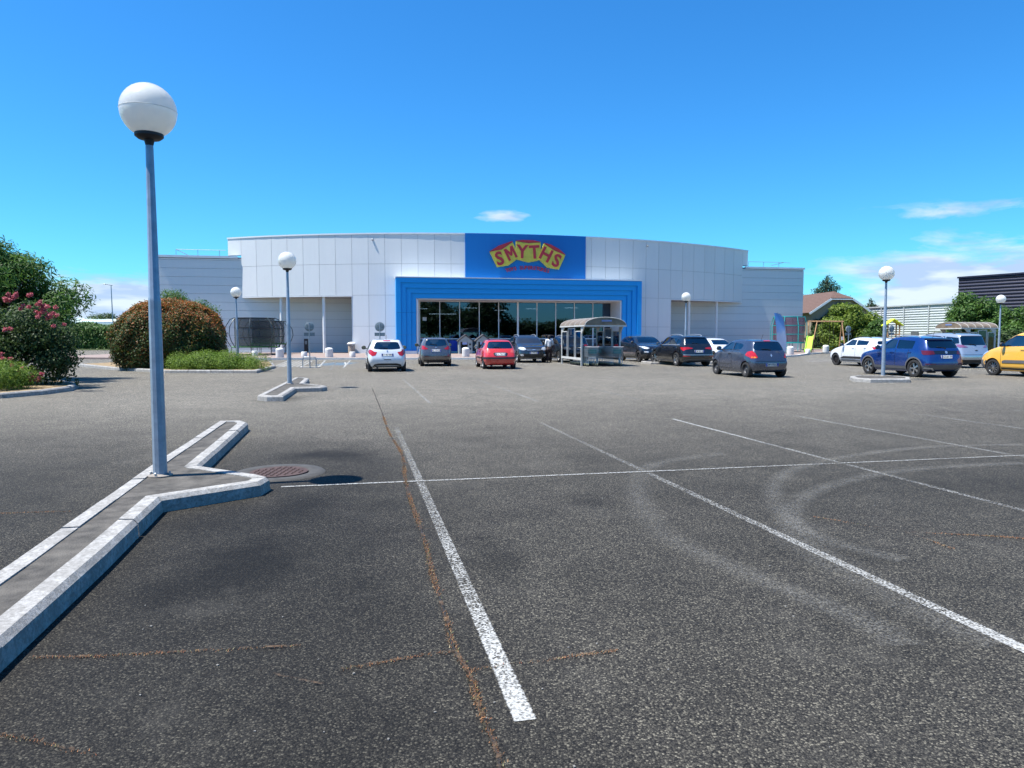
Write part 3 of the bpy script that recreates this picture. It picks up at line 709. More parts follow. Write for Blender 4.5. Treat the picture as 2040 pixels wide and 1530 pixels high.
for x0, x1, yb in ((-30.2, -26.0, 1.2), (25.2, 29.2, 1.2)):
    if x0 > 0: rl.tube([(-30.2, 1.2, 9.3), (-28.8, 1.2, 8.6)], .03, 6); rl.build('roof_railing', galv, store); rl = MB()
    rl.tube([(x0, yb, 9.3), (x1, yb, 9.3)], .022, 6)
    for i in range(3): rl.tube([(x0+(x1-x0)*i/2.3, yb, 8.45), (x0+(x1-x0)*i/2.3, yb, 9.3)], .022, 6)
rl.tube([(29.2, 1.2, 9.3), (30.0, 1.2, 9.25)], .02, 6); rl.tube([(29.2, 1.2, 9.28), (27.8, 1.2, 8.95)], .025, 6)
rl.build('roof_railing', galv, store)
# columns in the recesses
def on_bow(px, ins=.45):
    r = ray(px, 650); best = None
    for i in range(2001):
        u = -25+50*i/2000; x, y = toworld(u, bow(u)-ins); e = abs(x/y - r[0]/r[1])
        if best is None or e < best[0]: best = (e, u)
    return best[1]
for px in (561, 645.5, 1372, 1426.7):
    u = on_bow(px); c = MB(); c.lathe([(.13, 0), (.13, 5.04)], 18, c=(u, -(bow(u)-.45), 0)); c.lathe([(.17, 0), (.17, .06), (.14, .07)], 18, c=(u, -(bow(u)-.45), .0)); c.build('column', white_paint, store, True)
# gargoyle spouts and small fittings
sp_ = MB()
for px, z in ((744, 9.75), (1288, 9.8)):
    u = on_bow(px, -.1); sp_ = MB(); sp_.tube([(u, -bow(u), z+.1), (u+.01, -bow(u)-.12, z)], .08, 10); sp_.build('rain_spout', galv, store, True)
# entrance portal: four nested stepped frames
PL, PR, PT, ST = -11.2, 10.3, 6.45, .42
mb = MB()
def xz_prism(poly, v0, v1, mi=0):                       # poly of (u, z) extruded along v
    n = len(poly); mb.add([(u, -v1, z) for u, z in poly]+[(u, -v0, z) for u, z in poly],
        [tuple(range(n)), tuple(range(n, 2*n))[::-1]]+[(i, n+i, n+(i+1) % n, (i+1) % n) for i in range(n)], mi)
g_ = .009
for i in range(4):
    a, b, t_ = PL+ST*i, PR-ST*i, PT-ST*i; a2, b2, t2 = a+ST, b-ST, t_-ST; vf = 7.25-.13*i
    zb = .36
    for z0, z1 in ((zb, 1.7), (1.7, 3.55), (3.55, None)):
        gg = .006
        if z1: xz_prism([(a+g_, z0+gg), (a2-g_, z0+gg), (a2-g_, z1-gg), (a+g_, z1-gg)], 4.6, vf); xz_prism([(b2+g_, z0+gg), (b-g_, z0+gg), (b-g_, z1-gg), (b2+g_, z1-gg)], 4.6, vf)
        else: xz_prism([(a+g_, z0+gg), (a2-g_, z0+gg), (a2-g_, t2), (a+g_, t_-g_)], 4.6, vf); xz_prism([(b2+g_, z0+gg), (b-g_, z0+gg), (b-g_, t_-g_), (b2+g_, t2)], 4.6, vf)
    xz_prism([(a+g_, t_-g_), (a2-g_, t2+.001), (b2+g_, t2+.001), (b-g_, t_-g_)], 4.6, vf)
port = mb.build('entrance_portal', BLUE, store)
mb = MB()
mb.box((PL+.84, -5.9, .18), (1.72, 2.5, .36)); mb.box((PR-.84, -5.9, .18), (1.72, 2.5, .36))
mb.box(((PL+PR)/2, -6.1, PT+.045), (PR-PL+.06, 2.4, .07))
mb.box((8.55, -5.55, 2.45), (.1, 2.4, 4.6)); mb.box((-9.42, -5.55, 2.45), (.16, 2.4, 4.6)); mb.box((-9.2, -4.32, 2.45), (.26, .16, 4.6))
mb.box((-.42, -5.55, 4.72), (18.0, 2.4, .06))
mb.build('portal_lining', TRIM, store)
# shop window
GL, GR, GV, GT, GB = -9.06, 8.48, 4.2, 4.62, .24
nb = 10; bw = (GR-GL)/nb
fm = MB()
for i in range(nb+1):
    u = GL+bw*i; wd = .16 if i == 5 else .07
    fm.box((u, -GV-.02, (GT+GB)/2), (wd, .12, GT-GB))
fm.box(((GL+GR)/2, -GV-.02, GT+.05), (GR-GL+.1, .12, .1)); fm.box(((GL+GR)/2, -GV-.02, GB-.05), (GR-GL+.1, .16, .12)); 
fm.box(((GL+GR)/2, -GV-.023, 1.36), (GR-GL, .1, .09))
win = fm.build('window_frame', TRIM, store)
def shopglass():
    m, t, b, out = newmat('shop_glass'); t.nodes.remove(b)
    tr = nn(t, 'ShaderNodeBsdfTransparent'); tr.inputs[0].default_value = (.10, .125, .15, 1)
    gl = nn(t, 'ShaderNodeBsdfGlossy'); gl.inputs['Roughness'].default_value = .01; gl.inputs['Color'].default_value = (.62, .74, 1, 1)
    c = nn(t, 'ShaderNodeTexCoord'); n1 = nn(t, 'ShaderNodeTexNoise', Scale=.5, Detail=2.0); t.links.new(c.outputs['Object'], n1.inputs['Vector'])
    bp = nn(t, 'ShaderNodeBump'); bp.inputs['Strength'].default_value = .03; bp.inputs['Distance'].default_value = .02; t.links.new(n1.outputs[0], bp.inputs['Height']); t.links.new(bp.outputs[0], gl.inputs['Normal'])
    fr = nn(t, 'ShaderNodeFresnel', IOR=1.6)
    mxs = t.nodes.new('ShaderNodeMixShader'); t.links.new(mth(t, 'ADD', fr.outputs[0], .07, True), mxs.inputs[0])
    t.links.new(tr.outputs[0], mxs.inputs[1]); t.links.new(gl.outputs[0], mxs.inputs[2]); t.links.new(mxs.outputs[0], out.inputs[0]); return m
SG = shopglass()
for i in range(nb):
    u = GL+bw*(i+.5); p = MB(); p.box((u, -GV+.012*((i*7) % 3-1)*.3, (GT+1.40)/2), (bw-.07, .02, GT-1.41)); p.build('shop_window_pane', SG, store)
    if i < nb-1:
        q = MB(); q.box((u, -GV+.01, (1.32+GB)/2), (bw-.07, .04, 1.32-GB-.02)); q.build('lower_panel', M('lower_panel_grey', (.05, .06, .075), .35, var=.15), store)
po = MB(); po.box((GL+bw*1.72, -GV-.03, .76), (.86, .02, .95)); po.build('poster', M('poster_blue', (.02, .06, .42), .4, var=.3, vs=2), store)
st = MB(); st.box((GL+.42, -GV-.02, 3.1), (.34, .012, .3)); st.build('notice', M('paper', (.6, .62, .6), .7), store)
dr = MB(); u0 = GL+bw*9
for k, a in enumerate((.05, .36, .42, 1.02, 1.08, bw-.05)): dr.box((u0+a, -GV-.09, .72+.0), (.05, .05, 1.3)); dr.box((u0+a, -GV-.09, 2.1), (.05, .05, 1.4))
dr.box((u0+bw/2, -GV-.093, 1.38), (bw-.1, .05, .07)); dr.box((u0+bw/2, -GV-.093, 2.82), (bw-.1, .05, .07)); dr.box((u0+bw/2, -GV-.093, .1), (bw-.1, .05, .1))
dd = dr.build('entrance_door', TRIM, store); gp = MB(); gp.box((u0+bw/2, -GV-.06, .72), (bw-.12, .015, 1.16)); gp.build('door_glass', SG, dd)
# inside the shop
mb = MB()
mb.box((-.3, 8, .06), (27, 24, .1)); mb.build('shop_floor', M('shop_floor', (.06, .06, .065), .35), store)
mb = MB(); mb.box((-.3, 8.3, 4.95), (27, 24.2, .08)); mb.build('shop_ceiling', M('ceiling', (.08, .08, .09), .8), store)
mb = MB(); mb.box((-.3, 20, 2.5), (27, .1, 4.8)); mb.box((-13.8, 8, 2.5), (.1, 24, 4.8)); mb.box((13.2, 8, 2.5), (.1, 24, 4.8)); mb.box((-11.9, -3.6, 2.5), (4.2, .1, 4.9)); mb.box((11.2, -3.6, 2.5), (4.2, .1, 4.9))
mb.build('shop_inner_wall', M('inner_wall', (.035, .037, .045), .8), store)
em, t, b, out = newmat('tube_light'); b.inputs['Emission Color'].default_value = (1, 1, .92, 1); b.inputs['Emission Strength'].default_value = 9.0
for x, y, L in ((-6.5, 1.5, 2.6), (-3.2, 6.0, 1.4), (3.5, 7, 1.3), (7, 4, 1.4), (-8, 9, 1.3), (1, 12, 1.3)):
    q = MB(); q.box((x, y, 3.72 if L > 2 else 4.5), (L, .06, .05)); q.build('ceiling_light', em, store)
for k, (x, y, c_) in enumerate([(-7, 3, (.10, .05, .12)), (-4, 5, (.05, .12, .06)), (-1.5, 2.5, (.05, .14, .08)), (2, 4, (.10, .03, .03)), (4.6, 3, (.03, .06, .12)), (6.8, 6, (.12, .10, .04))]):
    q = thing('display_shelf', ['dark display shelf inside the shop window, leftmost', 'tall display shelf inside behind the second window bay', 'green stocked display shelf inside behind the red car', 'display shelf with reddish boxes inside behind the middle mullion', 'bluish display shelf inside behind the person', 'yellowish display shelf inside by the entrance door'][k], 'shelf', (*toworld(x, -y), .11), BA, 'shelves inside the shop')
    m_ = MB()
    for s_ in range(4): m_.box((0, 0, .1+s_*.5), (1.8, .5, .04))
    m_.box((-.9, 0, .9), (.04, .5, 1.8)); m_.box((.9, 0, .9), (.04, .5, 1.8)); m_.build('frame', M('shelf_dark', (.05, .05, .05), .6), q)
    m_ = MB(); rd = random.Random(k)
    for s_ in range(4):
        x_ = -.86
        while x_ < .7:
            wv = rd.uniform(.1, .3); m_.box((x_+wv/2, 0, .12+s_*.5+rd.uniform(.1, .18)), (wv-.01, .4, rd.uniform(.2, .32))); x_ += wv
    m_.build('boxes', M('boxes%d' % k, tuple(v*2.2 for v in c_), .6, var=.9, vs=5), q)
# sign
mb = MB()
us = lin(-5.3, 5.4, 10)
for a, b in zip(us[:-1], us[1:]):
    pts = [W(a, bow(a)+.12), W(b, bow(b)+.12), W(b, bow(b)-.2), W(a, bow(a)-.2)]
    mb.add([(p.x, p.y, 6.54) for p in pts]+[(p.x, p.y, 10.34) for p in pts], [(0, 1, 2, 3), (7, 6, 5, 4), (0, 4, 5, 1), (1, 5, 6, 2), (2, 6, 7, 3), (3, 7, 4, 0)])
sign = mb.build('sign_board', BLUE2, store)
mb = MB(); mb.box((-4.0, -6.55, 6.50), (5.0, .5, .03)); 
YEL = M('logo_yellow', (.62, .53, .06), .4, var=.12, vs=3); RED = M('logo_red', (.42, .02, .035), .4, var=.08)
LS = .00641; LU, LZ = .08, 8.72
def lp(x, y): return (LU+(x-1020)*LS, LZ-(y-365)*LS)
def logo(poly, v0, v1, mat, name, parent):
    global mb
    mb = MB(); xz_prism([lp(*p) for p in poly][::-1], v0, v1); return mb.build(name, mat, parent)
v0 = VM+.125
boards = [([(500, 360), (665, 325), (812, 225), (905, 425), (755, 532), (600, 558)], [(495, 355), (620, 275), (805, 208), (812, 222), (665, 322), (503, 358)], .17),
          ([(858, 212), (1025, 232), (1195, 218), (1200, 440), (1155, 462), (1030, 488), (860, 448)], [(855, 202), (940, 190), (1090, 190), (1195, 210), (1195, 215), (1025, 229), (860, 209)], .14),
          ([(1242, 234), (1385, 323), (1538, 382), (1450, 575), (1290, 550), (1152, 425)], [(1240, 222), (1330, 240), (1450, 300), (1540, 372), (1535, 379), (1385, 319), (1245, 230)], .18)]
for pg, rd_, d in boards:
    lb = logo(pg, v0, v0+d, YEL, 'logo_board', sign); logo(rd_, v0, v0+d+.004, RED, 'logo_lid', sign)
def letter(ch, x, y, size, rot, v, mat, bold, name='letter', depth=.03, sx=1.0):
    vs, fs = text_mesh(ch, size, depth, bold)
    zs = [p[1] for p in vs]; xs = [p[0] for p in vs]; cz = (max(zs)+min(zs))/2; cx = (max(xs)+min(xs))/2
    u, z_ = lp(x, y); c_, s_ = math.cos(R(rot)), math.sin(R(rot)); m_ = MB()
    m_.add([(u+((p[0]-cx)*sx*c_-(p[1]-cz)*s_), -v-p[2], z_+((p[0]-cx)*sx*s_+(p[1]-cz)*c_)) for p in vs], fs)
    return m_.build(name, mat, sign)
for ch, x, y, rot, d in [('S', 632, 442, 17, .17), ('M', 783, 372, 27, .17), ('Y', 943, 345, -2, .14), ('T', 1110, 347, 4, .14), ('H', 1270, 378, -27, .18), ('S', 1417, 455, -22, .18)]:
    if ch == 'M':
        loc_ = [(-74, -84), (-74, 84), (-34, 84), (0, 14), (34, 84), (74, 84), (74, -84), (40, -84), (40, 22), (13, -34), (-13, -34), (-40, 22), (-40, -84)]; ca, sa = math.cos(R(rot)), math.sin(R(rot))
        logo([(x+a*ca*.9-b*sa, y-(a*sa*.9+b*ca)) for a, b in loc_], v0+d+.004, v0+d+.035, RED, 'letter', sign); continue
    letter(ch, x, y, 1.55, rot, v0+d+.02, RED, .045 if ch != 'M' else .018, sx=.95 if ch != 'M' else .85)
word = 'TOYS SUPERSTORES'
for i, ch in enumerate(word):
    if ch == ' ': continue
    f = (i-(len(word)-1)/2)/((len(word)-1)/2); x = 1022+f*285; y = 556+f*f*40
    letter(ch, x, y, .42, -f*14, v0+.02, RED, .008)

# ------------------------------------------------------------------ pavement in front of the shop
pav = M('pavement_concrete', (.25, .19, .165), .92, var=.14, vs=1.2, bump=.3, bs=40, dirt=.08)
kpts = [G(430, 713.6, .12), G(535, 713.4, .12), G(640, 713, .12), G(1050, 712.6, .12), G(1300, 711.2, .12), G(1560, 708.6, .12), G(1590, 707.0, .12), G(1612, 703.6, .12), G(1640, 701.8, .12), G(1690, 701.5, .12), G(1760, 701, .12)]
far = [(40, 84), (-34, 70), (-33, 50)]
mb = MB(); mb.prism([tuple(p) for p in kpts]+far, 0, .12); tag(mb.build('pavement', pav), kind='structure')
ke = thing('pavement_kerb', 'white edged kerb along the front of the shop pavement', 'kerb', (0, 0, 0))
def kerb_line(pts, parent, h=.125, wd=.16):
    pts = [Vector(p) for p in pts]; m_ = MB()
    for a, b in zip(pts[:-1], pts[1:]):
        d = (b-a); L = d.length; d.normalize(); nr = Vector((d.y, -d.x)); k = max(1, round(L/1.0))
        for i in range(k):
            p, q = a+d*(L*i/k+.004), a+d*(L*(i+1)/k-.004)
            c_ = [p+nr*.02, q+nr*.02, q-nr*wd, p-nr*wd]; m_.prism([tuple(v) for v in c_], 0, h+.004*((i*5) % 3)/3)
    return m_.build('kerb', M('painted_kerb', (.62, .61, .58), .85, var=.12, vs=1.5, dirt=.3), parent)
kerb_line(kpts, ke)

# bollards
BOL = M('bollard_concrete', (.66, .65, .62), .85, var=.08, vs=3, bump=.2, bs=40, dirt=.12)
def bollard(dome):
    t = thing('bollard', '', 'bollard')
    if dome: MB().lathe([(.26, 0), (.27, .04), (.27, .50), (.275, .54), (.25, .60), (.17, .655), (.02, .675)], 28).build('body', BOL, t, True)
    else: MB().lathe([(.20, 0), (.205, .03), (.205, .36), (.19, .38), (.17, .37), (.02, .37)], 28).build('body', BOL, t, True)
    return t
bd, bs_ = bollard(True), bollard(False)
BG = 'white concrete bollards along the shop pavement'
bl = [(555, 712.5, 1, 'domed bollard in front of the black netted trampoline'), (505, 709, 0, 'low flat bollard behind the juniper, leftmost of the row'),
      (604, 711.5, 0, 'low flat bollard left of the hoop barrier sign pole'), (654, 711.8, 1, 'domed bollard in front of the white recess column'),
      (700.7, 711.5, 0, 'low flat bollard in front of the stone litter bin'), (751, 711.5, 1, 'domed bollard hidden mostly by the white car'),
      (927.5, 710.8, 1, 'domed bollard in front of the toy playhouse doorway'), (1577, 706.3, 1, 'domed bollard right of the grey blue three door car'),
      (1612, 704.2, 0, 'low flat bollard between two domed ones by the slide'), (1647.6, 702.2, 1, 'domed bollard in front of the swing frame post'),
      (872, 711, 0, 'low flat bollard hidden behind the grey car'), (985, 711, 0, 'low flat bollard behind the red car')]
used = {1: bd, 0: bs_}; first = {0: True, 1: True}
for px, py, dome, lab in bl:
    o = used[dome] if first[dome] else copy_tree(used[dome]); first[dome] = False
    x, y = G(px, py, .12); o.location = (x, y+.27, .12); o.rotation_euler.z = px % 6; tag(o, lab, 'bollard', BG)

# litter bin
x, y = G(700.5, 704, .12); t = thing('litter_bin', 'stone slatted litter bin with a domed lid, beside the recess', 'litter bin', (x, y, .12))
MB().lathe([(.30, 0), (.30, .66), (.27, .7)], 12).build('body', M('bin_stone', (.34, .28, .22), .9, var=.4, vs=14), t, 30)
MB().lathe([(.34, .78), (.37, .80), (.36, .86), (.22, .95), (.02, .98)], 24).build('lid', BOL, t, True)
m_ = MB()
for a in range(4): m_.box((.25*math.cos(a*1.57+.4), .25*math.sin(a*1.57+.4), .74), (.06, .06, .12))
m_.build('lid_post', BOL, t)
# signs seen from behind
SGN = M('sign_back', (.20, .24, .25), .5, .2, var=.2, vs=5)
def sign_post(px, py, label, hgt=2.06, yaw=.2, d=None, rect=True):
    x, y = G(px, py) if d is None else AT(px, 650, d)[:2]
    t = thing('road_sign', label, 'road sign', (x, y, 0), yaw, 'round traffic signs seen from behind')
    MB().tube([(0, 0, 0), (0, 0, hgt+.2)], .03, 10).build('pole', galv, t, True)
    Mx = Matrix.Translation((0, .04, hgt)) @ Matrix.Rotation(R(90), 4, 'X')
    MB().lathe([(.215, 0), (.235, .004), (.235, .02), (.225, .026)], 32, M4=Mx).build('disc', SGN, t, True)
    MB().lathe([(.236, -.004), (.25, -.004), (.25, .022), (.236, .022)], 32, M4=Mx).build('rim', M('sign_rim', (.5, .52, .52), .4), t, True)
    if rect: MB().box((0, .04, hgt-.38), (.52, .02, .17)).build('plate', SGN, t)
    k = MB(); k.box((0, -.0, hgt+.1), (.3, .03, .03)); k.box((0, 0, hgt-.1), (.3, .03, .03)); k.build('bracket', galv, t)
    return t
sign_post(617.5, 733, 'round sign with a small plate on a pole inside the steel hoop barrier')
sign_post(757.5, 732, 'round sign with a small plate behind the white car')
sign_post(1691, 0, 'round sign right of the swing frame before the bush', d=56, hgt=2.15, yaw=.3)
sign_post(1777, 0, 'round sign below the yellow play tower roof', d=54, hgt=2.15, yaw=.3)
x, y = G(618, 732.5); t = thing('hoop_barrier', 'bent steel hoop barrier round the sign pole', 'barrier', (x, y-.12, 0), .1)
MB().tube([(-.33, 0, 0), (-.33, 0, .44), (-.30, 0, .51), (-.24, 0, .54), (.24, 0, .54), (.30, 0, .51), (.33, 0, .44), (.33, 0, 0)], .028, 10).build('hoop', galv, t, True)
MB().box((0, .05, .02), (.95, .45, .04)).build('base_slab', concrete, t)

# playhouses at the window
def playhouse(px, label, grp):
    x, y = AT(px, 680, 60.5)[:2]; t = thing('playhouse', label, 'playhouse', (x, y, .12), BA, grp)
    wl = M('playhouse_wall', (.33, .37, .36), .6, var=.12); rf = M('playhouse_roof', (.07, .07, .08), .6); dk = M('playhouse_opening', (.03, .03, .035), .7)
    m_ = MB(); m_.box((-.50, 0, .55), (.14, 1.1, 1.1)); m_.box((.38, 0, .55), (.38, 1.1, 1.1)); m_.box((0, .5, .55), (.88, .08, 1.1)); m_.box((-.12, -.5, 1.05), (.64, .1, .12))
    m_.add([(-.57, -.55, 1.1), (.57, -.55, 1.1), (0, -.55, 1.52), (-.57, .55, 1.1), (.57, .55, 1.1), (0, .55, 1.52)], [(0, 1, 2), (3, 5, 4), (0, 3, 4, 1), (1, 4, 5, 2), (2, 5, 3, 0)]); m_.build('wall', wl, t)
    m_ = MB(); m_.bar((-.70, 0, 1.06), (.02, 0, 1.6), 1.3, .05) if False else None
    for s_ in (-1, 1):
        m_.add([(s_*.70, -.66, 1.04), (0, -.66, 1.58), (0, .66, 1.58), (s_*.70, .66, 1.04), (s_*.70, -.66, 1.10), (0, -.66, 1.64), (0, .66, 1.64), (s_*.70, .66, 1.10)],
               [(0, 1, 2, 3), (7, 6, 5, 4), (0, 4, 5, 1), (2, 6, 7, 3), (0, 3, 7, 4), (1, 5, 6, 2)])
    m_.build('roof', rf, t)
    m_ = MB(); m_.box((.38, -.556, .42), (.15, .02, .15)); m_.box((.38, -.556, .78), (.15, .02, .15)); m_.build('window', dk, t)
    m_ = MB(); m_.box((-.11, -.3, .28), (.6, .03, .5)); m_.build('half_door', M('playhouse_door', (.03, .05, .09), .6), t)
    m_ = MB(); m_.box((-.05, -.45, .9), (.42, .02, .26)); m_.build('placard', M('placard_pale', (.35, .45, .75), .6), t)
playhouse(926, 'grey toy playhouse with dark roof, beside the blue poster under the shop window', 'toy playhouses')
playhouse(961, 'grey toy playhouse half hidden behind the red car', 'toy playhouses')
m_ = MB(); x, y = AT(651, 650, 62.0)[:2]
t = thing('black_cabinet', 'narrow black cabinet standing in the left recess', 'cabinet', (*AT(610, 690, 64)[:2], .12), BA)
MB().box((0, 0, .62), (.34, .3, 1.24)).build('body', black_plastic, t); MB().box((0, -.16, .9), (.2, .01, .3)).build('panel', SGN, t)

# ------------------------------------------------------------------ trampolines
def netmat(name, col, a):
    m, t_, b, out = newmat(name)
    c = nn(t_, 'ShaderNodeTexCoord'); ch = nn(t_, 'ShaderNodeTexNoise', Scale=25.0, Detail=2.0); t_.links.new(c.outputs['Object'], ch.inputs['Vector'])
    b.inputs['Base Color'].default_value = (*col, 1); b.inputs['Roughness'].default_value = .8
    t_.links.new(mth(t_, 'ADD', a-.08, mth(t_, 'MULTIPLY', ch.outputs[0], .16)), b.inputs['Alpha']); return m
def trampoline(loc, rad, H0, mat_h, netcol, pole, padcol, label, curved, netr, rz=0):
    t = thing('trampoline', label, 'trampoline', loc, rz, 'netted garden trampolines on display')
    pm = M('tramp_pole_'+('black' if curved else 'teal'), pole, .4, .2, var=.1); n = 8
    fr = MB(); fr.tube([(rad*math.cos(R(a)), rad*math.sin(R(a)), mat_h) for a in range(0, 361, 10)], .03, 8, cap=False); fr.build('frame_ring', pm, t, True)
    for k in range(4):
        lg = MB(); a0, a1 = R(k*90+25), R(k*90+65)
        p0, p1 = Vector((rad*math.cos(a0), rad*math.sin(a0), mat_h)), Vector((rad*math.cos(a1), rad*math.sin(a1), mat_h))
        q0, q1 = Vector((p0.x, p0.y, .03)), Vector((p1.x, p1.y, .03)); lg.tube([p0, q0, q1, p1], .025, 8); lg.build('leg', pm, t, True)
    MB().lathe([(netr-.05, mat_h+.0), (rad+.02, mat_h+.0), (rad+.02, mat_h+.035), (netr-.05, mat_h+.035)], 40).build('pad', M('tramp_pad_'+str(curved), padcol, .6), t)
    mt = MB(); mt.lathe([(.01, mat_h-.01), (netr, mat_h-.01), (netr, mat_h-.001), (.01, mat_h-.001)], 40); mt.build('jump_mat', black_plastic, t)
    for k in range(n):
        a = R(k*360/n+10); c_, s_ = math.cos(a), math.sin(a)
        if curved: prof = [(rad, .55), (rad+.35, .85), (rad+.52, 1.4), (rad+.45, 2.0), (rad+.1, 2.6), (netr, 2.75)]
        else: prof = [(rad+.08, .1), (rad+.08, H0*.72), (rad-.12, H0-.05), (netr, H0)]
        if curved: prof = [(r_, .3+z_*(H0-.3)/2.75) if z_ > .6 else (r_, z_) for r_, z_ in prof]
        pp = MB(); pp.tube([(r_*c_, r_*s_, z_) for r_, z_ in prof], .03, 8); pp.build('net_pole', pm, t, True)
    nz = MB(); nz.lathe([(netr-.02, mat_h+.04), (netr-.0, H0-.05)], 48); nz.f = nz.f[:-2]; nz.m = nz.m[:-2]; nz.build('safety_net', netmat('net_'+str(curved), netcol, .62), t, 60)
    bn = MB()
    for z_ in (mat_h+.06, mat_h+(H0-mat_h)*.33, mat_h+(H0-mat_h)*.66, H0-.03): bn.lathe([(netr, z_-.03), (netr+.012, z_-.03), (netr+.012, z_+.03), (netr, z_+.03)], 48); bn.f = bn.f[:-2]; bn.m = bn.m[:-2]
    bn.build('net_band', pm if not curved else black_plastic, t, 60)
    return t
x, y = AT(508, 690, 56)[:2]
trampoline((x, y, .12), 1.72, 2.9, .62, (.02, .025, .03), (.03, .045, .05), (.10, .42, .06), 'large trampoline with black net, curved poles and green edge, left of the shop front', True, 1.5)
x, y = AT(535, 690, 60)[:2]
trampoline((x, y, .12), 1.5, 2.75, .80, (.03, .035, .05), (.03, .05, .06), (.03, .12, .07), 'second dark trampoline partly behind the green edged one', True, 1.3, .3)
x, y = AT(1570, 690, 67)[:2]
trampoline((x, y, .12), 1.55, 3.3, .85, (.10, .05, .08), (.02, .40, .38), (.03, .25, .27), 'trampoline with teal poles and a mauve net beside the banner', False, 1.4)

# feather banner
x, y = AT(1553, 690, 61)[:2]
t = thing('feather_banner', 'curved pale blue feather banner in front of the teal trampoline', 'banner', (x, y, .12), BA)
m_ = MB(); pole = [(.55, 0, 0), (.52, 0, 2.0), (.35, 0, 2.9), (.05, 0, 3.35), (-.3, 0, 3.5)]
prof = [(.0, -.12, .62), (.6, -.2, .61), (1.2, -.27, .60), (1.8, -.34, .57), (2.3, -.40, .50), (2.8, -.47, .36), (3.1, -.51, .2), (3.3, -.54, .0), (3.42, -.57, -.3)]
vs = []; fs = []
for i, (z_, xa, xb) in enumerate(prof):
    for j in range(5):
        s_ = j/4; vs.append((xa+(xb-xa)*s_, .05*math.sin(z_*2+s_*3)-.004, z_+.02)); 
nv = len(vs); vs += [(a, b+.008, c) for a, b, c in vs]
for i in range(len(prof)-1):
    for j in range(4):
        a = i*5+j; fs.append((a, a+1, a+6, a+5)); fs.append((nv+a+5, nv+a+6, nv+a+1, nv+a))
m_.add(vs, fs)
bm_, tt, bb_, out_ = newmat('banner_cloth'); c_ = nn(tt, 'ShaderNodeTexCoord'); s3 = nn(tt, 'ShaderNodeSeparateXYZ'); tt.links.new(c_.outputs['Object'], s3.inputs[0])
w_ = nn(tt, 'ShaderNodeTexNoise', Scale=2.5, Detail=3.0); tt.links.new(c_.outputs['Object'], w_.inputs['Vector'])
zz = mth(tt, 'ADD', mth(tt, 'DIVIDE', s3.outputs[2], 3.5), mth(tt, 'MULTIPLY', mth(tt, 'SUBTRACT', w_.outputs[0], .5), .35))
tt.links.new(ramp(tt, zz, [(.1, (.36, .48, .66)), (.45, (.45, .52, .66)), (.6, (.22, .38, .66)), (.85, (.10, .28, .60))]), bb_.inputs['Base Color']); bb_.inputs['Roughness'].default_value = .6
m_.build('cloth', bm_, t, 60); MB().tube(pole, [.025, .02, .015, .012, .01], 8).build('pole', galv, t, True); MB().box((.55, 0, .03), (.5, .5, .05)).build('base', black_plastic, t)

# swing frame, slide, play tower
wood = M('play_timber', (.42, .24, .12), .75, var=.3, vs=5); x, y = AT(1640, 690, 67)[:2]
t = thing('swing_frame', 'timber swing frame standing on the grass before the ivy house', 'swing', (x, y, .05), R(4))
L = 1.55
MB().tube([(-L, 0, 2.92), (L+.35, 0, 2.92)], .06, 8).build('top_beam', wood, t, True)
for xx, dx in ((-L+.1, -.6), (-L+.9, -1.25)):
    MB().tube([(xx, 0, 2.95), (xx+dx*.7, -.7, 0)], .05, 8).build('leg', wood, t, True)
for s_ in (-.6, .6): MB().tube([(L+.2, 0, 2.95), (L+.3, s_, 0)], .05, 8).build('leg', wood, t, True)
for xx in (-.35, .75):
    m_ = MB(); m_.tube([(xx-.2, 0, 2.9), (xx-.2, 0, .6)], .012, 5); m_.tube([(xx+.2, 0, 2.9), (xx+.2, 0, .6)], .012, 5); m_.build('rope', M('rope', (.05, .05, .04), .9), t)
    MB().box((xx, 0, .58), (.46, .18, .04)).build('swing_seat', M('seat_green', (.05, .16, .06), .5), t)
MB().box((L+.26, -.12, 1.35), (.28, .02, .32)).build('notice', M('paper_white', (.8, .8, .8), .6), t)
x, y = AT(1614, 690, 66)[:2]
t = thing('slide', 'lime green plastic slide leaning on the swing frame', 'slide', (x, y, .08), R(-28))
m_ = MB(); pr = [(0, 0, 1.5), (0, -.35, 1.38), (0, -1.2, .72), (0, -1.75, .28), (0, -2.1, .14), (0, -2.4, .12)]
for a, b in zip(pr[:-1], pr[1:]):
    for x0, x1, h0 in ((-.24, .24, 0), (-.28, -.22, .14), (.22, .28, .14)):
        m_.add([(x0, a[1], a[2]-.03), (x1, a[1], a[2]-.03), (x1, b[1], b[2]-.03), (x0, b[1], b[2]-.03), (x0, a[1], a[2]+h0), (x1, a[1], a[2]+h0), (x1, b[1], b[2]+h0), (x0, b[1], b[2]+h0)],
               [(3, 2, 1, 0), (4, 5, 6, 7), (0, 1, 5, 4), (2, 3, 7, 6), (0, 4, 7, 3), (1, 2, 6, 5)])
m_.build('chute', M('lime_plastic', (.42, .68, .06), .3, var=.08), t)
m_ = MB(); m_.tube([(-.25, .1, 0), (-.22, .02, 1.45)], .025, 6); m_.tube([(.25, .1, 0), (.22, .02, 1.45)], .025, 6)
for z_ in (.3, .6, .9, 1.2): m_.tube([(-.24, .08, z_), (.24, .08, z_)], .02, 6)
m_.build('ladder', wood, t)
x, y = AT(1776, 690, 62)[:2]
t = thing('play_tower', 'timber play tower with a lime yellow gabled roof', 'play tower', (x, y, .02), R(-12))
MB().box((0, 0, 1.15), (1.0, 1.0, .08)).build('platform', wood, t)
for a in (-1, 1):
    for b in (-1, 1): MB().box((a*.46, b*.46, 1.35), (.09, .09, 2.7)).build('post', wood, t)
m_ = MB()
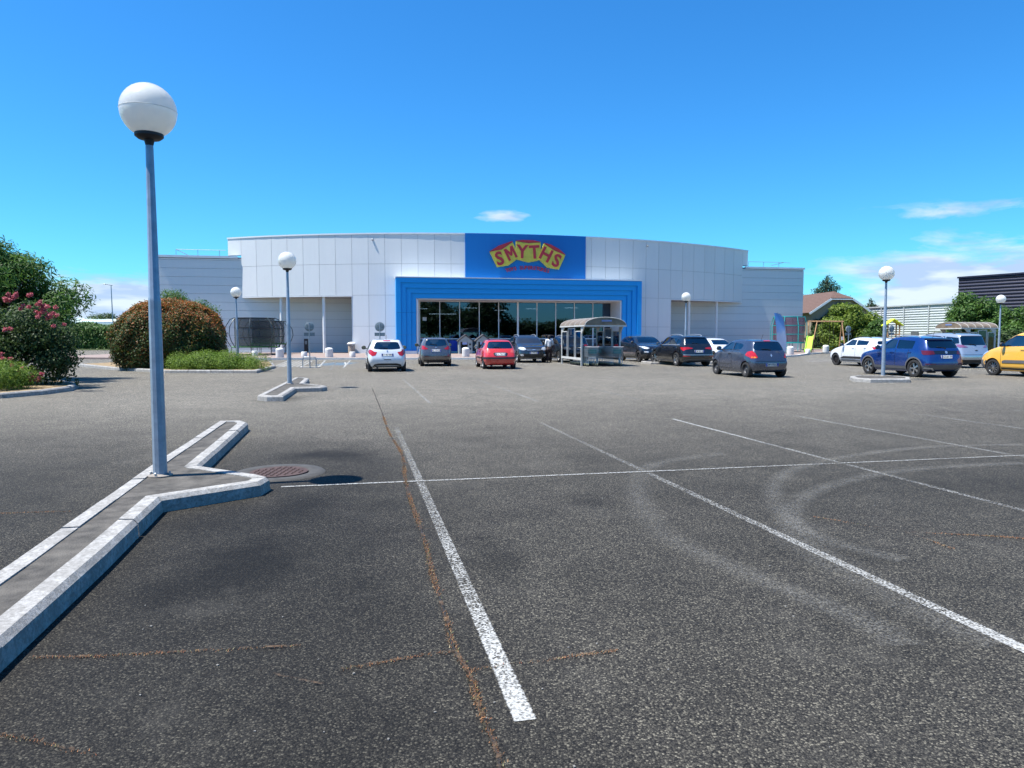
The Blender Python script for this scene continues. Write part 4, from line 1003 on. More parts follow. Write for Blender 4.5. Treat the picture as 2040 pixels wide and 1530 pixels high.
for s_ in (-1, 1): m_.add([(s_*.72, -.65, 2.45), (0, -.65, 3.0), (0, .65, 3.0), (s_*.72, .65, 2.45), (s_*.72, -.65, 2.53), (0, -.65, 3.08), (0, .65, 3.08), (s_*.72, .65, 2.53)],
               [(0, 1, 2, 3), (7, 6, 5, 4), (0, 4, 5, 1), (2, 6, 7, 3), (0, 3, 7, 4), (1, 5, 6, 2)])
m_.build('roof', M('lime_roof', (.62, .72, .03), .45, var=.08), t)
m_ = MB()
for z_ in (1.4, 1.7): m_.box((0, .46, z_), (.84, .04, .1)); m_.box((0, -.46, z_), (.84, .04, .1))
m_.build('rail', wood, t)

# ------------------------------------------------------------------ leaves
def leafmesh(name, pts, nrm, size, mat, parent=None, asp=.5, droop=0.0, fold=.25):
    n = len(pts); r = rng.normal(size=(n, 3)); nrm = nrm + .55*rng.normal(size=(n, 3)); nrm /= np.linalg.norm(nrm, axis=1)[:, None]
    u = np.cross(nrm, r); u /= np.linalg.norm(u, axis=1)[:, None]; u[:, 2] -= droop; u /= np.linalg.norm(u, axis=1)[:, None]
    v = np.cross(nrm, u); s = size*(.6+.8*rng.random(n))[:, None]
    P0 = pts; P1 = pts+u*s*.5+v*s*asp*.5+nrm*s*fold*.3; P2_ = pts+u*s; P3 = pts+u*s*.5-v*s*asp*.5+nrm*s*fold*.3
    co = np.stack([P0, P1, P2_, P3], 1).reshape(-1, 3)
    me = bpy.data.meshes.new(name); me.vertices.add(4*n); me.vertices.foreach_set('co', co.ravel())
    idx = (np.arange(n)[:, None]*4+np.array([0, 1, 2, 0, 2, 3])[None]).ravel()
    me.loops.add(6*n); me.loops.foreach_set('vertex_index', idx); me.polygons.add(2*n)
    me.polygons.foreach_set('loop_start', np.arange(2*n)*3); me.polygons.foreach_set('loop_total', np.full(2*n, 3))
    me.materials.append(mat); me.update(calc_edges=True)
    return link_mesh(name, me, parent)
def blob_points(blobs, n, shell=.45):
    B = np.array([b[:6] for b in blobs], float); wt = B[:, 3]*B[:, 4]+B[:, 3]*B[:, 5]; wt = wt/wt.sum()
    k = rng.choice(len(B), n, p=wt); d = rng.normal(size=(n, 3)); d /= np.linalg.norm(d, axis=1)[:, None]
    r = 1-shell*rng.random(n)**1.7; r = r*(1+.09*rng.normal(size=n))
    p = B[k, :3]+d*r[:, None]*B[k, 3:6]; nr = d/B[k, 3:6]; nr /= np.linalg.norm(nr, axis=1)[:, None]; nr[:, 2] += .35
    return p, nr
def crown(c, rad, nb_, br, seed=0, squash=1.0, top=True):
    rd = random.Random(seed); out = []
    for i in range(nb_):
        while True:
            d = Vector((rd.gauss(0, 1), rd.gauss(0, 1), rd.gauss(0, 1))).normalized()
            if not top or d.z > -.75: break
        q = rd.uniform(.35, .92); s = br*rd.uniform(.6, 1.35)
        out.append((c[0]+d.x*rad[0]*q, c[1]+d.y*rad[1]*q, c[2]+d.z*rad[2]*q, s, s, s*.8*squash))
    return out
BARK = M('bark', (.11, .085, .06), .95, var=.35, vs=9, bump=.8, bs=25)
def limbs(parent, base, blobs, h0, r0, seed=0, name='trunk', nlimb=14):
    rd = random.Random(seed); m_ = MB(); b = Vector(base); top = Vector((b.x+rd.uniform(-.1, .1), b.y, b.z+h0)); m_.tube([b, b.lerp(top, .5)+Vector((rd.uniform(-.08, .08), 0, 0)), top], [r0, r0*.8, r0*.6], 9)
    for q in rd.sample(blobs, min(nlimb, len(blobs))):
        e = Vector(q[:3]); mid = top.lerp(e, .5)+Vector((rd.uniform(-.2, .2), rd.uniform(-.2, .2), .15)); m_.tube([top.lerp(b, rd.uniform(0, .3)), mid, e], [r0*.45, r0*.28, r0*.08], 6)
    return m_.build(name, BARK, parent, True)
def tree(name, label, cat, base, c, rad, nb_, br, nleaf, size, mat, seed, group=None, h0=None, r0=.14, shell=.5, asp=.5, droop=0.0, squash=1.0, extra=()):
    t = thing(name, label, cat, (base[0], base[1], 0), 0, group); cl = (c[0]-base[0], c[1]-base[1], c[2])
    bl_ = crown(cl, rad, nb_, br, seed, squash)+[(e[0]-base[0], e[1]-base[1], *e[2:]) for e in extra]
    p, nr = blob_points(bl_, nleaf, shell); keep = p[:, 2] > .04; leafmesh('crown' if h0 is not None else 'foliage', p[keep], nr[keep], size, mat, t, asp, droop)
    limbs(t, (0, 0, 0), bl_, h0 if h0 is not None else .35, r0, seed, 'trunk' if h0 is not None else 'stems')
    return t
def greens(name, cs, trans=.35):
    k = len(cs); return islandcol(name, [(i/(k-1)*.9+.05, c) for i, c in enumerate(cs)], .55, trans)
G1 = greens('leaf_fresh', [(.032, .075, .014), (.052, .118, .021), (.078, .158, .032), (.115, .20, .048)])
G2 = greens('leaf_dark', [(.014, .035, .010), (.03, .06, .016), (.05, .09, .025), (.10, .14, .05)])
G3 = greens('leaf_yellowish', [(.05, .09, .012), (.10, .16, .02), (.16, .23, .03), (.22, .28, .05)])
G4 = greens('leaf_conifer', [(.02, .05, .025), (.035, .075, .04), (.05, .095, .055)], .15)
G5 = greens('leaf_red', [(.04, .07, .014), (.09, .10, .022), (.26, .085, .025), (.38, .12, .04), (.19, .13, .035)], .3)
G6 = greens('leaf_juniper', [(.05, .10, .012), (.11, .19, .02), (.20, .29, .035)], .25)
G7 = greens('leaf_clipped', [(.02, .045, .012), (.04, .08, .016), (.07, .11, .022), (.16, .06, .02), (.07, .10, .03)], .3)
PK = islandcol('pink_petals', [(0, (.28, .05, .07)), (.5, (.42, .10, .13)), (1, (.55, .20, .21))], .6, .3)

# left: feathery green tree, pink flowering shrub, low juniper in the near bed
tree('garden_tree', 'tall feathery green tree at the left edge behind the pink flowers', 'tree', (-17.8, 24.8), (-18.3, 24.8, 2.7), (2.9, 2.6, 2.15), 46, .75, 42000, .19, G1, 11, None, 1.2, .12, .75, .26, .35,
     extra=[(-15.5, 24.4, 2.6, .6, .7, .5), (-15.4, 24.3, 2.0, .5, .6, .5), (-18.0, 24.8, 4.35, .8, .8, .6), (-16.6, 24.8, 3.9, .7, .7, .5)])
t = thing('rose_bush', 'dark climbing rose bush with pink blossom spilling over the near bed', 'rose bush', (-15.4, 21.6, 0))
bl_ = crown((0, 0, 1.25), (2.3, 1.2, 1.15), 40, .55, 5)+[(1.45, -.1, .55, .55, .6, .5), (.8, -.5, .45, .6, .6, .45), (0, -.8, .45, .7, .5, .45), (-.9, -.8, .5, .7, .5, .5), (-1.8, -.6, .6, .7, .5, .6), (1.7, -.2, .9, .5, .5, .5), (1.75, .1, 1.45, .45, .5, .4), (-1.8, .2, 1.9, .8, .7, .6), (-.5, -.1, 2.2, .6, .6, .45)]
p, nr = blob_points(bl_, 46000, .55); k_ = p[:, 2] > .12; leafmesh('foliage', p[k_], nr[k_], .085, G2, t, .6)
limbs(t, (0, 0, 0), bl_, .4, .09, 3, 'stems', 20)
fl = []
for px, py, n_ in [(18, 590, 9), (38, 586, 5), (52, 612, 7), (82, 600, 10), (90, 615, 12), (78, 622, 9), (100, 630, 6), (5, 598, 6), (122, 650, 4), (8, 658, 5), (70, 605, 5), (30, 598, 4), (98, 643, 3), (47, 590, 3), (36, 744, 8), (60, 748, 5), (77, 748, 4), (70, 758, 5), (110, 622, 3), (24, 720, 4), (2, 712, 5)]:
    q = AT(px, py, 20.3 if py < 700 else 19.9)
    for _ in range(max(2, n_//2)): fl.append((q[0]+15.4+rng.normal(0, .08), q[1]-21.6+rng.normal(0, .08), q[2]+rng.normal(0, .07), .05, .05, .045))
p, nr = blob_points(fl, 3200, .8); leafmesh('blossom', p, nr, .045, PK, t, .9)
st_ = []
for x0, y0, z0, z1 in [(2.05, -.2, 1.1, .2), (1.9, -.4, 1.0, .35), (.1, -1.25, 1.7, .5), (-.2, -1.3, 1.3, .6), (2.2, -.1, 1.2, .05)]:
    z_ = z0
    while z_ > z1: st_.append((x0+.05*math.sin(z_*9), y0, z_, .05, .05, .03)); z_ -= .045
p, nr = blob_points(st_, 700, 1); leafmesh('trailing_shoots', p, nr, .07, G2, t, .6)
tree('juniper', 'yellow green juniper low at the left edge in front of the rose bush', 'shrub', (-14.6, 19.7), (-14.3, 19.6, .45), (1.3, .9, .42), 26, .32, 15000, .075, G6, 8, 'low junipers in the planting beds', None, .04, .8, .22)
# big clipped hedge with red tips
HX, HY = -16.2, 33.9
t = thing('clipped_hedge', 'big rounded clipped hedge with reddish young leaves, behind the nearest lamp post', 'hedge', (HX, HY, 0))
n = 72000; th_ = rng.random(n)*2*np.pi; z = rng.random(n)**.9*3.15
prof_ = np.interp(z, [0, .25, .9, 1.7, 2.35, 2.8, 3.05, 3.16], [.80, .93, 1.0, .985, .86, .62, .36, .02])
lob = 1+.045*np.sin(th_*5+z*2)+.035*np.sin(th_*9-z*3.1)+.025*rng.normal(size=n); dep = 1-.14*rng.random(n)**2
rx, ry = 2.42, 1.95; ce = np.sign(np.cos(th_))*np.abs(np.cos(th_))**.8; se = np.sign(np.sin(th_))*np.abs(np.sin(th_))**.8
p = np.stack([rx*ce*prof_*lob*dep, ry*se*prof_*lob*dep, z*(1+.01*np.sin(th_*4))+.05*rng.normal(size=n)+.1], 1)
nr = np.stack([ce, se, np.interp(z, [0, 2, 3.1], [0, .5, 2.5])], 1); nr /= np.linalg.norm(nr, axis=1)[:, None]
up = (p[:, 2]+.35*rng.normal(size=n)) > 2.05-.35*np.sin(th_*1.0+.5)
leafmesh('foliage', p[~up], nr[~up], .095, G7, t, .55); leafmesh('young_leaves', p[up], nr[up], .095, G5, t, .55)
# extra cap on top so it closes
n = 16000; a_ = rng.random(n)*2*np.pi; q_ = np.sqrt(rng.random(n)); p = np.stack([rx*.68*q_*np.cos(a_), ry*.68*q_*np.sin(a_), 3.16-.32*q_**2.2+.06*rng.normal(size=n)], 1)
leafmesh('top_foliage', p, np.tile([0, 0, 1.], (n, 1)), .095, G5, t, .55)
core = MB(); core.lathe([(1.7, .1), (2.0, .8), (2.0, 1.6), (1.6, 2.3), (1.0, 2.75), (.1, 2.85)], 20); core.v = [(a*1.02, b*.82, c) for a, b, c in core.v]; core.build('inner_twigs', M('twig_mass', (.03, .022, .014), 1, var=.5, vs=6, bump=1, bs=9), t, True)
tree('green_shrub', 'green leafy shrub rising behind the red hedge', 'shrub', (-17.6, 38.6), (-17.7, 38.6, 2.6), (1.55, 1.2, 1.3), 26, .55, 16000, .13, G1, 31, None, None, .08, .7, .3)
tree('juniper', 'wide low bright green juniper at the end of the kerbed bed', 'shrub', (-13.3, 32.0), (-13.25, 32.0, .34), (2.3, 1.3, .36), 70, .46, 75000, .055, G6, 17, 'low junipers in the planting beds', None, .04, .45, .4)
# left background: hedge, warehouse, lamp, trees
t = thing('background_hedge', 'long trimmed green hedge beyond the road at the left', 'hedge', (-46.5, 84, 0), R(-4))
n = 26000; p = np.stack([rng.uniform(-9, 9, n), rng.normal(0, .5, n), np.abs(rng.random(n))*2.6+.05], 1); fr_ = rng.random(n) < .6; p[fr_, 1] = -1.0+.12*rng.normal(size=fr_.sum()); p[~fr_, 2] = 2.6+.3*rng.random((~fr_).sum())+.25*np.sin(p[~fr_, 0]*1.3)
leafmesh('foliage', p, np.tile([0, -1, .8], (n, 1)), .26, G1, t, .5); MB().box((0, .1, 1.25), (17.6, 1.6, 2.4)).build('inner_twigs', M('twig_mass', (.03, .022, .014)), t)
t = thing('warehouse', 'low warehouse with a pale green sloping roof far left behind the hedge', 'building', (-66, 112, 0), R(-9))
MB().box((0, 6, 1.9), (34, 12, 3.8)).build('wall', M('warehouse_wall', (.20, .26, .36), .6, var=.06, vs=.3), t)
m_ = MB(); m_.add([(-17.3, -.4, 3.9), (17.3, -.4, 3.3), (17.3, 12.4, 4.1), (-17.3, 12.4, 4.9), (-17.3, -.4, 3.65), (17.3, -.4, 3.05), (17.3, 12.4, 3.6), (-17.3, 12.4, 4.4)], [(0, 1, 2, 3), (7, 6, 5, 4), (0, 4, 5, 1), (1, 5, 6, 2), (2, 6, 7, 3), (3, 7, 4, 0)])
m_.build('roof', M('warehouse_roof', (.42, .52, .46), .5, var=.08), t)
x, y, _ = AT(225, 650, 92)
t = thing('street_lamp', 'slim distant street lamp against the sky left of the tall lamp post', 'street lamp', (x, y, 0))
MB().tube([(.15, 0, 0), (0, 0, 4), (-.05, 0, 8.1)], [.1, .07, .05], 8).build('pole', galv, t, True); MB().tube([(.12, 0, 8.1), (-.2, 0, 8.15), (-.75, 0, 8.25)], [.05, .05, .04], 8).build('arm', galv, t, True)
MB().lathe([(.02, -.05), (.18, -.04), (.2, 0), (.12, .08), (.02, .09)], 14, c=(-.85, 0, 8.22)).build('lamp_head', M('lamp_head', (.4, .42, .44), .4), t, True)
tree('distant_tree', 'dark rounded tree top far left above the warehouse roof', 'tree', (-72, 125), (-72, 125, 3.4), (3.4, 2, 2.2), 16, 1.1, 4500, .35, G2, 41, 'trees beyond the car park', 1.5, .2)
# verge behind the left road
mb = MB(); mb.prism([(-75, 82.2), (-30, 80.2), (-30, 140), (-75, 140)], 0, .1); tag(mb.build('grass_verge', grassy), kind='structure')
mb = MB(); mb.prism([G(1640, 700.5), (60, 66), (90, 100), (30, 110), (29, 72)], 0, .06); tag(mb.build('lawn', M('lawn_grass', (.12, .15, .04), .95, var=.45, vs=1.2, bump=.5, bs=30), loc=(0, 0, .004)), kind='structure')

# right background
t = thing('house', 'house with brown tiled half hipped roof behind the shop and ivy on its gable', 'house', (*AT(1673, 640, 92)[:2], 0), R(3))
wal = M('render_beige', (.26, .22, .17), .85, var=.1, vs=.8); 
# gable end faces the car park: width 8.4, eaves 4.6, half hip
HW, EV, RG, HP = 3.75, 4.75, 7.25, 6.3; DP = 12
fx = HW*(RG-HP)/(RG-EV)
m_ = MB(); m_.add([(-HW, 0, 0), (HW, 0, 0), (HW, 0, EV), (fx, 0, HP), (-fx, 0, HP), (-HW, 0, EV), (-HW, DP, 0), (HW, DP, 0), (HW, DP, EV), (0, DP, RG), (-HW, DP, EV)],
    [(0, 1, 2, 3, 4, 5), (6, 10, 9, 8, 7), (0, 5, 10, 6), (1, 7, 8, 2)]); m_.build('wall', wal, t)
def tilemat():
    m, t_, b, out = newmat('roof_tiles'); c = nn(t_, 'ShaderNodeTexCoord'); V = c.outputs['Object']
    mp = nn(t_, 'ShaderNodeMapping'); mp.inputs['Rotation'].default_value = (0, 0, 0); t_.links.new(V, mp.inputs['Vector'])
    s3_ = nn(t_, 'ShaderNodeSeparateXYZ'); t_.links.new(V, s3_.inputs[0])
    wv = mth(t_, 'FRACT', mth(t_, 'MULTIPLY', s3_.outputs[2], 4.6)); n_ = nn(t_, 'ShaderNodeTexNoise', Scale=6.0, Detail=4.0); t_.links.new(V, n_.inputs['Vector'])
    col = ramp(t_, n_.outputs[0], [(.3, (.085, .048, .035)), (.7, (.15, .09, .07))]); col = mixc(t_, mth(t_, 'MULTIPLY', mth(t_, 'GREATER_THAN', wv, .8), .6), col, (.05, .025, .02))
    t_.links.new(col, b.inputs['Base Color']); b.inputs['Roughness'].default_value = .85; setbump(t_, b, wv, .5, .05); return m
TILE = tilemat()
m_ = MB(); o_ = .5; sl_ = (RG-EV)/HW
m_.add([(-HW-o_, -.4, EV-o_*sl_), (-fx, -.4, HP), (0, 1.7, RG), (0, DP+.4, RG), (-HW-o_, DP+.4, EV-o_*sl_), (HW+o_, -.4, EV-o_*sl_), (fx, -.4, HP), (HW+o_, DP+.4, EV-o_*sl_)],
       [(0, 1, 2, 3, 4), (5, 7, 3, 2, 6), (1, 6, 2)]); ro = m_.build('roof', TILE, t); ro.location.z = .12
sd = ro.modifiers.new('thick', 'SOLIDIFY'); sd.thickness = .14; sd.offset = 0
m_ = MB(); m_.bar((-HW-o_, -.46, EV-o_*sl_+.02), (-fx, -.46, HP+.02), .06, .26); m_.bar((HW+o_, -.46, EV-o_*sl_+.02), (fx, -.46, HP+.02), .06, .26); m_.bar((-fx, -.46, HP), (fx, -.46, HP), .12, .14); m_.build('bargeboard', TRIM, t)
w_ = MB(); w_.box((-HW-.01, 2.2, 3.0), (.06, 1.2, 1.4)); w_.build('window', M('window_dark', (.03, .035, .04), .2), t)
ww = MB(); ww.box((-2.9, -.02, 2.7), (1.0, .06, 1.2)); ww.build('window', M('window_dark', (.03, .035, .04), .2), t)
iv = [(-3.2+.5*i*.9+random.uniform(-.2, .2), -.15, z_, .45, .12, .4) for i in range(3) for z_ in (.5, 1.2, 1.9, 2.6, 3.3)]+[(-2.6+i*.42, -.2, 3.4+i*.38, .35, .1, .22) for i in range(7)]+[(-1.2+i*.5, -.2, 3.3+i*.3, .3, .1, .25) for i in range(5)]
p, nr = blob_points(iv, 6500, .8); leafmesh('ivy', p, nr, .2, G2, t, .7)
# grey corrugated hall
A_, B_ = AT(1715, 640, 98), AT(1905, 640, 82)
def hall(name, label, a, b, h, col, rib, posts, depth, cap=None):
    d = Vector((b[0]-a[0], b[1]-a[1], 0)); L_ = d.length; t = thing(name, label, 'building', (a[0], a[1], 0), math.atan2(d.y, d.x))
    m_ = MB(); z_ = 0; cl = M(name+'_cladding', col, .45, .1, var=.05, vs=.3)
    while z_ < h-.01:
        vs = [(0, 0, z_), (0, -.055, z_+rib*.35), (0, -.055, z_+rib*.6), (0, 0, z_+rib*.95), (0, 0, z_+rib)]
        m_.add(vs+[(L_, y_, q_) for _, y_, q_ in vs], [(i, i+5, i+6, i+1) for i in range(4)]); z_ += rib
    m_.build('cladding', cl, t, fix=False); MB().box((L_/2, depth/2+.02, h/2), (L_, depth, h-.02)).build('wall', M(name+'_core', tuple(v*.8 for v in col), .6), t)
    if posts:
        pm = MB()
        for i in range(1, posts): pm = MB(); pm.box((L_*i/posts, -.11, h/2), (.14, .05, h)); pm.build('cover_strip', M(name+'_strip', tuple(v*.9 for v in col), .5), t)
    MB().box((L_/2, depth/2-.05, h+.06), (L_+.2, depth+.25, .16)).build('roof_edge', M(name+'_edge', tuple(v*.8 for v in col), .5), t)
    return t, L_
t, L_ = hall('corrugated_hall', 'long low grey hall with horizontal corrugated cladding at the right', A_, B_, 5.35, (.47, .50, .50), .3, 4, 14)
MB().box((L_*.62, -.12, 1.75), (1.2, .08, .8)).build('vent', M('vent_dark', (.1, .11, .12), .6), t)
A_, B_ = AT(1907, 640, 74), AT(2110, 640, 66)
hall('navy_hall', 'tall dark navy building with horizontal ribs at the far right', A_, B_, 7.55, (.011, .013, .034), .33, 0, 14)
# trees at the right
def rt(px, d): return AT(px, 650, d)[:2]
TG = 'trees beyond the car park'
b_ = rt(1944, 58); tree('broadleaf_tree', 'large broad green tree in front of the navy building', 'tree', b_, (b_[0]-.1, b_[1], 2.7), (2.05, 1.8, 2.3), 40, .75, 22000, .23, G1, 51, TG, .9, .14, .7, .5)
b_ = rt(2030, 55); tree('broadleaf_tree', 'darker green tree at the right edge behind the yellow van', 'tree', b_, (b_[0], b_[1], 1.9), (2.6, 1.8, 2.0), 38, .75, 20000, .21, G1, 52, TG, .9, .14, .7, .5)
b_ = rt(1985, 53); tree('low_shrub', 'green shrubbery below the two trees behind the trolley shelter', 'shrub', b_, (b_[0]-.2, b_[1], 1.0), (2.6, 1.0, 1.2), 24, .6, 11000, .2, G2, 57, TG, None, .1, .7, .5)
b_ = rt(1697, 70); tree('broadleaf_bush', 'big pale green bush between the swing frame and the corrugated hall', 'bush', b_, (b_[0]-.1, b_[1], 2.2), (2.75, 1.9, 2.55), 48, .8, 26000, .24, G3, 53, TG, None, .14, .7, .5,
    extra=[(b_[0]-1.9, b_[1], .8, .9, .9, .8), (b_[0]+1.9, b_[1], .8, .9, .9, .8), (b_[0], b_[1]-.3, .7, 1.2, 1, .7)])
b_ = rt(1742, 66); tree('broadleaf_bush', 'narrow green bush left of the play tower', 'bush', b_, (b_[0], b_[1], 1.35), (1.15, 1.0, 1.7), 20, .55, 9000, .2, G1, 54, TG, None, .1, .7, .5, extra=[(b_[0]+.5, b_[1], .7, .9, .7, .8)])
b_ = rt(1600, 88); tree('climbing_shrub', 'dark green growth beside the ivy covered gable', 'shrub', (rt(1637, 84)), (*rt(1637, 84), 1.4), (1.8, 1.0, 1.7), 16, .7, 7000, .22, G2, 58, TG, None, .1, .7, .5)
def conifer(label, px, d, h, rb, z0, n_, sz, seed):
    b = rt(px, d); t = thing('conifer', label, 'tree', (*b, 0), 0, TG); rd = random.Random(seed); bl2 = []
    for i in range(26):
        f = i/25; zz_ = z0+(h-z0)*f; rr = rb*(1-f)**.75+.15
        for k in range(5):
            a = rd.random()*6.28; q = rd.uniform(.4, 1.0)*rr; bl2.append((q*math.cos(a), q*math.sin(a), zz_+rd.uniform(-.2, .3), rr*.42, rr*.42, .26))
    p, nr = blob_points(bl2, n_, .8); leafmesh('crown', p, nr, sz, G4, t, .25); limbs(t, (0, 0, 0), bl2, h*.9, .25, seed, 'trunk', 8)
conifer('spreading blue green cedar behind the brown tiled roof', 1646, 112, 10.9, 4.2, 3.5, 16000, .42, 3)
conifer('small spruce tip above the corrugated hall, left of the lamp', 1733, 125, 7.9, 1.7, 3, 4000, .35, 4)
b_ = rt(1607, 118); tree('distant_tree', 'rounded green tree top between the shop and the cedar', 'tree', b_, (b_[0], b_[1], 6.0), (3.4, 2, 2.6), 16, 1.2, 6000, .35, G2, 55, TG, 3, .2)
b_ = rt(1752, 130); tree('distant_tree', 'reddish brown tree top above the corrugated hall beside the spruce', 'tree', b_, (b_[0], b_[1], 5.6), (2.4, 1.5, 1.6), 10, .9, 3000, .3, islandcol('copper_leaf', [(0, (.06, .03, .02)), (1, (.14, .08, .05))], .7, .2), 56, TG, 3, .2)
b_ = rt(1700, 125); tree('distant_tree', 'pale green tree top just right of the tiled roof hip', 'tree', b_, (b_[0], b_[1], 4.8), (3, 1.5, 2.1), 10, 1.0, 3500, .3, G3, 59, TG, 3, .2)
# what stands behind the photographer, mirrored in the shop windows
BGp = 'trees across the road mirrored in the shop windows'
for i, (x, y, h, r) in enumerate([(-12, -42, 18, 7), (-2, -48, 9, 6), (14, -50, 6, 6), (26, -46, 9, 6)]):
    tree('tree', ['tall dark tree mirrored in the left shop windows', 'low tree mirrored in the middle shop windows', 'broad low tree mirrored right of the middle mullion', 'rounded tree mirrored near the entrance door'][i], 'tree', (x, y), (x, y, h*.55), (r, r, h*.45), 24, r*.35, 5000, .7, G2, 70+i, BGp, 2, .3)
tb, _l = hall('storage_hall', 'long low hall mirrored in the leftmost shop windows', (-20, -62, 0), (-75, -55, 0), 6.0, (.12, .14, .18), .5, 0, -12)
src = [o for o in COL.objects if o.get('group') == BGp]
for i in range(12):
    o = copy_tree(src[1+i % 3]); o.location = (-60+i*11+3*math.sin(i*7), -58-4*math.cos(i*3), 0); o.rotation_euler.z = i*1.3; o.scale = (1.4, 1.4, 1.05+.35*math.sin(i*5))
    o['label'] = 'green tree in the row behind the photographer, mirrored in the shop glass'
# ------------------------------------------------------------------ cars
def clip_poly(poly, axis, val, sgn):
    out = []
    for i in range(len(poly)):
        a, b = poly[i-1], poly[i]; da, db = (a[axis]-val)*sgn, (b[axis]-val)*sgn
        if db >= 0:
            if da < 0: t = da/(da-db); out.append((a[0]+(b[0]-a[0])*t, a[1]+(b[1]-a[1])*t))
            out.append(b)
        elif da >= 0: t = da/(da-db); out.append((a[0]+(b[0]-a[0])*t, a[1]+(b[1]-a[1])*t))
    return out
def rpoly(pts, r=.05):
    out = []; n = len(pts)
    for i in range(n):
        p0, p1, p2 = Vector(pts[i-1]), Vector(pts[i]), Vector(pts[(i+1) % n]); a, b = p0-p1, p2-p1
        ra, rb = min(r, a.length*.4), min(r, b.length*.4); q0, q2 = p1+a.normalized()*ra, p1+b.normalized()*rb
        for t in (0, .35, .65, 1): out.append(tuple(q0*(1-t)**2+p1*2*t*(1-t)+q2*t*t))
    return out
AX = {'L': (lambda a, b: ((a, 3, b), (0, -1, 0))), 'R': (lambda a, b: ((a, -3, b), (0, 1, 0))), 'B': (lambda a, b: ((-5, a, b), (1, 0, 0))), 'F': (lambda a, b: ((5, a, b), (-1, 0, 0)))}
def project(bvh, poly, axis, off, cell=.06, lim=None):
    xs, ys = [p[0] for p in poly], [p[1] for p in poly]; mb = MB(); vid = {}
    nx, ny = max(1, int((max(xs)-min(xs))/cell)), max(1, int((max(ys)-min(ys))/cell)); x0, y0 = min(xs), min(ys); cx, cy = (max(xs)-x0)/nx, (max(ys)-y0)/ny
    for i in range(nx):
        pi = clip_poly(clip_poly(poly, 0, x0+i*cx, 1), 0, x0+(i+1)*cx, -1)
        if len(pi) < 3: continue
        for j in range(ny):
            q = clip_poly(clip_poly(pi, 1, y0+j*cy, 1), 1, y0+(j+1)*cy, -1)
            if len(q) < 3: continue
            ids = []
            for p in q:
                k = (round(p[0], 4), round(p[1], 4))
                if k not in vid:
                    o_, d_ = AX[axis](*p); h, nr, _, _ = bvh.ray_cast(Vector(o_), Vector(d_))
                    if h is None or (lim and not lim(h, axis)): vid[k] = None
                    else:
                        if nr.dot(Vector(d_)) > 0: nr = -nr
                        mb.v.append(tuple(h+nr*off)); vid[k] = len(mb.v)-1
                ids.append(vid[k])
            if None in ids: continue
            f = []
            for v in ids:
                if v not in f: f.append(v)
            if len(f) < 3: continue
            n_ = (Vector(mb.v[f[1]])-Vector(mb.v[f[0]])).cross(Vector(mb.v[f[2]])-Vector(mb.v[f[1]]))
            if n_.dot(Vector(AX[axis](0, 0)[1])) > 0: f = f[::-1]
            mb.f.append(tuple(f)); mb.m.append(0)
    return mb
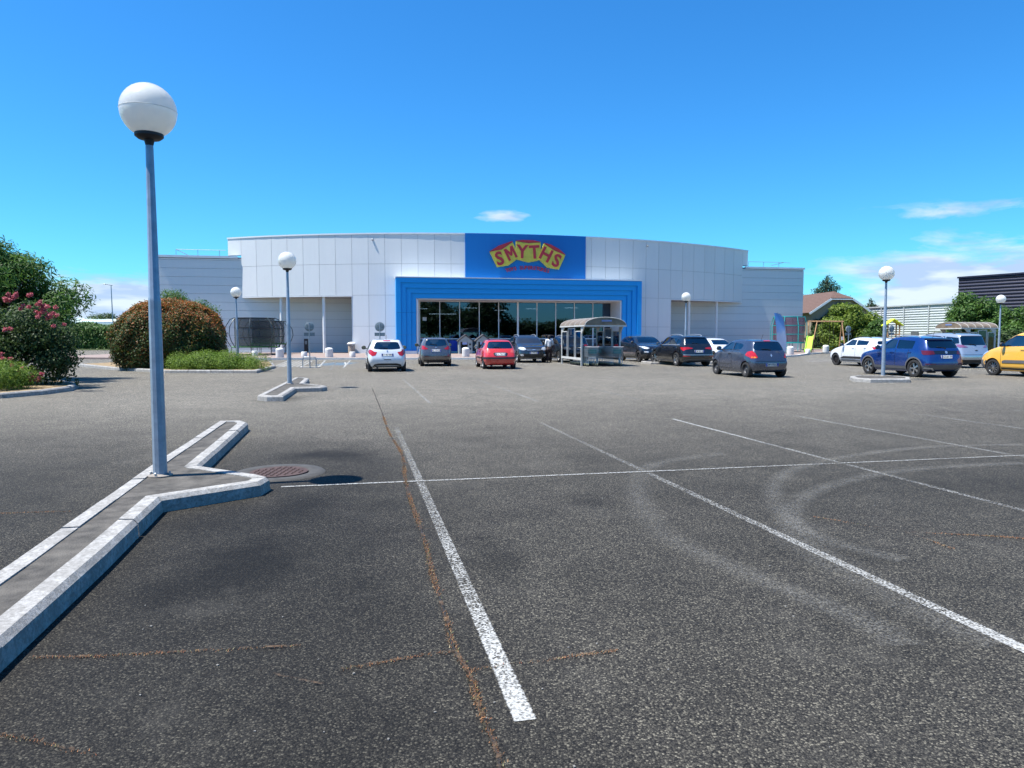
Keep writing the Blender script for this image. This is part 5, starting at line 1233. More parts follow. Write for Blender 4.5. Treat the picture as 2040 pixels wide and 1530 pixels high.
def build_car(s):
    L, Wd, H = s['L'], s['W'], s['H']; hw = Wd/2; gc = s.get('gc', .17); hf, cx, cz = s['hf'], s['cx'], s['cz']; rx0, rx1, rz1, tx, bz = s['rx0'], s['rx1'], s['rz1'], s['tx'], s['bz']
    rw = hw*s.get('tum', .72); fo, wb, r = s['fo'], s['wb'], s['r']; rim = s.get('rim', 'five'); X = lambda xf: L/2-xf
    bf = cz-.02; bumpz = s.get('bumpz', .5)
    def belt(xf): return bf+(bz-bf)*max(0, min(1, (xf-cx)/(tx-cx)))
    ns = s.get('nose', .16)
    st = [
        [(.16, gc+.03, hw*.70), (.03, .40, hw*.80), (.0, .55, hw*.80), (.06, hf-.10, hw*.76), (ns, hf, hw*.66)],
        [(.42, gc, hw*.90), (.36, .38, hw*.99), (.34, .60, hw*.985), (.36, hf-.02, hw*.92), (.42, hf+(cz-hf)*.30+.02, hw*.74)],
        [(cx*.78, gc, hw*.9), (cx*.78, .38, hw), (cx*.78, .64, hw), (cx*.78, hf+(cz-hf)*.62, hw*.95), (cx*.78, hf+(cz-hf)*.72+.02, hw*.76)],
        [(cx+.10, gc, hw*.9), (cx+.10, .38, hw*.99), (cx+.10, .64, hw), (cx+.12, bf-.02, hw*.96), (cx, cz+.0, hw*.80)],
        [(rx0-.15, gc, hw*.9), (rx0-.15, .38, hw*.99), (rx0-.15, .64, hw), (rx0-.12, belt(rx0), hw*.965), (rx0, H-.05, rw)],
        [((rx0+rx1)/2, gc, hw*.9), ((rx0+rx1)/2, .38, hw*.99), ((rx0+rx1)/2, .64, hw), ((rx0+rx1)/2, belt((rx0+rx1)/2), hw*.965), ((rx0+rx1)/2-.1, H, rw*1.01)],
        [(L-.75, gc, hw*.9), (L-.75, .38, hw*.99), (L-.72, .64, hw), (tx-.55, belt(tx-.5), hw*.96), (rx1-.45, H-(H-rz1)*.5, rw)],
        [(L-.32, gc+.02, hw*.86), (L-.26, .42, hw*.96), (L-.26, .66, hw*.965), (tx-.20, bz+.0, hw*.90), (rx1-.06, rz1+.01, rw*.94)],
        [(L-.14, gc+.08, hw*.74), (L-.02, .42, hw*.82), (L-.0, .62, hw*.83), (tx+.0, bz-.02, hw*.78), (rx1+.06, rz1-.06, rw*.86)]]
    fr = [-1, -.62, 0, .62, 1]; NI = len(st)-1; vid = {}; V_, F_ = [], []
    def vert(i, j, k):
        key = (i, j, k)
        if key not in vid:
            xf, z, w_ = st[i][k]; f = fr[j]; b = 1-f*f
            if i == 0: xf -= .10*b
            if i == NI: xf += .07*b
            elif i == NI-1 and k in (1, 2, 3, 4): xf += .03*b
            if k == 4: z += (.035 if i > 3 else .03)*b
            if k == 4 and i == 3: xf -= .10*b
            if k == 4 and i == 4: xf -= .05*b
            vid[key] = len(V_); V_.append((X(xf), f*w_, z))
        return vid[key]
    for i in range(NI):
        for j in range(4): F_.append((vert(i, j, 4), vert(i+1, j, 4), vert(i+1, j+1, 4), vert(i, j+1, 4))); F_.append((vert(i, j, 0), vert(i, j+1, 0), vert(i+1, j+1, 0), vert(i+1, j, 0)))
        for k in range(4): F_.append((vert(i, 0, k), vert(i+1, 0, k), vert(i+1, 0, k+1), vert(i, 0, k+1))); F_.append((vert(i, 4, k), vert(i, 4, k+1), vert(i+1, 4, k+1), vert(i+1, 4, k)))
    for j in range(4):
        for k in range(4): F_.append((vert(0, j, k), vert(0, j, k+1), vert(0, j+1, k+1), vert(0, j+1, k))); F_.append((vert(NI, j, k), vert(NI, j+1, k), vert(NI, j+1, k+1), vert(NI, j, k+1)))
    me = bpy.data.meshes.new('body'); me.from_pydata(V_, [], F_); me.materials.append(s['paint']); me.materials.append(dark_in)
    bm = bmesh.new(); bm.from_mesh(me); bmesh.ops.recalc_face_normals(bm, faces=bm.faces)
    cl = bm.edges.layers.float.new('crease_edge')
    lvl = {}
    for key, idx in vid.items(): lvl[idx] = key
    for e in bm.edges:                                   # a crisp shoulder, roof rail and rear corner
        a, b = lvl[e.verts[0].index], lvl[e.verts[1].index]
        if a[2] == b[2] == 3 and a[1] == b[1] and a[1] in (0, 4): e[cl] = .35
        if a[2] == b[2] == 4 and a[1] == b[1] and a[1] in (0, 4): e[cl] = .35 if min(a[0], b[0]) >= 3 else .15
        if a[0] == b[0] == NI and a[2] == b[2] and a[2] in (3, 4): e[cl] = .45
        if a[0] == b[0] == NI and a[1] == b[1] and a[1] in (0, 4): e[cl] = .3
        if a[0] == b[0] == 3 and a[2] == b[2] == 4: e[cl] = .4
        if a[2] == b[2] == 0: e[cl] = .4
    bm.to_mesh(me); bm.free()
    t = thing('car', s['label'], 'car', (0, 0, 0), 0, s.get('group', 'cars parked in the car park'))
    body = link_mesh('body', me, None); sb = body.modifiers.new('s', 'SUBSURF'); sb.levels = 3; sb.render_levels = 3; bake(body); me = body.data
    co = np.empty(len(me.vertices)*3); me.vertices.foreach_get('co', co); co = co.reshape(-1, 3)
    lo, hi = co.min(0), co.max(0); tl = np.array([-L/2, -hw, gc]); th = np.array([L/2, hw, H]); co = (co-lo)/(hi-lo)*(th-tl)+tl
    me.vertices.foreach_set('co', co.ravel()); me.update()
    bvh = BVHTree.FromPolygons([Vector(v) for v in co], [tuple(p.vertices) for p in me.polygons])
    cutters = []
    def cutter(vs, fs):
        m2 = bpy.data.meshes.new('cut'); m2.from_pydata([tuple(v) for v in vs], [], fs); m2.materials.append(dark_in)
        b2 = bmesh.new(); b2.from_mesh(m2); bmesh.ops.recalc_face_normals(b2, faces=b2.faces); b2.to_mesh(m2); b2.free()
        o = m2
        cutters.append(o)
    def prism_cut(poly, axis, a, b):
        n = len(poly)
        if axis == 'y': vs = [(p[0], a, p[1]) for p in poly]+[(p[0], b, p[1]) for p in poly]
        else: vs = [(a, p[0], p[1]) for p in poly]+[(b, p[0], p[1]) for p in poly]
        cutter(vs, [tuple(range(n)), tuple(range(n, 2*n))[::-1]]+[(i, (i+1) % n, n+(i+1) % n, n+i) for i in range(n)])
    # cabin
    wi, wt = hw-.13, rw-.09
    cb = [(cx+.22, bf-.38, wi), (cx+.22, bf-.03, wi), (rx0+.16, H-.11, wt), (rx1-.25, rz1-.09, wt), (tx-.20, bz+.0, wi-.08), (tx-.25, bz-.30, wi-.08)]
    vs = [(X(a), w_, z) for a, z, w_ in cb]+[(X(a), -w_, z) for a, z, w_ in cb]
    cutter(vs, [(0, 1, 2, 3, 4, 5), (11, 10, 9, 8, 7, 6)]+[(i, 6+i, 6+(i+1) % 6, (i+1) % 6) for i in range(6)])
    # wheel wells
    for xw in (fo, fo+wb):
        for sd_ in (-1, 1):
            n = 28; R_ = r*1.13; c_ = [(X(xw)+R_*math.cos(2*math.pi*k/n), r+.01+R_*math.sin(2*math.pi*k/n)) for k in range(n)]
            prism_cut(c_, 'y', sd_*(hw-.30), sd_*(hw+.2))
    lim = lambda h, ax: (abs(h.y) > hw*.70) if ax in 'LR' else (h.x < -L/2+.62 if ax == 'B' else h.x > L/2-.9)
    parts = []
    gm = s.get('glass', car_glass); gm2 = s.get('glass_rear', gm)
    # side panes
    zt0, zt1 = H-.125, rz1-.10
    def top(xf): return zt0+(zt1-zt0)*max(0, min(1, (xf-rx0)/(rx1-rx0)))
    sides = s.get('side')
    if not sides:
        xb, xc = s.get('xb', rx0+.62), s.get('xc', rx1-.35); lo_ = .045
        a_ = cx+.42; tf = rx0+.10
        sides = [[(a_, belt(a_)+lo_), (xb-.03, belt(xb)+lo_), (xb-.05, top(xb)), (tf+.06, top(tf)-.005)]]
        if s.get('doors', 5) == 5:
            sides.append([(xb+.04, belt(xb)+lo_), (xc, belt(xc)+lo_), (xc+.02, top(xc)-.02), (xb+.02, top(xb))])
            if s.get('quarter'): q = s['quarter']; sides.append([(xc+.07, belt(xc)+lo_), (q, belt(q)+lo_+.10), (q-.12, top(q)-.07), (xc+.09, top(xc)-.03)])
        else: sides.append([(xb+.04, belt(xb)+lo_), (xc, belt(xc)+lo_+.04), (xc+.10, belt(xc)+.22), (xc-.05, top(xc)-.04), (xb+.02, top(xb))])
    for n_, pg in enumerate(sides):
        pg2 = rpoly([(X(a), b) for a, b in pg], .045)
        for ax, sg in (('L', 1), ('R', -1)):
            parts.append(('side_window', project(bvh, pg2, ax, -.012), gm if n_ == 0 else gm2, 60)); prism_cut(pg2, 'y', sg*.28, sg*(hw+.2))
            # dark seal around
            pp = rpoly([(X(a), b) for a, b in pg], .045); c0 = sum((Vector(p) for p in pp), Vector((0, 0)))/len(pp)
    rwin = s.get('rwin') or [(-hw*.72, bz+.06), (hw*.72, bz+.06), (rw*.82, rz1-.10), (-rw*.82, rz1-.10)]
    fwin = [(-hw*.78, cz+.06), (hw*.78, cz+.06), (rw*.86, H-.12), (-rw*.86, H-.12)]
    pr = rpoly(rwin, .09); pf = rpoly(fwin, .07)
    parts.append(('rear_window', project(bvh, pr, 'B', -.012), gm2, 60)); prism_cut(pr, 'x', X(L+.3), X(tx-.62))
    parts.append(('windscreen', project(bvh, pf, 'F', -.012), gm, 60)); prism_cut(pf, 'x', X(cx-.45), X(rx0+.35))
    def extent(m):
        c = np.empty(len(m.vertices)*3); m.vertices.foreach_get('co', c); c = c.reshape(-1, 3)
        return (c.max(0)-c.min(0)) if len(c) else np.zeros(3)
    full = extent(body.data)
    for ci, m2 in enumerate(cutters):
        co_ = bpy.data.objects.new('cut', m2); COL.objects.link(co_); n0 = len(body.data.polygons)
        for sv in ('EXACT', 'FAST'):
            md = body.modifiers.new('b', 'BOOLEAN'); md.operation = 'DIFFERENCE'; md.solver = sv; md.object = co_
            if sv == 'EXACT': md.material_mode = 'TRANSFER'
            dg = bpy.context.evaluated_depsgraph_get(); nm = bpy.data.meshes.new_from_object(body.evaluated_get(dg)); body.modifiers.clear()
            good = abs(extent(nm)-full).max() < .05 and len(nm.polygons) > n0*.72
            if good: body.data = nm; break
            print('CUT FAIL', s['label'][:20], ci, sv, len(nm.polygons), n0); bpy.data.meshes.remove(nm)
        bpy.data.objects.remove(co_); bpy.data.meshes.remove(m2)
    body.parent = t; me = body.data
    me.polygons.foreach_set('use_smooth', [True]*len(me.polygons)); me.set_sharp_from_angle(angle=R(32))
    while len(me.materials) > 2: me.materials.pop()
    # window surrounds
    if s.get('surround', True):
        for pg in sides:
            for ax in ('L', 'R'):
                pp = [(X(a), b) for a, b in pg]; c0 = (sum(p[0] for p in pp)/len(pp), sum(p[1] for p in pp)/len(pp))
        md_ = MB()
    # overlays
    mats = {'black': black_plastic, 'red': red_glass, 'clear': lamp_glass, 'chrome': chrome, 'body': s['paint'], 'orange': orange_glass, 'dark': M('dark_gap', (.006, .006, .007), .6), 'plate': M('number_plate', (.62, .64, .64), .45, var=.03), 'blueband': M('plate_blue', (.01, .05, .4), .4), 'silver': M('silver_trim', (.45, .46, .47), .35, .5), 'glassblack': M('gloss_black', (.01, .01, .012), .06, coat=1), 'grey': M('grey_plastic', (.10, .10, .105), .6), 'darkred': M('dark_red_lens', (.10, .006, .012), .1, coat=.8)}
    ov = list(s.get('ov', []))
    zs = gc+.13
    ov += [('sill', 'S', [(fo+r*1.2, gc+.0), (fo+wb-r*1.2, gc+.0), (fo+wb-r*1.2, zs), (fo+r*1.2, zs)], s.get('sill', 'black'), .004)]
    if s.get('gaps', True):
        xb, xc = s.get('xb', rx0+.62), s.get('xc', rx1-.35); x1 = cx+.30
        def gap(xf, z0, z1, dx=0): ov.append(('door_gap', 'S', [(xf, z0), (xf+.013, z0), (xf+.013+dx, z1), (xf+dx, z1)], 'dark', .003))
        gap(x1, zs+.02, belt(x1)-.01); gap(xb, zs+.02, belt(xb)+.02)
        if s.get('doors', 5) == 5: gap(min(xc-.08, fo+wb-r*.9), r*2.1, belt(xc))
        ov.append(('door_gap', 'S', [(x1, zs+.02), (xb, zs+.02), (xb, zs+.033), (x1, zs+.033)], 'dark', .003))
    for nm, ax, pg, mk, off in ov:
        m_ = mats[mk] if isinstance(mk, str) else mk
        if ax == 'S':
            pg2 = [(X(a), b) for a, b in pg]
            for a2 in ('L', 'R'): parts.append((nm, project(bvh, pg2, a2, off, lim=lim), m_, 40))
        elif ax in ('B', 'F'): parts.append((nm, project(bvh, pg, ax, off, lim=lim if nm != 'spoiler' and nm != 'brake_light' else None), m_, 40))
        elif ax in ('BM', 'FM'):
            parts.append((nm, project(bvh, pg, ax[0], off, lim=lim), m_, 40)); parts.append((nm, project(bvh, [(-a, b) for a, b in pg], ax[0], off, lim=lim), m_, 40))
    made = {}
    for nm, mb_, m_, sm in parts:
        if not mb_.f: continue
        o = mb_.build(nm, m_, t, sm, fix=False); made.setdefault(nm, []).append(o)
    # number plate
    for ax, zc_, txt in s.get('plates', []):
        wv, hv = .26, .057
        pl_ = project(bvh, [(-wv, zc_-hv), (wv, zc_-hv), (wv, zc_+hv), (-wv, zc_+hv)], ax, .010).build('number_plate', mats['plate'], t, False, fix=False)
        sgx = -1 if ax == 'B' else 1; xs_ = [v.co.x for v in pl_.data.vertices]
        if xs_:
            xo = (min(xs_) if sgx < 0 else max(xs_))+sgx*.006; b_ = MB()
            b_.box((xo, -wv+.025, zc_), (.006, .045, hv*2)); b_.box((xo, wv-.025, zc_), (.006, .045, hv*2)); b_.build('plate_band', mats['blueband'], pl_)
            vs_, fs_ = text_mesh(txt, .115, .004, .002); k = MB(); k.add([(xo+sgx*.003, (-sgx if sgx < 0 else 1)*(p[0]*.82)*(1 if sgx > 0 else -1), zc_+p[1]*.92) for p in vs_], fs_); k.build('plate_lettering', mats['dark'], pl_)
    # wheels
    def wheel(xf, sg, steer=0):
        wv = s.get('tyre_w', .20); wy = sg*(hw-.025-wv/2); Mx = Matrix.Rotation(R(-90*sg), 4, 'X')
        a = MB(); a.lathe([(r*.62, -wv/2), (r*.70, -wv/2), (r*.96, -wv/2+.01), (r, -wv/2+.04), (r, wv/2-.04), (r*.965, wv/2-.008), (r*.72, wv/2), (r*.66, wv/2-.015), (r*.64, wv/2-.06), (r*.62, -wv/2)], 36, M4=Mx)
        a.f = a.f[:-2]; a.m = a.m[:-2]
        o = a.build('wheel', rubber, t, 40, loc=(X(xf), wy, r)); o.rotation_euler.z = steer
        b_ = MB(); ri = r*.66; zo = wv/2-.03
        b_.lathe([(ri*.99, zo-.10), (ri*1.0, zo+.0), (ri*.955, zo+.008), (ri*.93, zo-.01), (ri*.93, zo-.10)], 36, M4=Mx); b_.f = b_.f[:-2]; b_.m = b_.m[:-2]
        if rim == 'steel': b_.lathe([(.01, zo-.01), (ri*.30, zo-.005), (ri*.34, zo-.035), (ri*.62, zo-.045), (ri*.72, zo-.02), (ri*.93, zo-.06), (ri*.93, zo-.09), (.01, zo-.09)], 32, M4=Mx)
        else:
            ns_ = {'five': 5, 'ten': 10, 'seven': 7}[rim]; b_.lathe([(.01, zo-.005), (ri*.20, zo-.008), (ri*.22, zo-.05), (.01, zo-.05)], 20, M4=Mx)
            for q in range(ns_):
                Q = Mx @ Matrix.Rotation(2*math.pi*q/ns_, 4, 'Z'); wd_ = ri*(.30 if ns_ == 5 else .20 if ns_ == 7 else .13)
                b_.add([(ri*.12, -wd_*.35, zo-.01), (ri*.95, -wd_*.6, zo-.025), (ri*.95, wd_*.6, zo-.025), (ri*.12, wd_*.35, zo-.01), (ri*.12, -wd_*.35, zo-.05), (ri*.95, -wd_*.6, zo-.06), (ri*.95, wd_*.6, zo-.06), (ri*.12, wd_*.35, zo-.05)],
                       [(0, 1, 2, 3), (7, 6, 5, 4), (0, 4, 5, 1), (1, 5, 6, 2), (2, 6, 7, 3), (3, 7, 4, 0)], 0, Q)
        b_.build('rim', s.get('rimmat', alu), o, 35)
        d_ = MB(); d_.lathe([(.01, zo-.075), (ri*.95, zo-.075), (ri*.95, zo-.09), (.01, zo-.09)], 28, M4=Mx); d_.build('brake_disc', M('wheel_dark', (.03, .028, .026), .7), o)
    stv = s.get('steer', 0)
    for sg in (-1, 1): wheel(fo, sg, stv); wheel(fo+wb, sg)
    ax_ = MB(); ax_.box((0, 0, gc+.10), (wb*.8, hw*1.3, .1)); ax_.tube([(X(fo), -hw+.2, r), (X(fo), hw-.2, r)], .05, 6); ax_.tube([(X(fo+wb), -hw+.2, r*.9), (X(fo+wb), hw-.2, r*.9)], .06, 6); ax_.tube([(X(L-.5), hw*.5, gc+.0), (X(L-.1), hw*.5, gc+.02)], .03, 8); ax_.build('underbody', M('underbody', (.015, .015, .016), .9), t)
    # mirrors
    for sg in (-1, 1):
        x_ = X(cx+.42); y_ = sg*(hw+.06); m2 = MB()
        m2.lathe([(.02, -.09), (.07, -.075), (.095, -.01), (.085, .05), (.04, .085), (.01, .09)], 14); m2.v = [(a*.75, b*1.15, c) for a, b, c in m2.v]
        o = m2.build('wing_mirror', s.get('mirror') or s['paint'], t, 60, loc=(x_, y_+sg*.02, bf+.10)); b2 = MB(); b2.box((.02, -sg*.09, -.05), (.06, .12, .04)); b2.build('mirror_arm', black_plastic, o)
        g2 = MB(); g2.box((-.068, 0, .0), (.01, .15, .11)); g2.build('mirror_glass', M('mirror_glass', (.4, .45, .5), .05, 1.0), o)
    # handles
    for xh in ([s.get('xb', rx0+.62)-.18]+([s.get('xc', rx1-.35)-.12] if s.get('doors', 5) == 5 else [])):
        for sg in (-1, 1):
            h_, nr, _, _ = bvh.ray_cast(Vector((X(xh), sg*3, belt(xh)-.10)), Vector((0, -sg, 0)))
            if h_: b2 = MB(); b2.box((h_.x, h_.y+sg*.012, h_.z), (.17, .025, .03)); b2.build('door_handle', s.get('handle') or s['paint'], t)
    # seats and dashboard
    it = MB(); sx = X((rx0+s.get('xb', rx0+.62))/2+.35)
    for y_ in (-.36, .36):
        it.box((sx, y_, bf-.05), (.14, .46, .62)); it.box((sx, y_, bf+.34), (.10, .26, .20)); it.box((sx+.22, y_, bf-.33), (.5, .46, .12))
    rxs = X(min(rx1-.55, tx-.75)); it.box((rxs, 0, bf-.08), (.14, 1.15, .5))
    for y_ in (-.38, .38): it.box((rxs, y_, bf+.24), (.08, .24, .15))
    it.build('seats', M('seat_fabric', (.035, .035, .04), .9), t)
    db = MB(); db.box((X(cx+.45), 0, bf-.14), (.4, hw*1.5, .2)); db.build('dashboard', dark_in, t)
    if s.get('rails'):
        for sg in (-1, 1):
            q = MB(); pts = []
            for i in range(9):
                xf = rx0+.15+(rx1-rx0-.5)*i/8; h_, nr, _, _ = bvh.ray_cast(Vector((X(xf), sg*(rw-.13), 4)), Vector((0, 0, -1)))
                if h_: pts.append((h_.x, h_.y, h_.z+(.045 if 0 < i < 8 else .0)))
            if len(pts) > 2: q.tube(pts, .018, 8); q.build('roof_rail', s['rails'], t, True)
    if s.get('wiper', True):
        h_, nr, _, _ = bvh.ray_cast(Vector((-5, .0, bz+.10)), Vector((1, 0, 0)))
        if h_: q = MB(); q.bar((h_.x-.02, 0, bz+.08), (h_.x+.00, .32, bz+.12), .02, .02); q.box((h_.x-.015, 0, bz+.06), (.04, .07, .05)); q.build('rear_wiper', black_plastic, t)
    if s.get('aerial'):
        h_, nr, _, _ = bvh.ray_cast(Vector((X(s['aerial']), 0, 4)), Vector((0, 0, -1))); q = MB(); q.tube([(h_.x, 0, h_.z), (h_.x-.12, 0, h_.z+.2)], .006, 5); q.build('aerial', black_plastic, t)
    return t
def park(t, s, ref, px, py, h=11.5, z=0):
    """ref: ('rl','rr','fl','fr') wheel standing on the ground point of that pixel"""
    L, hw = s['L'], s['W']/2; xf = s['fo'] if ref[0] == 'f' else s['fo']+s['wb']; lx, ly = L/2-xf, (hw-.12)*(1 if ref[1] == 'l' else -1)
    rz = R(90+h); gx, gy = G(px, py); t.location = (gx-(math.cos(rz)*lx-math.sin(rz)*ly), gy-(math.sin(rz)*lx+math.cos(rz)*ly), z); t.rotation_euler = (0, 0, rz)
def rect(y0, y1, z0, z1): return [(y0, z0), (y1, z0), (y1, z1), (y0, z1)]
# white supermini, rear view
s = dict(L=3.96, W=1.74, H=1.46, hf=.76, cx=1.02, cz=.97, rx0=1.75, rx1=3.55, rz1=1.40, tx=3.84, bz=.97, fo=.83, wb=2.54, r=.30, tum=.72, paint=paint('paint_white', (.66, .69, .72), .05, .35), rim='seven', mirror=black_plastic, aerial=3.2,
    label='white hatchback parked nose in, leftmost of the parked cars', rwin=[(-.60, 1.02), (-.25, .99), (.25, .99), (.60, 1.02), (.55, 1.17), (.48, 1.33), (-.48, 1.33), (-.55, 1.17)],
    ov=[('tail_light', 'BM', rpoly([(.44, .88), (.52, .74), (.66, .70), (.80, .82), (.83, .97), (.70, .99), (.58, .90)], .03), 'red', .008), ('tail_light_side', 'S', [(3.45, .93), (3.70, .80), (3.9, .84), (3.9, .98), (3.55, 1.0)], 'red', .008),
        ('brake_light', 'B', rect(-.16, .16, 1.36, 1.395), 'red', .01), ('bumper_insert', 'B', rpoly([(-.66, .18), (.66, .18), (.58, .34), (.40, .38), (-.40, .38), (-.58, .34)], .03), 'black', .006),
        ('tow_slot', 'B', rpoly(rect(-.16, .16, .535, .565), .01), 'dark', .006), ('badge', 'B', rpoly([(-.03, .89), (.03, .89), (.035, .96), (-.03, .96)], .01), 'chrome', .012)],
    plates=[('B', .76, 'ET 407 MX')])
park(build_car(s), s, 'rl', 737, 740.2, 13.5)
# grey compact MPV
s = dict(L=4.08, W=1.69, H=1.53, hf=.82, cx=.85, cz=1.02, rx0=1.55, rx1=3.78, rz1=1.47, tx=3.95, bz=1.06, fo=.80, wb=2.6, r=.31, tum=.70, paint=paint('paint_grey_brown', (.145, .14, .145), .6, .35), rim='five', mirror=black_plastic,
    label='grey compact car parked between the white hatchback and the red one', rwin=[(-.56, 1.10), (-.2, 1.06), (.2, 1.06), (.56, 1.10), (.54, 1.22), (.49, 1.42), (-.49, 1.42), (-.54, 1.22)],
    ov=[('tail_light', 'BM', rpoly([(.40, .93), (.55, .88), (.74, .90), (.80, 1.02), (.74, 1.10), (.62, 1.08), (.52, .99)], .03), 'red', .008), ('bumper_insert', 'B', rect(-.7, .7, .17, .36), 'black', .005), ('bumper_lip', 'B', rpoly(rect(-.66, .66, .66, .70), .01), 'body', .03),
        ('reflector', 'BM', rpoly(rect(.40, .60, .50, .53), .01), 'darkred', .008), ('badge', 'B', rpoly([(-.05, .985), (.05, .985), (.05, 1.02), (-.05, 1.02)], .01), 'chrome', .01)], plates=[('B', .84, 'AZ 174 CB')])
park(build_car(s), s, 'rl', 840.5, 729.3, 9.5)
# red three door hatchback
s = dict(L=3.83, W=1.65, H=1.43, hf=.72, cx=1.0, cz=.94, rx0=1.68, rx1=3.22, rz1=1.375, tx=3.62, bz=.96, fo=.72, wb=2.44, r=.29, tum=.70, doors=3, xb=2.35, xc=3.0, paint=paint('paint_red', (.56, .03, .028), .05, .36), rim='steel', rimmat=M('hubcap', (.45, .45, .45), .35, .4), mirror=black_plastic, handle=black_plastic,
    label='red three door hatchback parked in front of the second playhouse', rwin=[(-.62, .99), (.62, .99), (.60, 1.12), (.51, 1.325), (-.51, 1.325), (-.60, 1.12)],
    ov=[('tail_light', 'BM', rpoly([(.48, .80), (.70, .78), (.79, .84), (.80, .95), (.66, .96), (.52, .93)], .03), M('tail_light_pale_red', (.62, .10, .09), .15, coat=.8), .008), ('tail_light_side', 'S', [(3.30, .88), (3.75, .80), (3.75, .92), (3.4, .95)], M('tail_light_pale_red', (.62, .10, .09), .15), .008),
        ('bumper_strip', 'B', rpoly(rect(-.76, .76, .50, .585), .02), 'black', .012), ('bumper_strip', 'S', [(3.2, .50), (3.8, .50), (3.8, .585), (3.25, .585)], 'black', .012), ('rub_strip', 'S', [(1.15, .50), (2.85, .50), (2.85, .575), (1.15, .575)], 'black', .012),
        ('plate_recess', 'B', rpoly([(-.36, .76), (-.30, .64), (.30, .64), (.36, .76), (.28, .81), (-.28, .81)], .03), 'dark', .004)], sill='body', plates=[('B', .725, 'CX 798 FR')])
park(build_car(s), s, 'rl', 965, 735.0, 10)
# dark SUV seen from the front
s = dict(L=4.32, W=1.82, H=1.66, gc=.22, hf=.94, cx=1.15, cz=1.13, rx0=1.8, rx1=4.0, rz1=1.55, tx=4.2, bz=1.15, fo=.82, wb=2.67, r=.34, tum=.74, paint=paint('paint_anthracite', (.045, .048, .052), .6, .3), rim='five', mirror=black_plastic, rails=M('rail_silver', (.55, .56, .57), .3, .6),
    label='dark grey four wheel drive facing the camera beside the person', nose=.14,
    ov=[('headlight', 'FM', rpoly([(.44, .80), (.60, .74), (.78, .78), (.84, .92), (.72, .94), (.52, .90)], .03), 'clear', .010), ('grille', 'F', rpoly([(-.42, .70), (.42, .70), (.44, .86), (-.44, .86)], .03), 'black', .005),
        ('grille_bar', 'F', rpoly(rect(-.42, .42, .74, .762), .006), 'chrome', .012), ('grille_bar', 'F', rpoly(rect(-.43, .43, .80, .822), .006), 'chrome', .012), ('badge', 'F', rpoly([(-.09, .755), (.09, .755), (.09, .81), (-.09, .81)], .012), 'chrome', .03),
        ('lower_intake', 'F', rpoly([(-.62, .32), (.62, .32), (.55, .52), (-.55, .52)], .03), 'black', .005), ('skid_plate', 'F', rpoly([(-.5, .25), (.5, .25), (.56, .315), (-.56, .315)], .02), 'silver', .012), ('fog_light', 'FM', rpoly([(.60, .42), (.76, .42), (.78, .52), (.62, .53)], .03), 'clear', .01), ('indicator_side', 'S', [(.30, .80), (.52, .84), (.50, .92), (.30, .90)], 'clear', .008),
        ('wheel_arch_trim', 'S', [(.0, .22), (.42, .22), (.46, .42), (.0, .45)], 'black', .006)], plates=[('F', .60, 'CZ 975 KE')])
t4 = build_car(s); park(t4, s, 'fr', 1032.5, 722.3, 190.5); tk = MB(); tk.box((1.0, .45, 1.22), (.004, .16, .07))
# dark people carrier behind the shelter
s = dict(L=4.4, W=1.84, H=1.62, gc=.2, hf=.88, cx=1.0, cz=1.08, rx0=1.75, rx1=4.0, rz1=1.56, tx=4.27, bz=1.10, fo=.85, wb=2.66, r=.345, tum=.76, paint=paint('paint_slate', (.035, .045, .055), .6, .3), rim='ten', mirror=black_plastic, rails=M('rail_silver', (.55, .56, .57), .3, .6), quarter=4.0, xc=3.45,
    label='dark slate tall estate car behind the trolley shelter posts', rwin=[(-.68, 1.17), (.68, 1.17), (.60, 1.48), (-.60, 1.48)],
    ov=[('tail_light', 'BM', rpoly([(.46, .98), (.84, .95), (.87, 1.10), (.50, 1.07)], .03), 'red', .009), ('tail_light_side', 'S', [(4.0, 1.0), (4.3, .97), (4.3, 1.1), (3.95, 1.09)], 'red', .009), ('chrome_band', 'B', rpoly(rect(-.46, .46, 1.08, 1.11), .01), 'chrome', .01),
        ('bumper_insert', 'B', rect(-.76, .76, .2, .46), 'black', .006), ('trim', 'B', rpoly(rect(-.6, .6, .30, .34), .01), 'silver', .012)], plates=[('B', .84, 'EK 268 TR')])
park(build_car(s), s, 'rl', 1115, 722.0, 13)
# dark compact SUV, front three quarter
s = dict(L=4.40, W=1.88, H=1.63, gc=.2, hf=.95, cx=1.15, cz=1.13, rx0=1.9, rx1=4.05, rz1=1.50, tx=4.28, bz=1.20, fo=.88, wb=2.7, r=.355, tum=.74, paint=paint('paint_black_blue', (.02, .024, .032), .55, .28), rim='five', rimmat=M('rim_dark', (.05, .045, .045), .4, .5), mirror=black_plastic, glass=car_glass, glass_rear=dark_glass, xc=3.4, quarter=3.95,
    label='black compact four wheel drive facing right, parked before the blue portal leg',
    ov=[('headlight', 'FM', rpoly([(.50, .86), (.66, .80), (.84, .86), (.90, .98), (.66, .94)], .02), 'clear', .010), ('headlight_side', 'S', [(.16, .84), (.50, .93), (.45, .97), (.16, .95)], 'clear', .008), ('grille', 'F', rpoly([(-.5, .76), (.5, .76), (.5, .90), (-.5, .90)], .02), 'glassblack', .006),
        ('lower_intake', 'F', rpoly([(-.7, .28), (.7, .28), (.62, .58), (-.62, .58)], .03), 'black', .005), ('fog_light', 'FM', rpoly(rect(.58, .80, .60, .67), .02), 'clear', .01), ('skid_plate', 'F', rpoly(rect(-.5, .5, .24, .28), .01), 'silver', .012), ('wheel_arch_trim', 'S', [(.0, .2), (.5, .2), (.5, .34), (.0, .36)], 'black', .006)], plates=[('F', .52, 'FD 531 QA')])
park(build_car(s), s, 'fr', 1274, 721.2, 193)
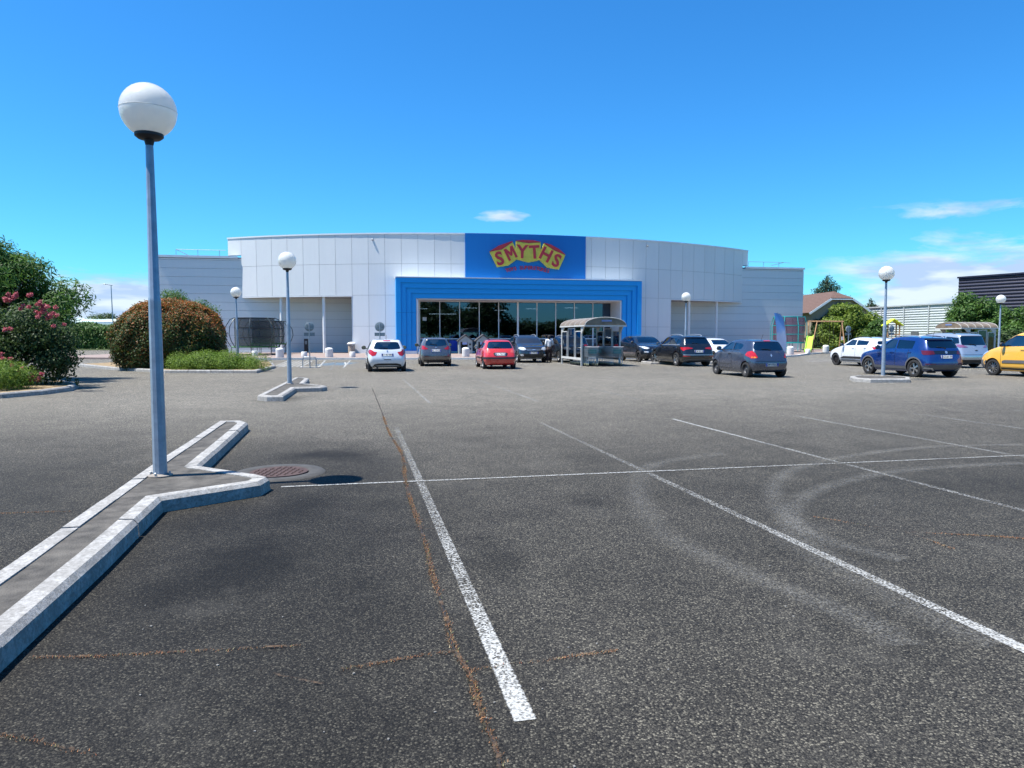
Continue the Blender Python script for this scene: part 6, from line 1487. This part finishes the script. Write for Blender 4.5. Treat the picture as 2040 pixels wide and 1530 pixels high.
# black large SUV
s = dict(L=4.63, W=1.89, H=1.66, gc=.2, hf=.90, cx=1.25, cz=1.09, rx0=2.0, rx1=4.12, rz1=1.55, tx=4.47, bz=1.12, fo=.90, wb=2.81, r=.37, tum=.72, tyre_w=.24, paint=paint('paint_black', (.018, .020, .024), .5, .28), rim='five', mirror=black_plastic, rails=M('rail_silver', (.55, .56, .57), .3, .6), glass_rear=dark_glass, xb=2.75, xc=3.55, quarter=4.05, steer=.35,
    label='black large estate car turning left with silver wheels and red rear lights', rwin=[(-.68, 1.19), (.68, 1.19), (.62, 1.47), (-.62, 1.47)],
    ov=[('tail_light', 'BM', rpoly([(.34, .93), (.66, .90), (.84, .84), (.88, 1.00), (.60, 1.02), (.36, .98)], .02), 'red', .009), ('tail_light_side', 'S', [(4.22, .92), (4.40, .82), (4.6, .84), (4.6, 1.0), (4.2, 1.01)], 'red', .009),
        ('reflector', 'BM', rpoly(rect(.52, .84, .53, .57), .01), 'red', .012), ('bumper_line', 'B', rpoly(rect(-.84, .84, .60, .625), .008), 'silver', .012), ('bumper_insert', 'B', rect(-.8, .8, .2, .40), 'grey', .006), ('spoiler', 'B', rpoly(rect(-.58, .58, 1.495, 1.53), .01), 'glassblack', .03), ('window_trim', 'S', [(1.75, 1.115), (4.05, 1.135), (4.05, 1.155), (1.75, 1.135)], 'chrome', .006)], sill='grey', plates=[('B', .80, 'CM 903 VR')])
park(build_car(s), s, 'rl', 1349, 729.3, 12)
# small white car behind
s = dict(L=3.9, W=1.72, H=1.47, hf=.78, cx=1.0, cz=.98, rx0=1.7, rx1=3.5, rz1=1.38, tx=3.8, bz=1.0, fo=.8, wb=2.5, r=.30, paint=paint('paint_white_b', (.70, .71, .72), .05, .35), rim='five', mirror=black_plastic,
    label='small white car glimpsed behind the black estate and the grey blue three door', ov=[('headlight', 'FM', rpoly([(.48, .70), (.80, .66), (.82, .84), (.6, .82)], .03), 'clear', .01), ('grille', 'F', rpoly(rect(-.4, .4, .40, .56), .03), 'black', .006)], plates=[('F', .50, 'BT 220 LN')])
park(build_car(s), s, 'fr', 1424, 719.0, 196)
# grey blue three door in the foreground of the row
s = dict(L=3.60, W=1.66, H=1.47, hf=.80, cx=.72, cz=1.02, rx0=1.45, rx1=3.17, rz1=1.42, tx=3.46, bz=.99, fo=.66, wb=2.37, r=.295, tum=.72, doors=3, xb=2.0, xc=2.62, paint=paint('paint_grey_blue', (.055, .068, .105), .5, .36), rim='steel', rimmat=M('steel_rim', (.08, .08, .085), .5, .3), mirror=black_plastic, handle=black_plastic, aerial=2.8,
    label='grey blue three door hatchback nearest to the camera, right of centre', rwin=[(-.60, 1.05), (-.45, 1.03), (.45, 1.03), (.60, 1.05), (.62, 1.12), (.52, 1.365), (-.52, 1.365), (-.62, 1.12)],
    ov=[('tail_light', 'BM', rpoly([(.54, .76), (.74, .74), (.80, .84), (.76, .98), (.66, 1.02), (.60, .90)], .03), 'red', .009), ('tail_light_side', 'S', [(3.12, .99), (3.22, .80), (3.38, .73), (3.55, .75), (3.55, .95), (3.3, 1.02)], 'red', .009), ('reversing_light', 'BM', rpoly([(.60, .75), (.73, .75), (.73, .80), (.62, .80)], .01), 'orange', .012),
        ('brake_light', 'B', rpoly(rect(-.14, .14, 1.385, 1.415), .008), 'red', .012), ('badge', 'B', [(0, .78), (.045, .85), (0, .92), (-.045, .85)], 'chrome', .012), ('bumper_gap', 'B', rpoly([(-.62, .625), (.62, .625), (.64, .64), (-.64, .64)], .003), 'dark', .004), ('rub_strip', 'S', [(1.0, .48), (2.0, .48), (2.0, .50), (1.0, .50)], 'black', .008), ('bumper_insert', 'B', rect(-.66, .66, .17, .28), 'black', .005),
        ('window_seal', 'S', [(1.15, 1.035), (2.55, 1.03), (2.55, 1.05), (1.15, 1.052)], 'black', .005)], sill='body', plates=[('B', .50, 'CW 172 CE')])
park(build_car(s), s, 'rl', 1488, 751.6, 11.5)
# white crossover hatchback
s = dict(L=4.09, W=1.76, H=1.54, gc=.2, hf=.84, cx=1.05, cz=1.05, rx0=1.8, rx1=3.6, rz1=1.44, tx=3.92, bz=1.10, fo=.82, wb=2.6, r=.325, tum=.72, paint=paint('paint_white_c', (.68, .70, .72), .05, .35), rim='seven', rimmat=M('rim_dark', (.05, .045, .045), .4, .5), mirror=black_plastic, rails=black_plastic, xc=3.28,
    label='white crossover hatchback with black roof rails, behind the blue car', ov=[('tail_light', 'BM', rpoly([(.56, .94), (.84, .90), (.86, 1.02), (.60, 1.04)], .02), 'red', .009), ('tail_light_side', 'S', [(3.62, 1.03), (3.76, .90), (4.05, .93), (4.05, 1.03)], 'red', .009),
        ('door_cladding', 'S', [(1.20, .40), (3.15, .40), (3.05, .49), (2.8, .52), (1.5, .52)], 'black', .012), ('wheel_arch_trim', 'S', [(.05, .2), (.44, .2), (.44, .36), (.05, .38)], 'black', .006), ('bumper_insert', 'B', rect(-.74, .74, .2, .42), 'black', .006)], sill='grey', plates=[('B', .78, 'GF 644 DW')])
def arch_trims(s): 
    out = []
    for xw in (s['fo'], s['fo']+s['wb']):
        R0, R1 = s['r']*1.12, s['r']*1.12+.055; z0 = s['r']+.01
        for k in range(10):
            a0, a1 = R(-8+196*k/10), R(-8+196*(k+1)/10)
            out.append(('wheel_arch_trim', 'S', [(xw-R0*math.cos(a0), z0+R0*math.sin(a0)), (xw-R0*math.cos(a1), z0+R0*math.sin(a1)), (xw-R1*math.cos(a1), z0+R1*math.sin(a1)), (xw-R1*math.cos(a0), z0+R1*math.sin(a0))], 'grey', .008))
    return out
s['arch'] = True
park(build_car(s), s, 'fl', 1667, 727.2, 11.5)
# blue compact SUV
s = dict(L=4.11, W=1.78, H=1.59, gc=.2, hf=.90, cx=1.08, cz=1.06, rx0=1.78, rx1=3.68, rz1=1.50, tx=3.97, bz=1.06, fo=.83, wb=2.55, r=.345, tum=.73, tyre_w=.22, paint=paint('paint_blue', (.006, .034, .17), .35, .3), rim='five', mirror=black_plastic, rails=M('rail_silver', (.55, .56, .57), .3, .6), glass_rear=dark_glass, xb=2.38, xc=3.25, aerial=3.3,
    label='bright blue compact four wheel drive behind the lamp post with the small kerb island', rwin=[(-.64, 1.13), (.64, 1.13), (.60, 1.40), (-.60, 1.40)],
    ov=[('light_bar', 'B', rpoly(rect(-.80, .80, .90, 1.03), .02), 'glassblack', .006), ('tail_light', 'BM', rpoly([(.48, .90), (.84, .86), (.87, 1.04), (.52, 1.03)], .02), 'darkred', .010), ('tail_light_side', 'S', [(3.72, .92), (3.80, .87), (4.1, .87), (4.1, 1.03), (3.70, 1.03)], 'darkred', .010),
        ('badge', 'B', rpoly(rect(-.055, .055, .92, 1.02), .045), 'chrome', .014), ('lower_bumper', 'B', rect(-.80, .80, .2, .50), 'grey', .006), ('lower_bumper', 'S', [(3.74, .2), (4.05, .2), (4.05, .48), (3.76, .44)], 'grey', .006), ('bumper_trim', 'BM', rpoly([(.50, .27), (.62, .34), (.80, .36), (.80, .40), (.60, .39), (.46, .29)], .01), 'silver', .016), ('reflector', 'BM', rpoly(rect(.5, .8, .515, .54), .006), 'darkred', .012),
        ('spoiler', 'B', rpoly(rect(-.6, .6, 1.42, 1.47), .01), 'glassblack', .04), ('door_cladding', 'S', [(1.2, .32), (2.95, .32), (2.95, .42), (1.2, .42)], 'grey', .008), ('wheel_arch_trim', 'S', [(.05, .2), (.46, .2), (.46, .34), (.05, .4)], 'grey', .006)], sill='grey', plates=[('B', .80, 'GS 601 FP')])
s['ov'] += arch_trims(s)
park(build_car(s), s, 'rl', 1823, 751.4, 11.5)
# silver people carrier
s = dict(L=4.83, W=1.90, H=1.75, hf=.86, cx=1.0, cz=1.08, rx0=1.95, rx1=4.42, rz1=1.68, tx=4.68, bz=1.08, fo=.95, wb=2.85, r=.34, tum=.76, tyre_w=.22, paint=paint('paint_silver', (.46, .50, .54), .55, .3), rim='five', mirror=black_plastic, rails=black_plastic, glass_rear=dark_glass, xb=2.75, xc=3.6, quarter=4.5,
    label='silver people carrier with a dark rear window, between the blue car and the yellow van', rwin=[(-.72, 1.14), (.72, 1.14), (.66, 1.60), (-.66, 1.60)],
    ov=[('tail_light', 'BM', rpoly([(.42, 1.03), (.80, 1.02), (.90, 1.16), (.78, 1.18), (.60, 1.12)], .02), M('tail_light_smoked', (.30, .12, .22), .1, .3, coat=1), .010), ('bumper_insert', 'B', rect(-.82, .82, .2, .42), 'black', .006), ('chrome_band', 'B', rpoly(rect(-.7, .7, .52, .54), .006), 'chrome', .01), ('badge', 'B', rpoly(rect(-.08, .08, .86, .90), .015), 'dark', .012), ('bumper_gap', 'B', rect(-.8, .8, .66, .675), 'dark', .004)])
park(build_car(s), s, 'rr', 1940, 731.6, 11.5)
# yellow van
s = dict(L=4.21, W=1.83, H=1.82, gc=.2, hf=.94, cx=.92, cz=1.17, rx0=1.72, rx1=4.02, rz1=1.77, tx=4.14, bz=1.18, fo=.84, wb=2.7, r=.33, tum=.82, paint=paint('paint_yellow', (.78, .42, .06), .0, .38), rim='ten', mirror=black_plastic, xb=2.35, xc=3.2, side=[[(1.02, 1.16), (2.30, 1.20), (2.30, 1.60), (1.75, 1.62), (1.35, 1.42)], [(2.42, 1.21), (3.15, 1.21), (3.15, 1.60), (2.42, 1.60)]],
    label='yellow van with grey bumper cut by the right edge of the view', ov=[('headlight', 'FM', rpoly([(.50, .78), (.80, .74), (.86, .98), (.66, .96)], .03), 'clear', .010), ('headlight_side', 'S', [(.08, .86), (.26, .92), (.52, 1.05), (.45, 1.08), (.16, .98)], 'clear', .010), ('front_bumper', 'F', rect(-.9, .9, .2, .62), 'grey', .008),
        ('front_bumper', 'S', [(.0, .2), (.47, .2), (.50, .40), (.34, .56), (.0, .64)], 'grey', .008), ('rub_strip', 'S', [(1.30, .52), (3.1, .54), (3.1, .66), (1.42, .64), (1.30, .60)], 'grey', .016)], plates=[('F', .5, 'DA 415 ZC')])
park(build_car(s), s, 'fl', 1980, 747.6, 11.5)

# ------------------------------------------------------------------ trolley shelters and trolleys
WHT = M('shelter_white', (.52, .52, .49), .5, var=.10, dirt=.25)
def polyc():
    m, t_, b, out = newmat('tinted_sheet'); b.inputs['Base Color'].default_value = (.30, .25, .19, 1); b.inputs['Roughness'].default_value = .35
    c = nn(t_, 'ShaderNodeTexCoord'); n_ = nn(t_, 'ShaderNodeTexNoise', Scale=3.0, Detail=6.0); t_.links.new(c.outputs['Object'], n_.inputs['Vector'])
    t_.links.new(ramp(t_, n_.outputs[0], [(.3, (.15, .115, .08)), (.7, (.27, .21, .15))]), b.inputs['Base Color']); b.inputs['Alpha'].default_value = .86; return m
SHEET = polyc()
def shelter(loc, rz, label, ln, trl=True):
    t = thing('trolley_shelter', label, 'trolley shelter', loc, rz, 'arched trolley shelters'); w2 = 1.065; zE, zP = 2.13, 2.56
    def arch(f): a = math.pi*f; return (-w2*1.06*math.cos(a), zE+(zP-zE)*math.sin(a)**.9)
    y0, y1 = -.75, ln+.15; m_ = MB(); pts = [arch(i/16) for i in range(17)]
    n = len(pts); vs = [(x_, y_, z_+dz) for dz in (0, .02) for y_ in (y0, y1) for x_, z_ in pts]; fs = []
    for i in range(n-1): fs += [(i, i+1, n+i+1, n+i), (2*n+i, 3*n+i, 3*n+i+1, 2*n+i+1), (i, 2*n+i, 2*n+i+1, i+1), (n+i, n+i+1, 3*n+i+1, 3*n+i)]
    fs += [(0, n, 3*n, 2*n), (n-1, 3*n-1, 4*n-1, 2*n-1)]; m_.add(vs, fs); m_.build('roof_sheet', SHEET, t, 40)
    for k in range(6):
        y_ = y0+(y1-y0)*k/5; r_ = MB(); r_.tube([(x_, y_, z_+.015) for x_, z_ in pts], .015, 6); r_.build('roof_rib', WHT, t, True)
    for y_ in (y0, y1):                                 # closed gable
        gm_ = MB(); gm_.add([(x_, y_, z_-.01) for x_, z_ in pts]+[(x_, y_+.02, z_-.01) for x_, z_ in pts], [tuple(range(n)), tuple(range(n, 2*n))[::-1]]+[(i, n+i, n+i+1, i+1) for i in range(n-1)]+[(n-1, 2*n-1, n, 0)]); gm_.build('gable_sheet', SHEET, t)
        MB().box((0, y_, zE-.01), (2*w2*1.08, .06, .07)).build('tie_beam', WHT, t)
    for s_ in (-1, 1): gb = MB(); gb.box((s_*w2*1.06, (y0+y1)/2, zE), (.07, y1-y0, .07)); gb.build('gutter', WHT, t)
    b_ = MB(); b_.box((.05, y0-.012, zE+.26), (.55, .01, .09)); b_.build('operator_plate', M('plate_blue_grey', (.16, .22, .42), .5), t)
    for s_ in (-1, 1):
        for y_ in (0, ln):
            MB().box((s_*w2, y_, zE/2), (.08, .08, zE)).build('post', WHT, t); br_ = MB(); br_.add([(s_*w2-.03, y_, zE-.45), (s_*w2+.03, y_, zE-.45), (s_*w2+.03, y_-.45, zE-.03), (s_*w2-.03, y_-.45, zE-.03), (s_*w2+.03, y_, zE-.03), (s_*w2-.03, y_, zE-.03)], [(0, 1, 2, 3), (0, 5, 4, 1), (1, 4, 2), (0, 3, 5), (3, 2, 4, 5)]); br_.build('bracket', WHT, t)
        m_ = MB(); x_ = s_*w2; m_.box((x_, ln/2, .38), (.06, ln, .12))
        for ya, yb, z1 in ((.05, ln*.28, 1.85), (ln*.34, ln*.66, 2.0), (ln*.72, ln-.05, 1.85)):
            for yy in (ya, yb): m_.box((x_, yy, (z1+.44)/2), (.045, .045, z1-.44))
            m_.box((x_, (ya+yb)/2, z1), (.045, yb-ya+.045, .045))
        m_.build('side_frame', WHT, t); g3 = MB()
        for ya, yb, z1 in ((.05, ln*.28, 1.85), (ln*.34, ln*.66, 2.0), (ln*.72, ln-.05, 1.85)): g3.box((x_, (ya+yb)/2, (z1+.44)/2), (.008, yb-ya, z1-.46))
        g3.build('side_glass', glassmat('clear_glass', (.75, .8, .8), .03), t)
    return t
c1 = Vector(G(1158.5, 729.5)); ux, uy = Vector((math.cos(R(12)), math.sin(R(12)))), Vector((-math.sin(R(12)), math.cos(R(12))))
sh1 = c1+ux*1.065
shelter((sh1.x, sh1.y, 0), R(12), 'arched brown roofed trolley shelter in front of the shop entrance', 3.75)
ribbon([c1-ux*.25-uy*.6, c1-ux*.25+uy*4.0], .12, Z2, 'bay_edge_line', PAINT, step=1, props={'wear': .35})
x2, y2, _ = AT(1914, 650, 50)
shelter((x2, y2+.4, 0), R(12-90), 'second arched trolley shelter by the trees at the far right', 2.1)
def wire(mb, a, b, w=.006): mb.bar(a, b, w, w)
def make_trolley():
    t = thing('shopping_trolley', '', 'shopping trolley')
    wr = M('trolley_wire', (.42, .45, .46), .35, .7, var=.08); b_ = MB()
    f0, f1, r0, r1 = (.18, .52), (.22, .92), (.26, .50), (.29, 1.0)       # half width, z front/back bottom & top
    yb, yf, yt = .36, -.36, -.46                                        # back, front bottom, front top
    def corner(s_, back, topv): 
        if back: return Vector((s_*(r1[0] if topv else r0[0]), yb, r1[1] if topv else r0[1]))
        return Vector((s_*(f1[0] if topv else f0[0]), yt if topv else yf, f1[1] if topv else f0[1]))
    for s_ in (-1, 1):
        for k in range(13):
            f = k/12; wire(b_, corner(s_, 0, 0).lerp(corner(s_, 1, 0), f), corner(s_, 0, 1).lerp(corner(s_, 1, 1), f))
        for k in range(6): f = k/5; wire(b_, corner(s_, 0, 0).lerp(corner(s_, 0, 1), f), corner(s_, 1, 0).lerp(corner(s_, 1, 1), f), .008)
    for k in range(9):
        f = k/8; wire(b_, corner(-1, 0, 0).lerp(corner(1, 0, 0), f), corner(-1, 0, 1).lerp(corner(1, 0, 1), f)); wire(b_, corner(-1, 1, 0).lerp(corner(1, 1, 0), f), corner(-1, 1, 1).lerp(corner(1, 1, 1), f)); wire(b_, corner(-1, 0, 0).lerp(corner(1, 0, 0), f), corner(-1, 1, 0).lerp(corner(1, 1, 0), f))
    for k in range(6):
        f = k/5; wire(b_, corner(-1, 0, 0).lerp(corner(-1, 0, 1), f), corner(1, 0, 0).lerp(corner(1, 0, 1), f), .008); wire(b_, corner(-1, 1, 0).lerp(corner(-1, 1, 1), f), corner(1, 1, 0).lerp(corner(1, 1, 1), f), .008)
    b_.build('basket', wr, t, fix=False)
    MB().tube([(-.29, yb+.1, 1.03), (.29, yb+.1, 1.03)], .016, 8).build('handle', M('handle_grey', (.45, .40, .40), .5), t, True)
    f_ = MB()
    for s_ in (-1, 1): f_.tube([(s_*.29, yb+.1, 1.03), (s_*.28, yb, .95), (s_*.27, yb-.02, .45), (s_*.26, yb+.02, .17), (s_*.20, -.42, .15)], .012, 6)
    f_.tube([(-.20, -.42, .15), (.20, -.42, .15)], .012, 6); f_.build('chassis', wr, t)
    c_ = MB(); c_.box((0, yb-.02, .78), (.40, .012, .22)); c_.build('child_seat', M('seat_teal', (.04, .20, .19), .5), t)
    n_ = MB(); n_.box((0, yb+.07, .99), (.5, .02, .05)); n_.build('coin_bar', M('coin_pale', (.45, .50, .48), .5), t)
    for s_ in (-1, 1):
        for y_ in (yb-.04, -.36):
            w_ = MB(); w_.lathe([(.01, -.014), (.062, -.014), (.065, 0), (.062, .014), (.01, .014)], 14, M4=Matrix.Rotation(R(90), 4, 'Y')); w_.build('wheel', rubber, t, 40, loc=(s_*(.25 if y_ > 0 else .20), y_, .066))
            k_ = MB(); k_.box((s_*(.25 if y_ > 0 else .20), y_, .12), (.035, .05, .09)); k_.build('castor', M('castor_pale', (.6, .62, .35), .5), t)
    return t
tr0 = make_trolley(); firstT = True
rowlab = ['in the left row under the shelter', 'in the middle row under the shelter', 'in the right row under the shelter']
endlab = ['front shopping trolley {}', 'shopping trolley nested {}']
for ri, (xo, y_s, cnt) in enumerate([(-.66, -.35, 11), (.02, .85, 8), (.70, -.30, 11)]):
    for k in range(cnt):
        o = tr0 if firstT else copy_tree(tr0); firstT = False
        p = sh1+ux*xo+uy*(y_s+k*.27); o.location = (p.x, p.y, 0); o.rotation_euler.z = R(12+180)
        if k == 0: tag(o, 'front wire shopping trolley '+rowlab[ri], 'shopping trolley', 'shopping trolleys nested in the shelter')
        else: tag(o, 'wire shopping trolley nested '+rowlab[ri], 'shopping trolley', 'shopping trolleys nested '+rowlab[ri])
s2 = Vector((x2, y2+.4)); vx, vy = Vector((math.cos(R(-78)), math.sin(R(-78)))), Vector((-math.sin(R(-78)), math.cos(R(-78))))
for k in range(7):
    o = copy_tree(tr0); p = s2+vx*.2+vy*(.4+k*.27); o.location = (p.x, p.y, 0); o.rotation_euler.z = R(12-90+180)
    tag(o, 'shopping trolley nested in the far right shelter', 'shopping trolley', 'shopping trolleys in the far shelter')

# ------------------------------------------------------------------ person
def skinned(name, verts, edges, mat, parent, root=0, sub=2):
    me = bpy.data.meshes.new(name); me.from_pydata([v[0] for v in verts], edges, []); me.materials.append(mat)
    o = link_mesh(name, me, parent); md = o.modifiers.new('skin', 'SKIN'); md.use_smooth_shade = True
    for i, v in enumerate(verts):
        r_ = v[1]; me.skin_vertices[0].data[i].radius = r_ if isinstance(r_, tuple) else (r_, r_)
    me.skin_vertices[0].data[root].use_root = True
    sb = o.modifiers.new('sub', 'SUBSURF'); sb.levels = sub; sb.render_levels = sub; bake(o)
    o.data.polygons.foreach_set('use_smooth', [True]*len(o.data.polygons)); return o
px_, py_ = G(1094, 722.3)
pt = thing('person', 'woman in white top and dark trousers walking away between two parked cars', 'person', (px_, py_, 0), R(8))
skin_m = M('skin', (.20, .11, .07), .55, var=.08, vs=8); shirt = M('white_cotton', (.74, .73, .72), .8, var=.04); trou = M('brown_trousers', (.035, .022, .022), .9, var=.3, vs=9); hair = M('dark_hair', (.02, .014, .012), .6)
# facing away from the camera (+y)
bv = [((0, 0, .90), (.13, .10)), ((0, 0, 1.08), (.115, .09)), ((0, .0, 1.27), (.135, .10)), ((0, 0, 1.36), (.10, .08)), ((0, .0, 1.43), .048), ((0, .01, 1.49), .065), ((0, .015, 1.56), (.078, .09)), ((0, .01, 1.63), (.055, .065)),
      ((-.09, 0, .86), .095), ((-.10, .03, .48), .062), ((-.105, -.06, .10), .040), ((-.11, .06, .035), (.035, .028)), ((.09, 0, .86), .095), ((.10, .06, .48), .062), ((.11, .10, .10), .040), ((.12, .22, .035), (.035, .028)),
      ((-.16, 0, 1.35), .055), ((-.21, -.03, 1.10), .040), ((-.19, .08, .90), .030), ((-.185, .12, .82), (.018, .034)), ((.16, 0, 1.35), .055), ((.23, -.03, 1.12), .040), ((.22, .12, .98), .030), ((.20, .19, .95), (.018, .034))]
be = [(0, 1), (1, 2), (2, 3), (3, 4), (4, 5), (5, 6), (6, 7), (0, 8), (8, 9), (9, 10), (10, 11), (0, 12), (12, 13), (13, 14), (14, 15), (3, 16), (16, 17), (17, 18), (18, 19), (3, 20), (20, 21), (21, 22), (22, 23)]
k = len(bv)
for hb, sx_, base in ((19, -1, (-.185, .12, .82)), (23, 1, (.20, .19, .95))):   # thumb and four fingers
    for q, (dx, ln_) in enumerate([(-.030, .045), (-.014, .075), (-.003, .082), (.008, .076), (.020, .06)]):
        a = Vector(base); m1 = a+Vector((dx*.2, dx, -.03 if q else -.01)); tip = m1+Vector((0, .012, -ln_*.5)); tp2 = tip+Vector((0, .02, -ln_*.35))
        bv += [(tuple(m1), .010), (tuple(tip), .0085), (tuple(tp2), .007)]; be += [(hb, k), (k, k+1), (k+1, k+2)]; k += 3
pb_ = skinned('body', bv, be, skin_m, pt)
skinned('top', [((0, 0, .88), (.165, .125)), ((0, 0, 1.06), (.145, .115)), ((0, 0, 1.26), (.165, .125)), ((0, 0, 1.37), (.125, .10)), ((0, 0, 1.41), (.065, .06)), ((-.17, 0, 1.35), .075), ((-.215, -.03, 1.12), .062), ((-.20, .05, .97), .05), ((.17, 0, 1.35), .075), ((.235, -.03, 1.13), .062), ((.225, .07, 1.04), .05)],
        [(0, 1), (1, 2), (2, 3), (3, 4), (3, 5), (5, 6), (6, 7), (3, 8), (8, 9), (9, 10)], shirt, pt)
skinned('trousers', [((0, 0, .91), (.15, .12)), ((0, 0, .84), (.16, .125)), ((-.095, 0, .74), .115), ((-.10, .03, .46), .092), ((-.105, -.05, .10), .088), ((.095, .01, .74), .115), ((.10, .06, .46), .092), ((.11, .09, .10), .088)], [(0, 1), (1, 2), (2, 3), (3, 4), (1, 5), (5, 6), (6, 7)], trou, pt)
skinned('hair', [((0, -.02, 1.64), (.07, .075)), ((0, -.035, 1.57), (.095, .095)), ((0, -.05, 1.48), (.085, .06)), ((0, -.055, 1.41), (.06, .03))], [(0, 1), (1, 2), (2, 3)], hair, pt)
fc = MB(); 
for s_ in (-.03, .03): fc.lathe([(.001, -.009), (.008, -.006), (.009, 0), (.008, .006), (.001, .009)], 8, c=(s_, .098, 1.56))
fc.build('eyes', M('eye', (.6, .6, .6), .2), pb_); fc = MB(); fc.tube([(0, .09, 1.56), (0, .118, 1.53), (0, .10, 1.52)], [.008, .012, .008], 6); fc.box((0, .098, 1.49), (.045, .01, .012)); fc.build('nose_and_mouth', skin_m, pb_)
for s_ in (-1, 1): MB().lathe([(.005, -.03), (.014, -.02), (.016, .01), (.005, .03)], 8, c=(s_*.082, .0, 1.55)).build('ear', skin_m, pb_)
for xx, yy in ((-.11, .02), (.115, .16)):
    sh_ = MB(); sh_.lathe([(.04, 0), (.05, .01), (.045, .05), (.03, .075)], 12); sh_.v = [(a, b*2.4, c) for a, b, c in sh_.v]; sh_.build('shoe', M('shoe_tan', (.12, .06, .04), .6), pt, True, loc=(xx, yy, 0))
bag = thing('handbag', 'dark handbag hanging on the right arm of the woman in white', 'handbag', (px_+.27, py_+.04, .78), R(8))
m_ = MB(); m_.box((0, 0, .13), (.10, .30, .26)); m_.build('bag_body', M('bag_leather', (.03, .02, .025), .5), bag); MB().tube([(0, -.12, .26), (0, -.09, .36), (0, 0, .40), (0, .09, .36), (0, .12, .26)], .008, 6).build('strap', M('bag_leather', (.03, .02, .025), .5), bag)
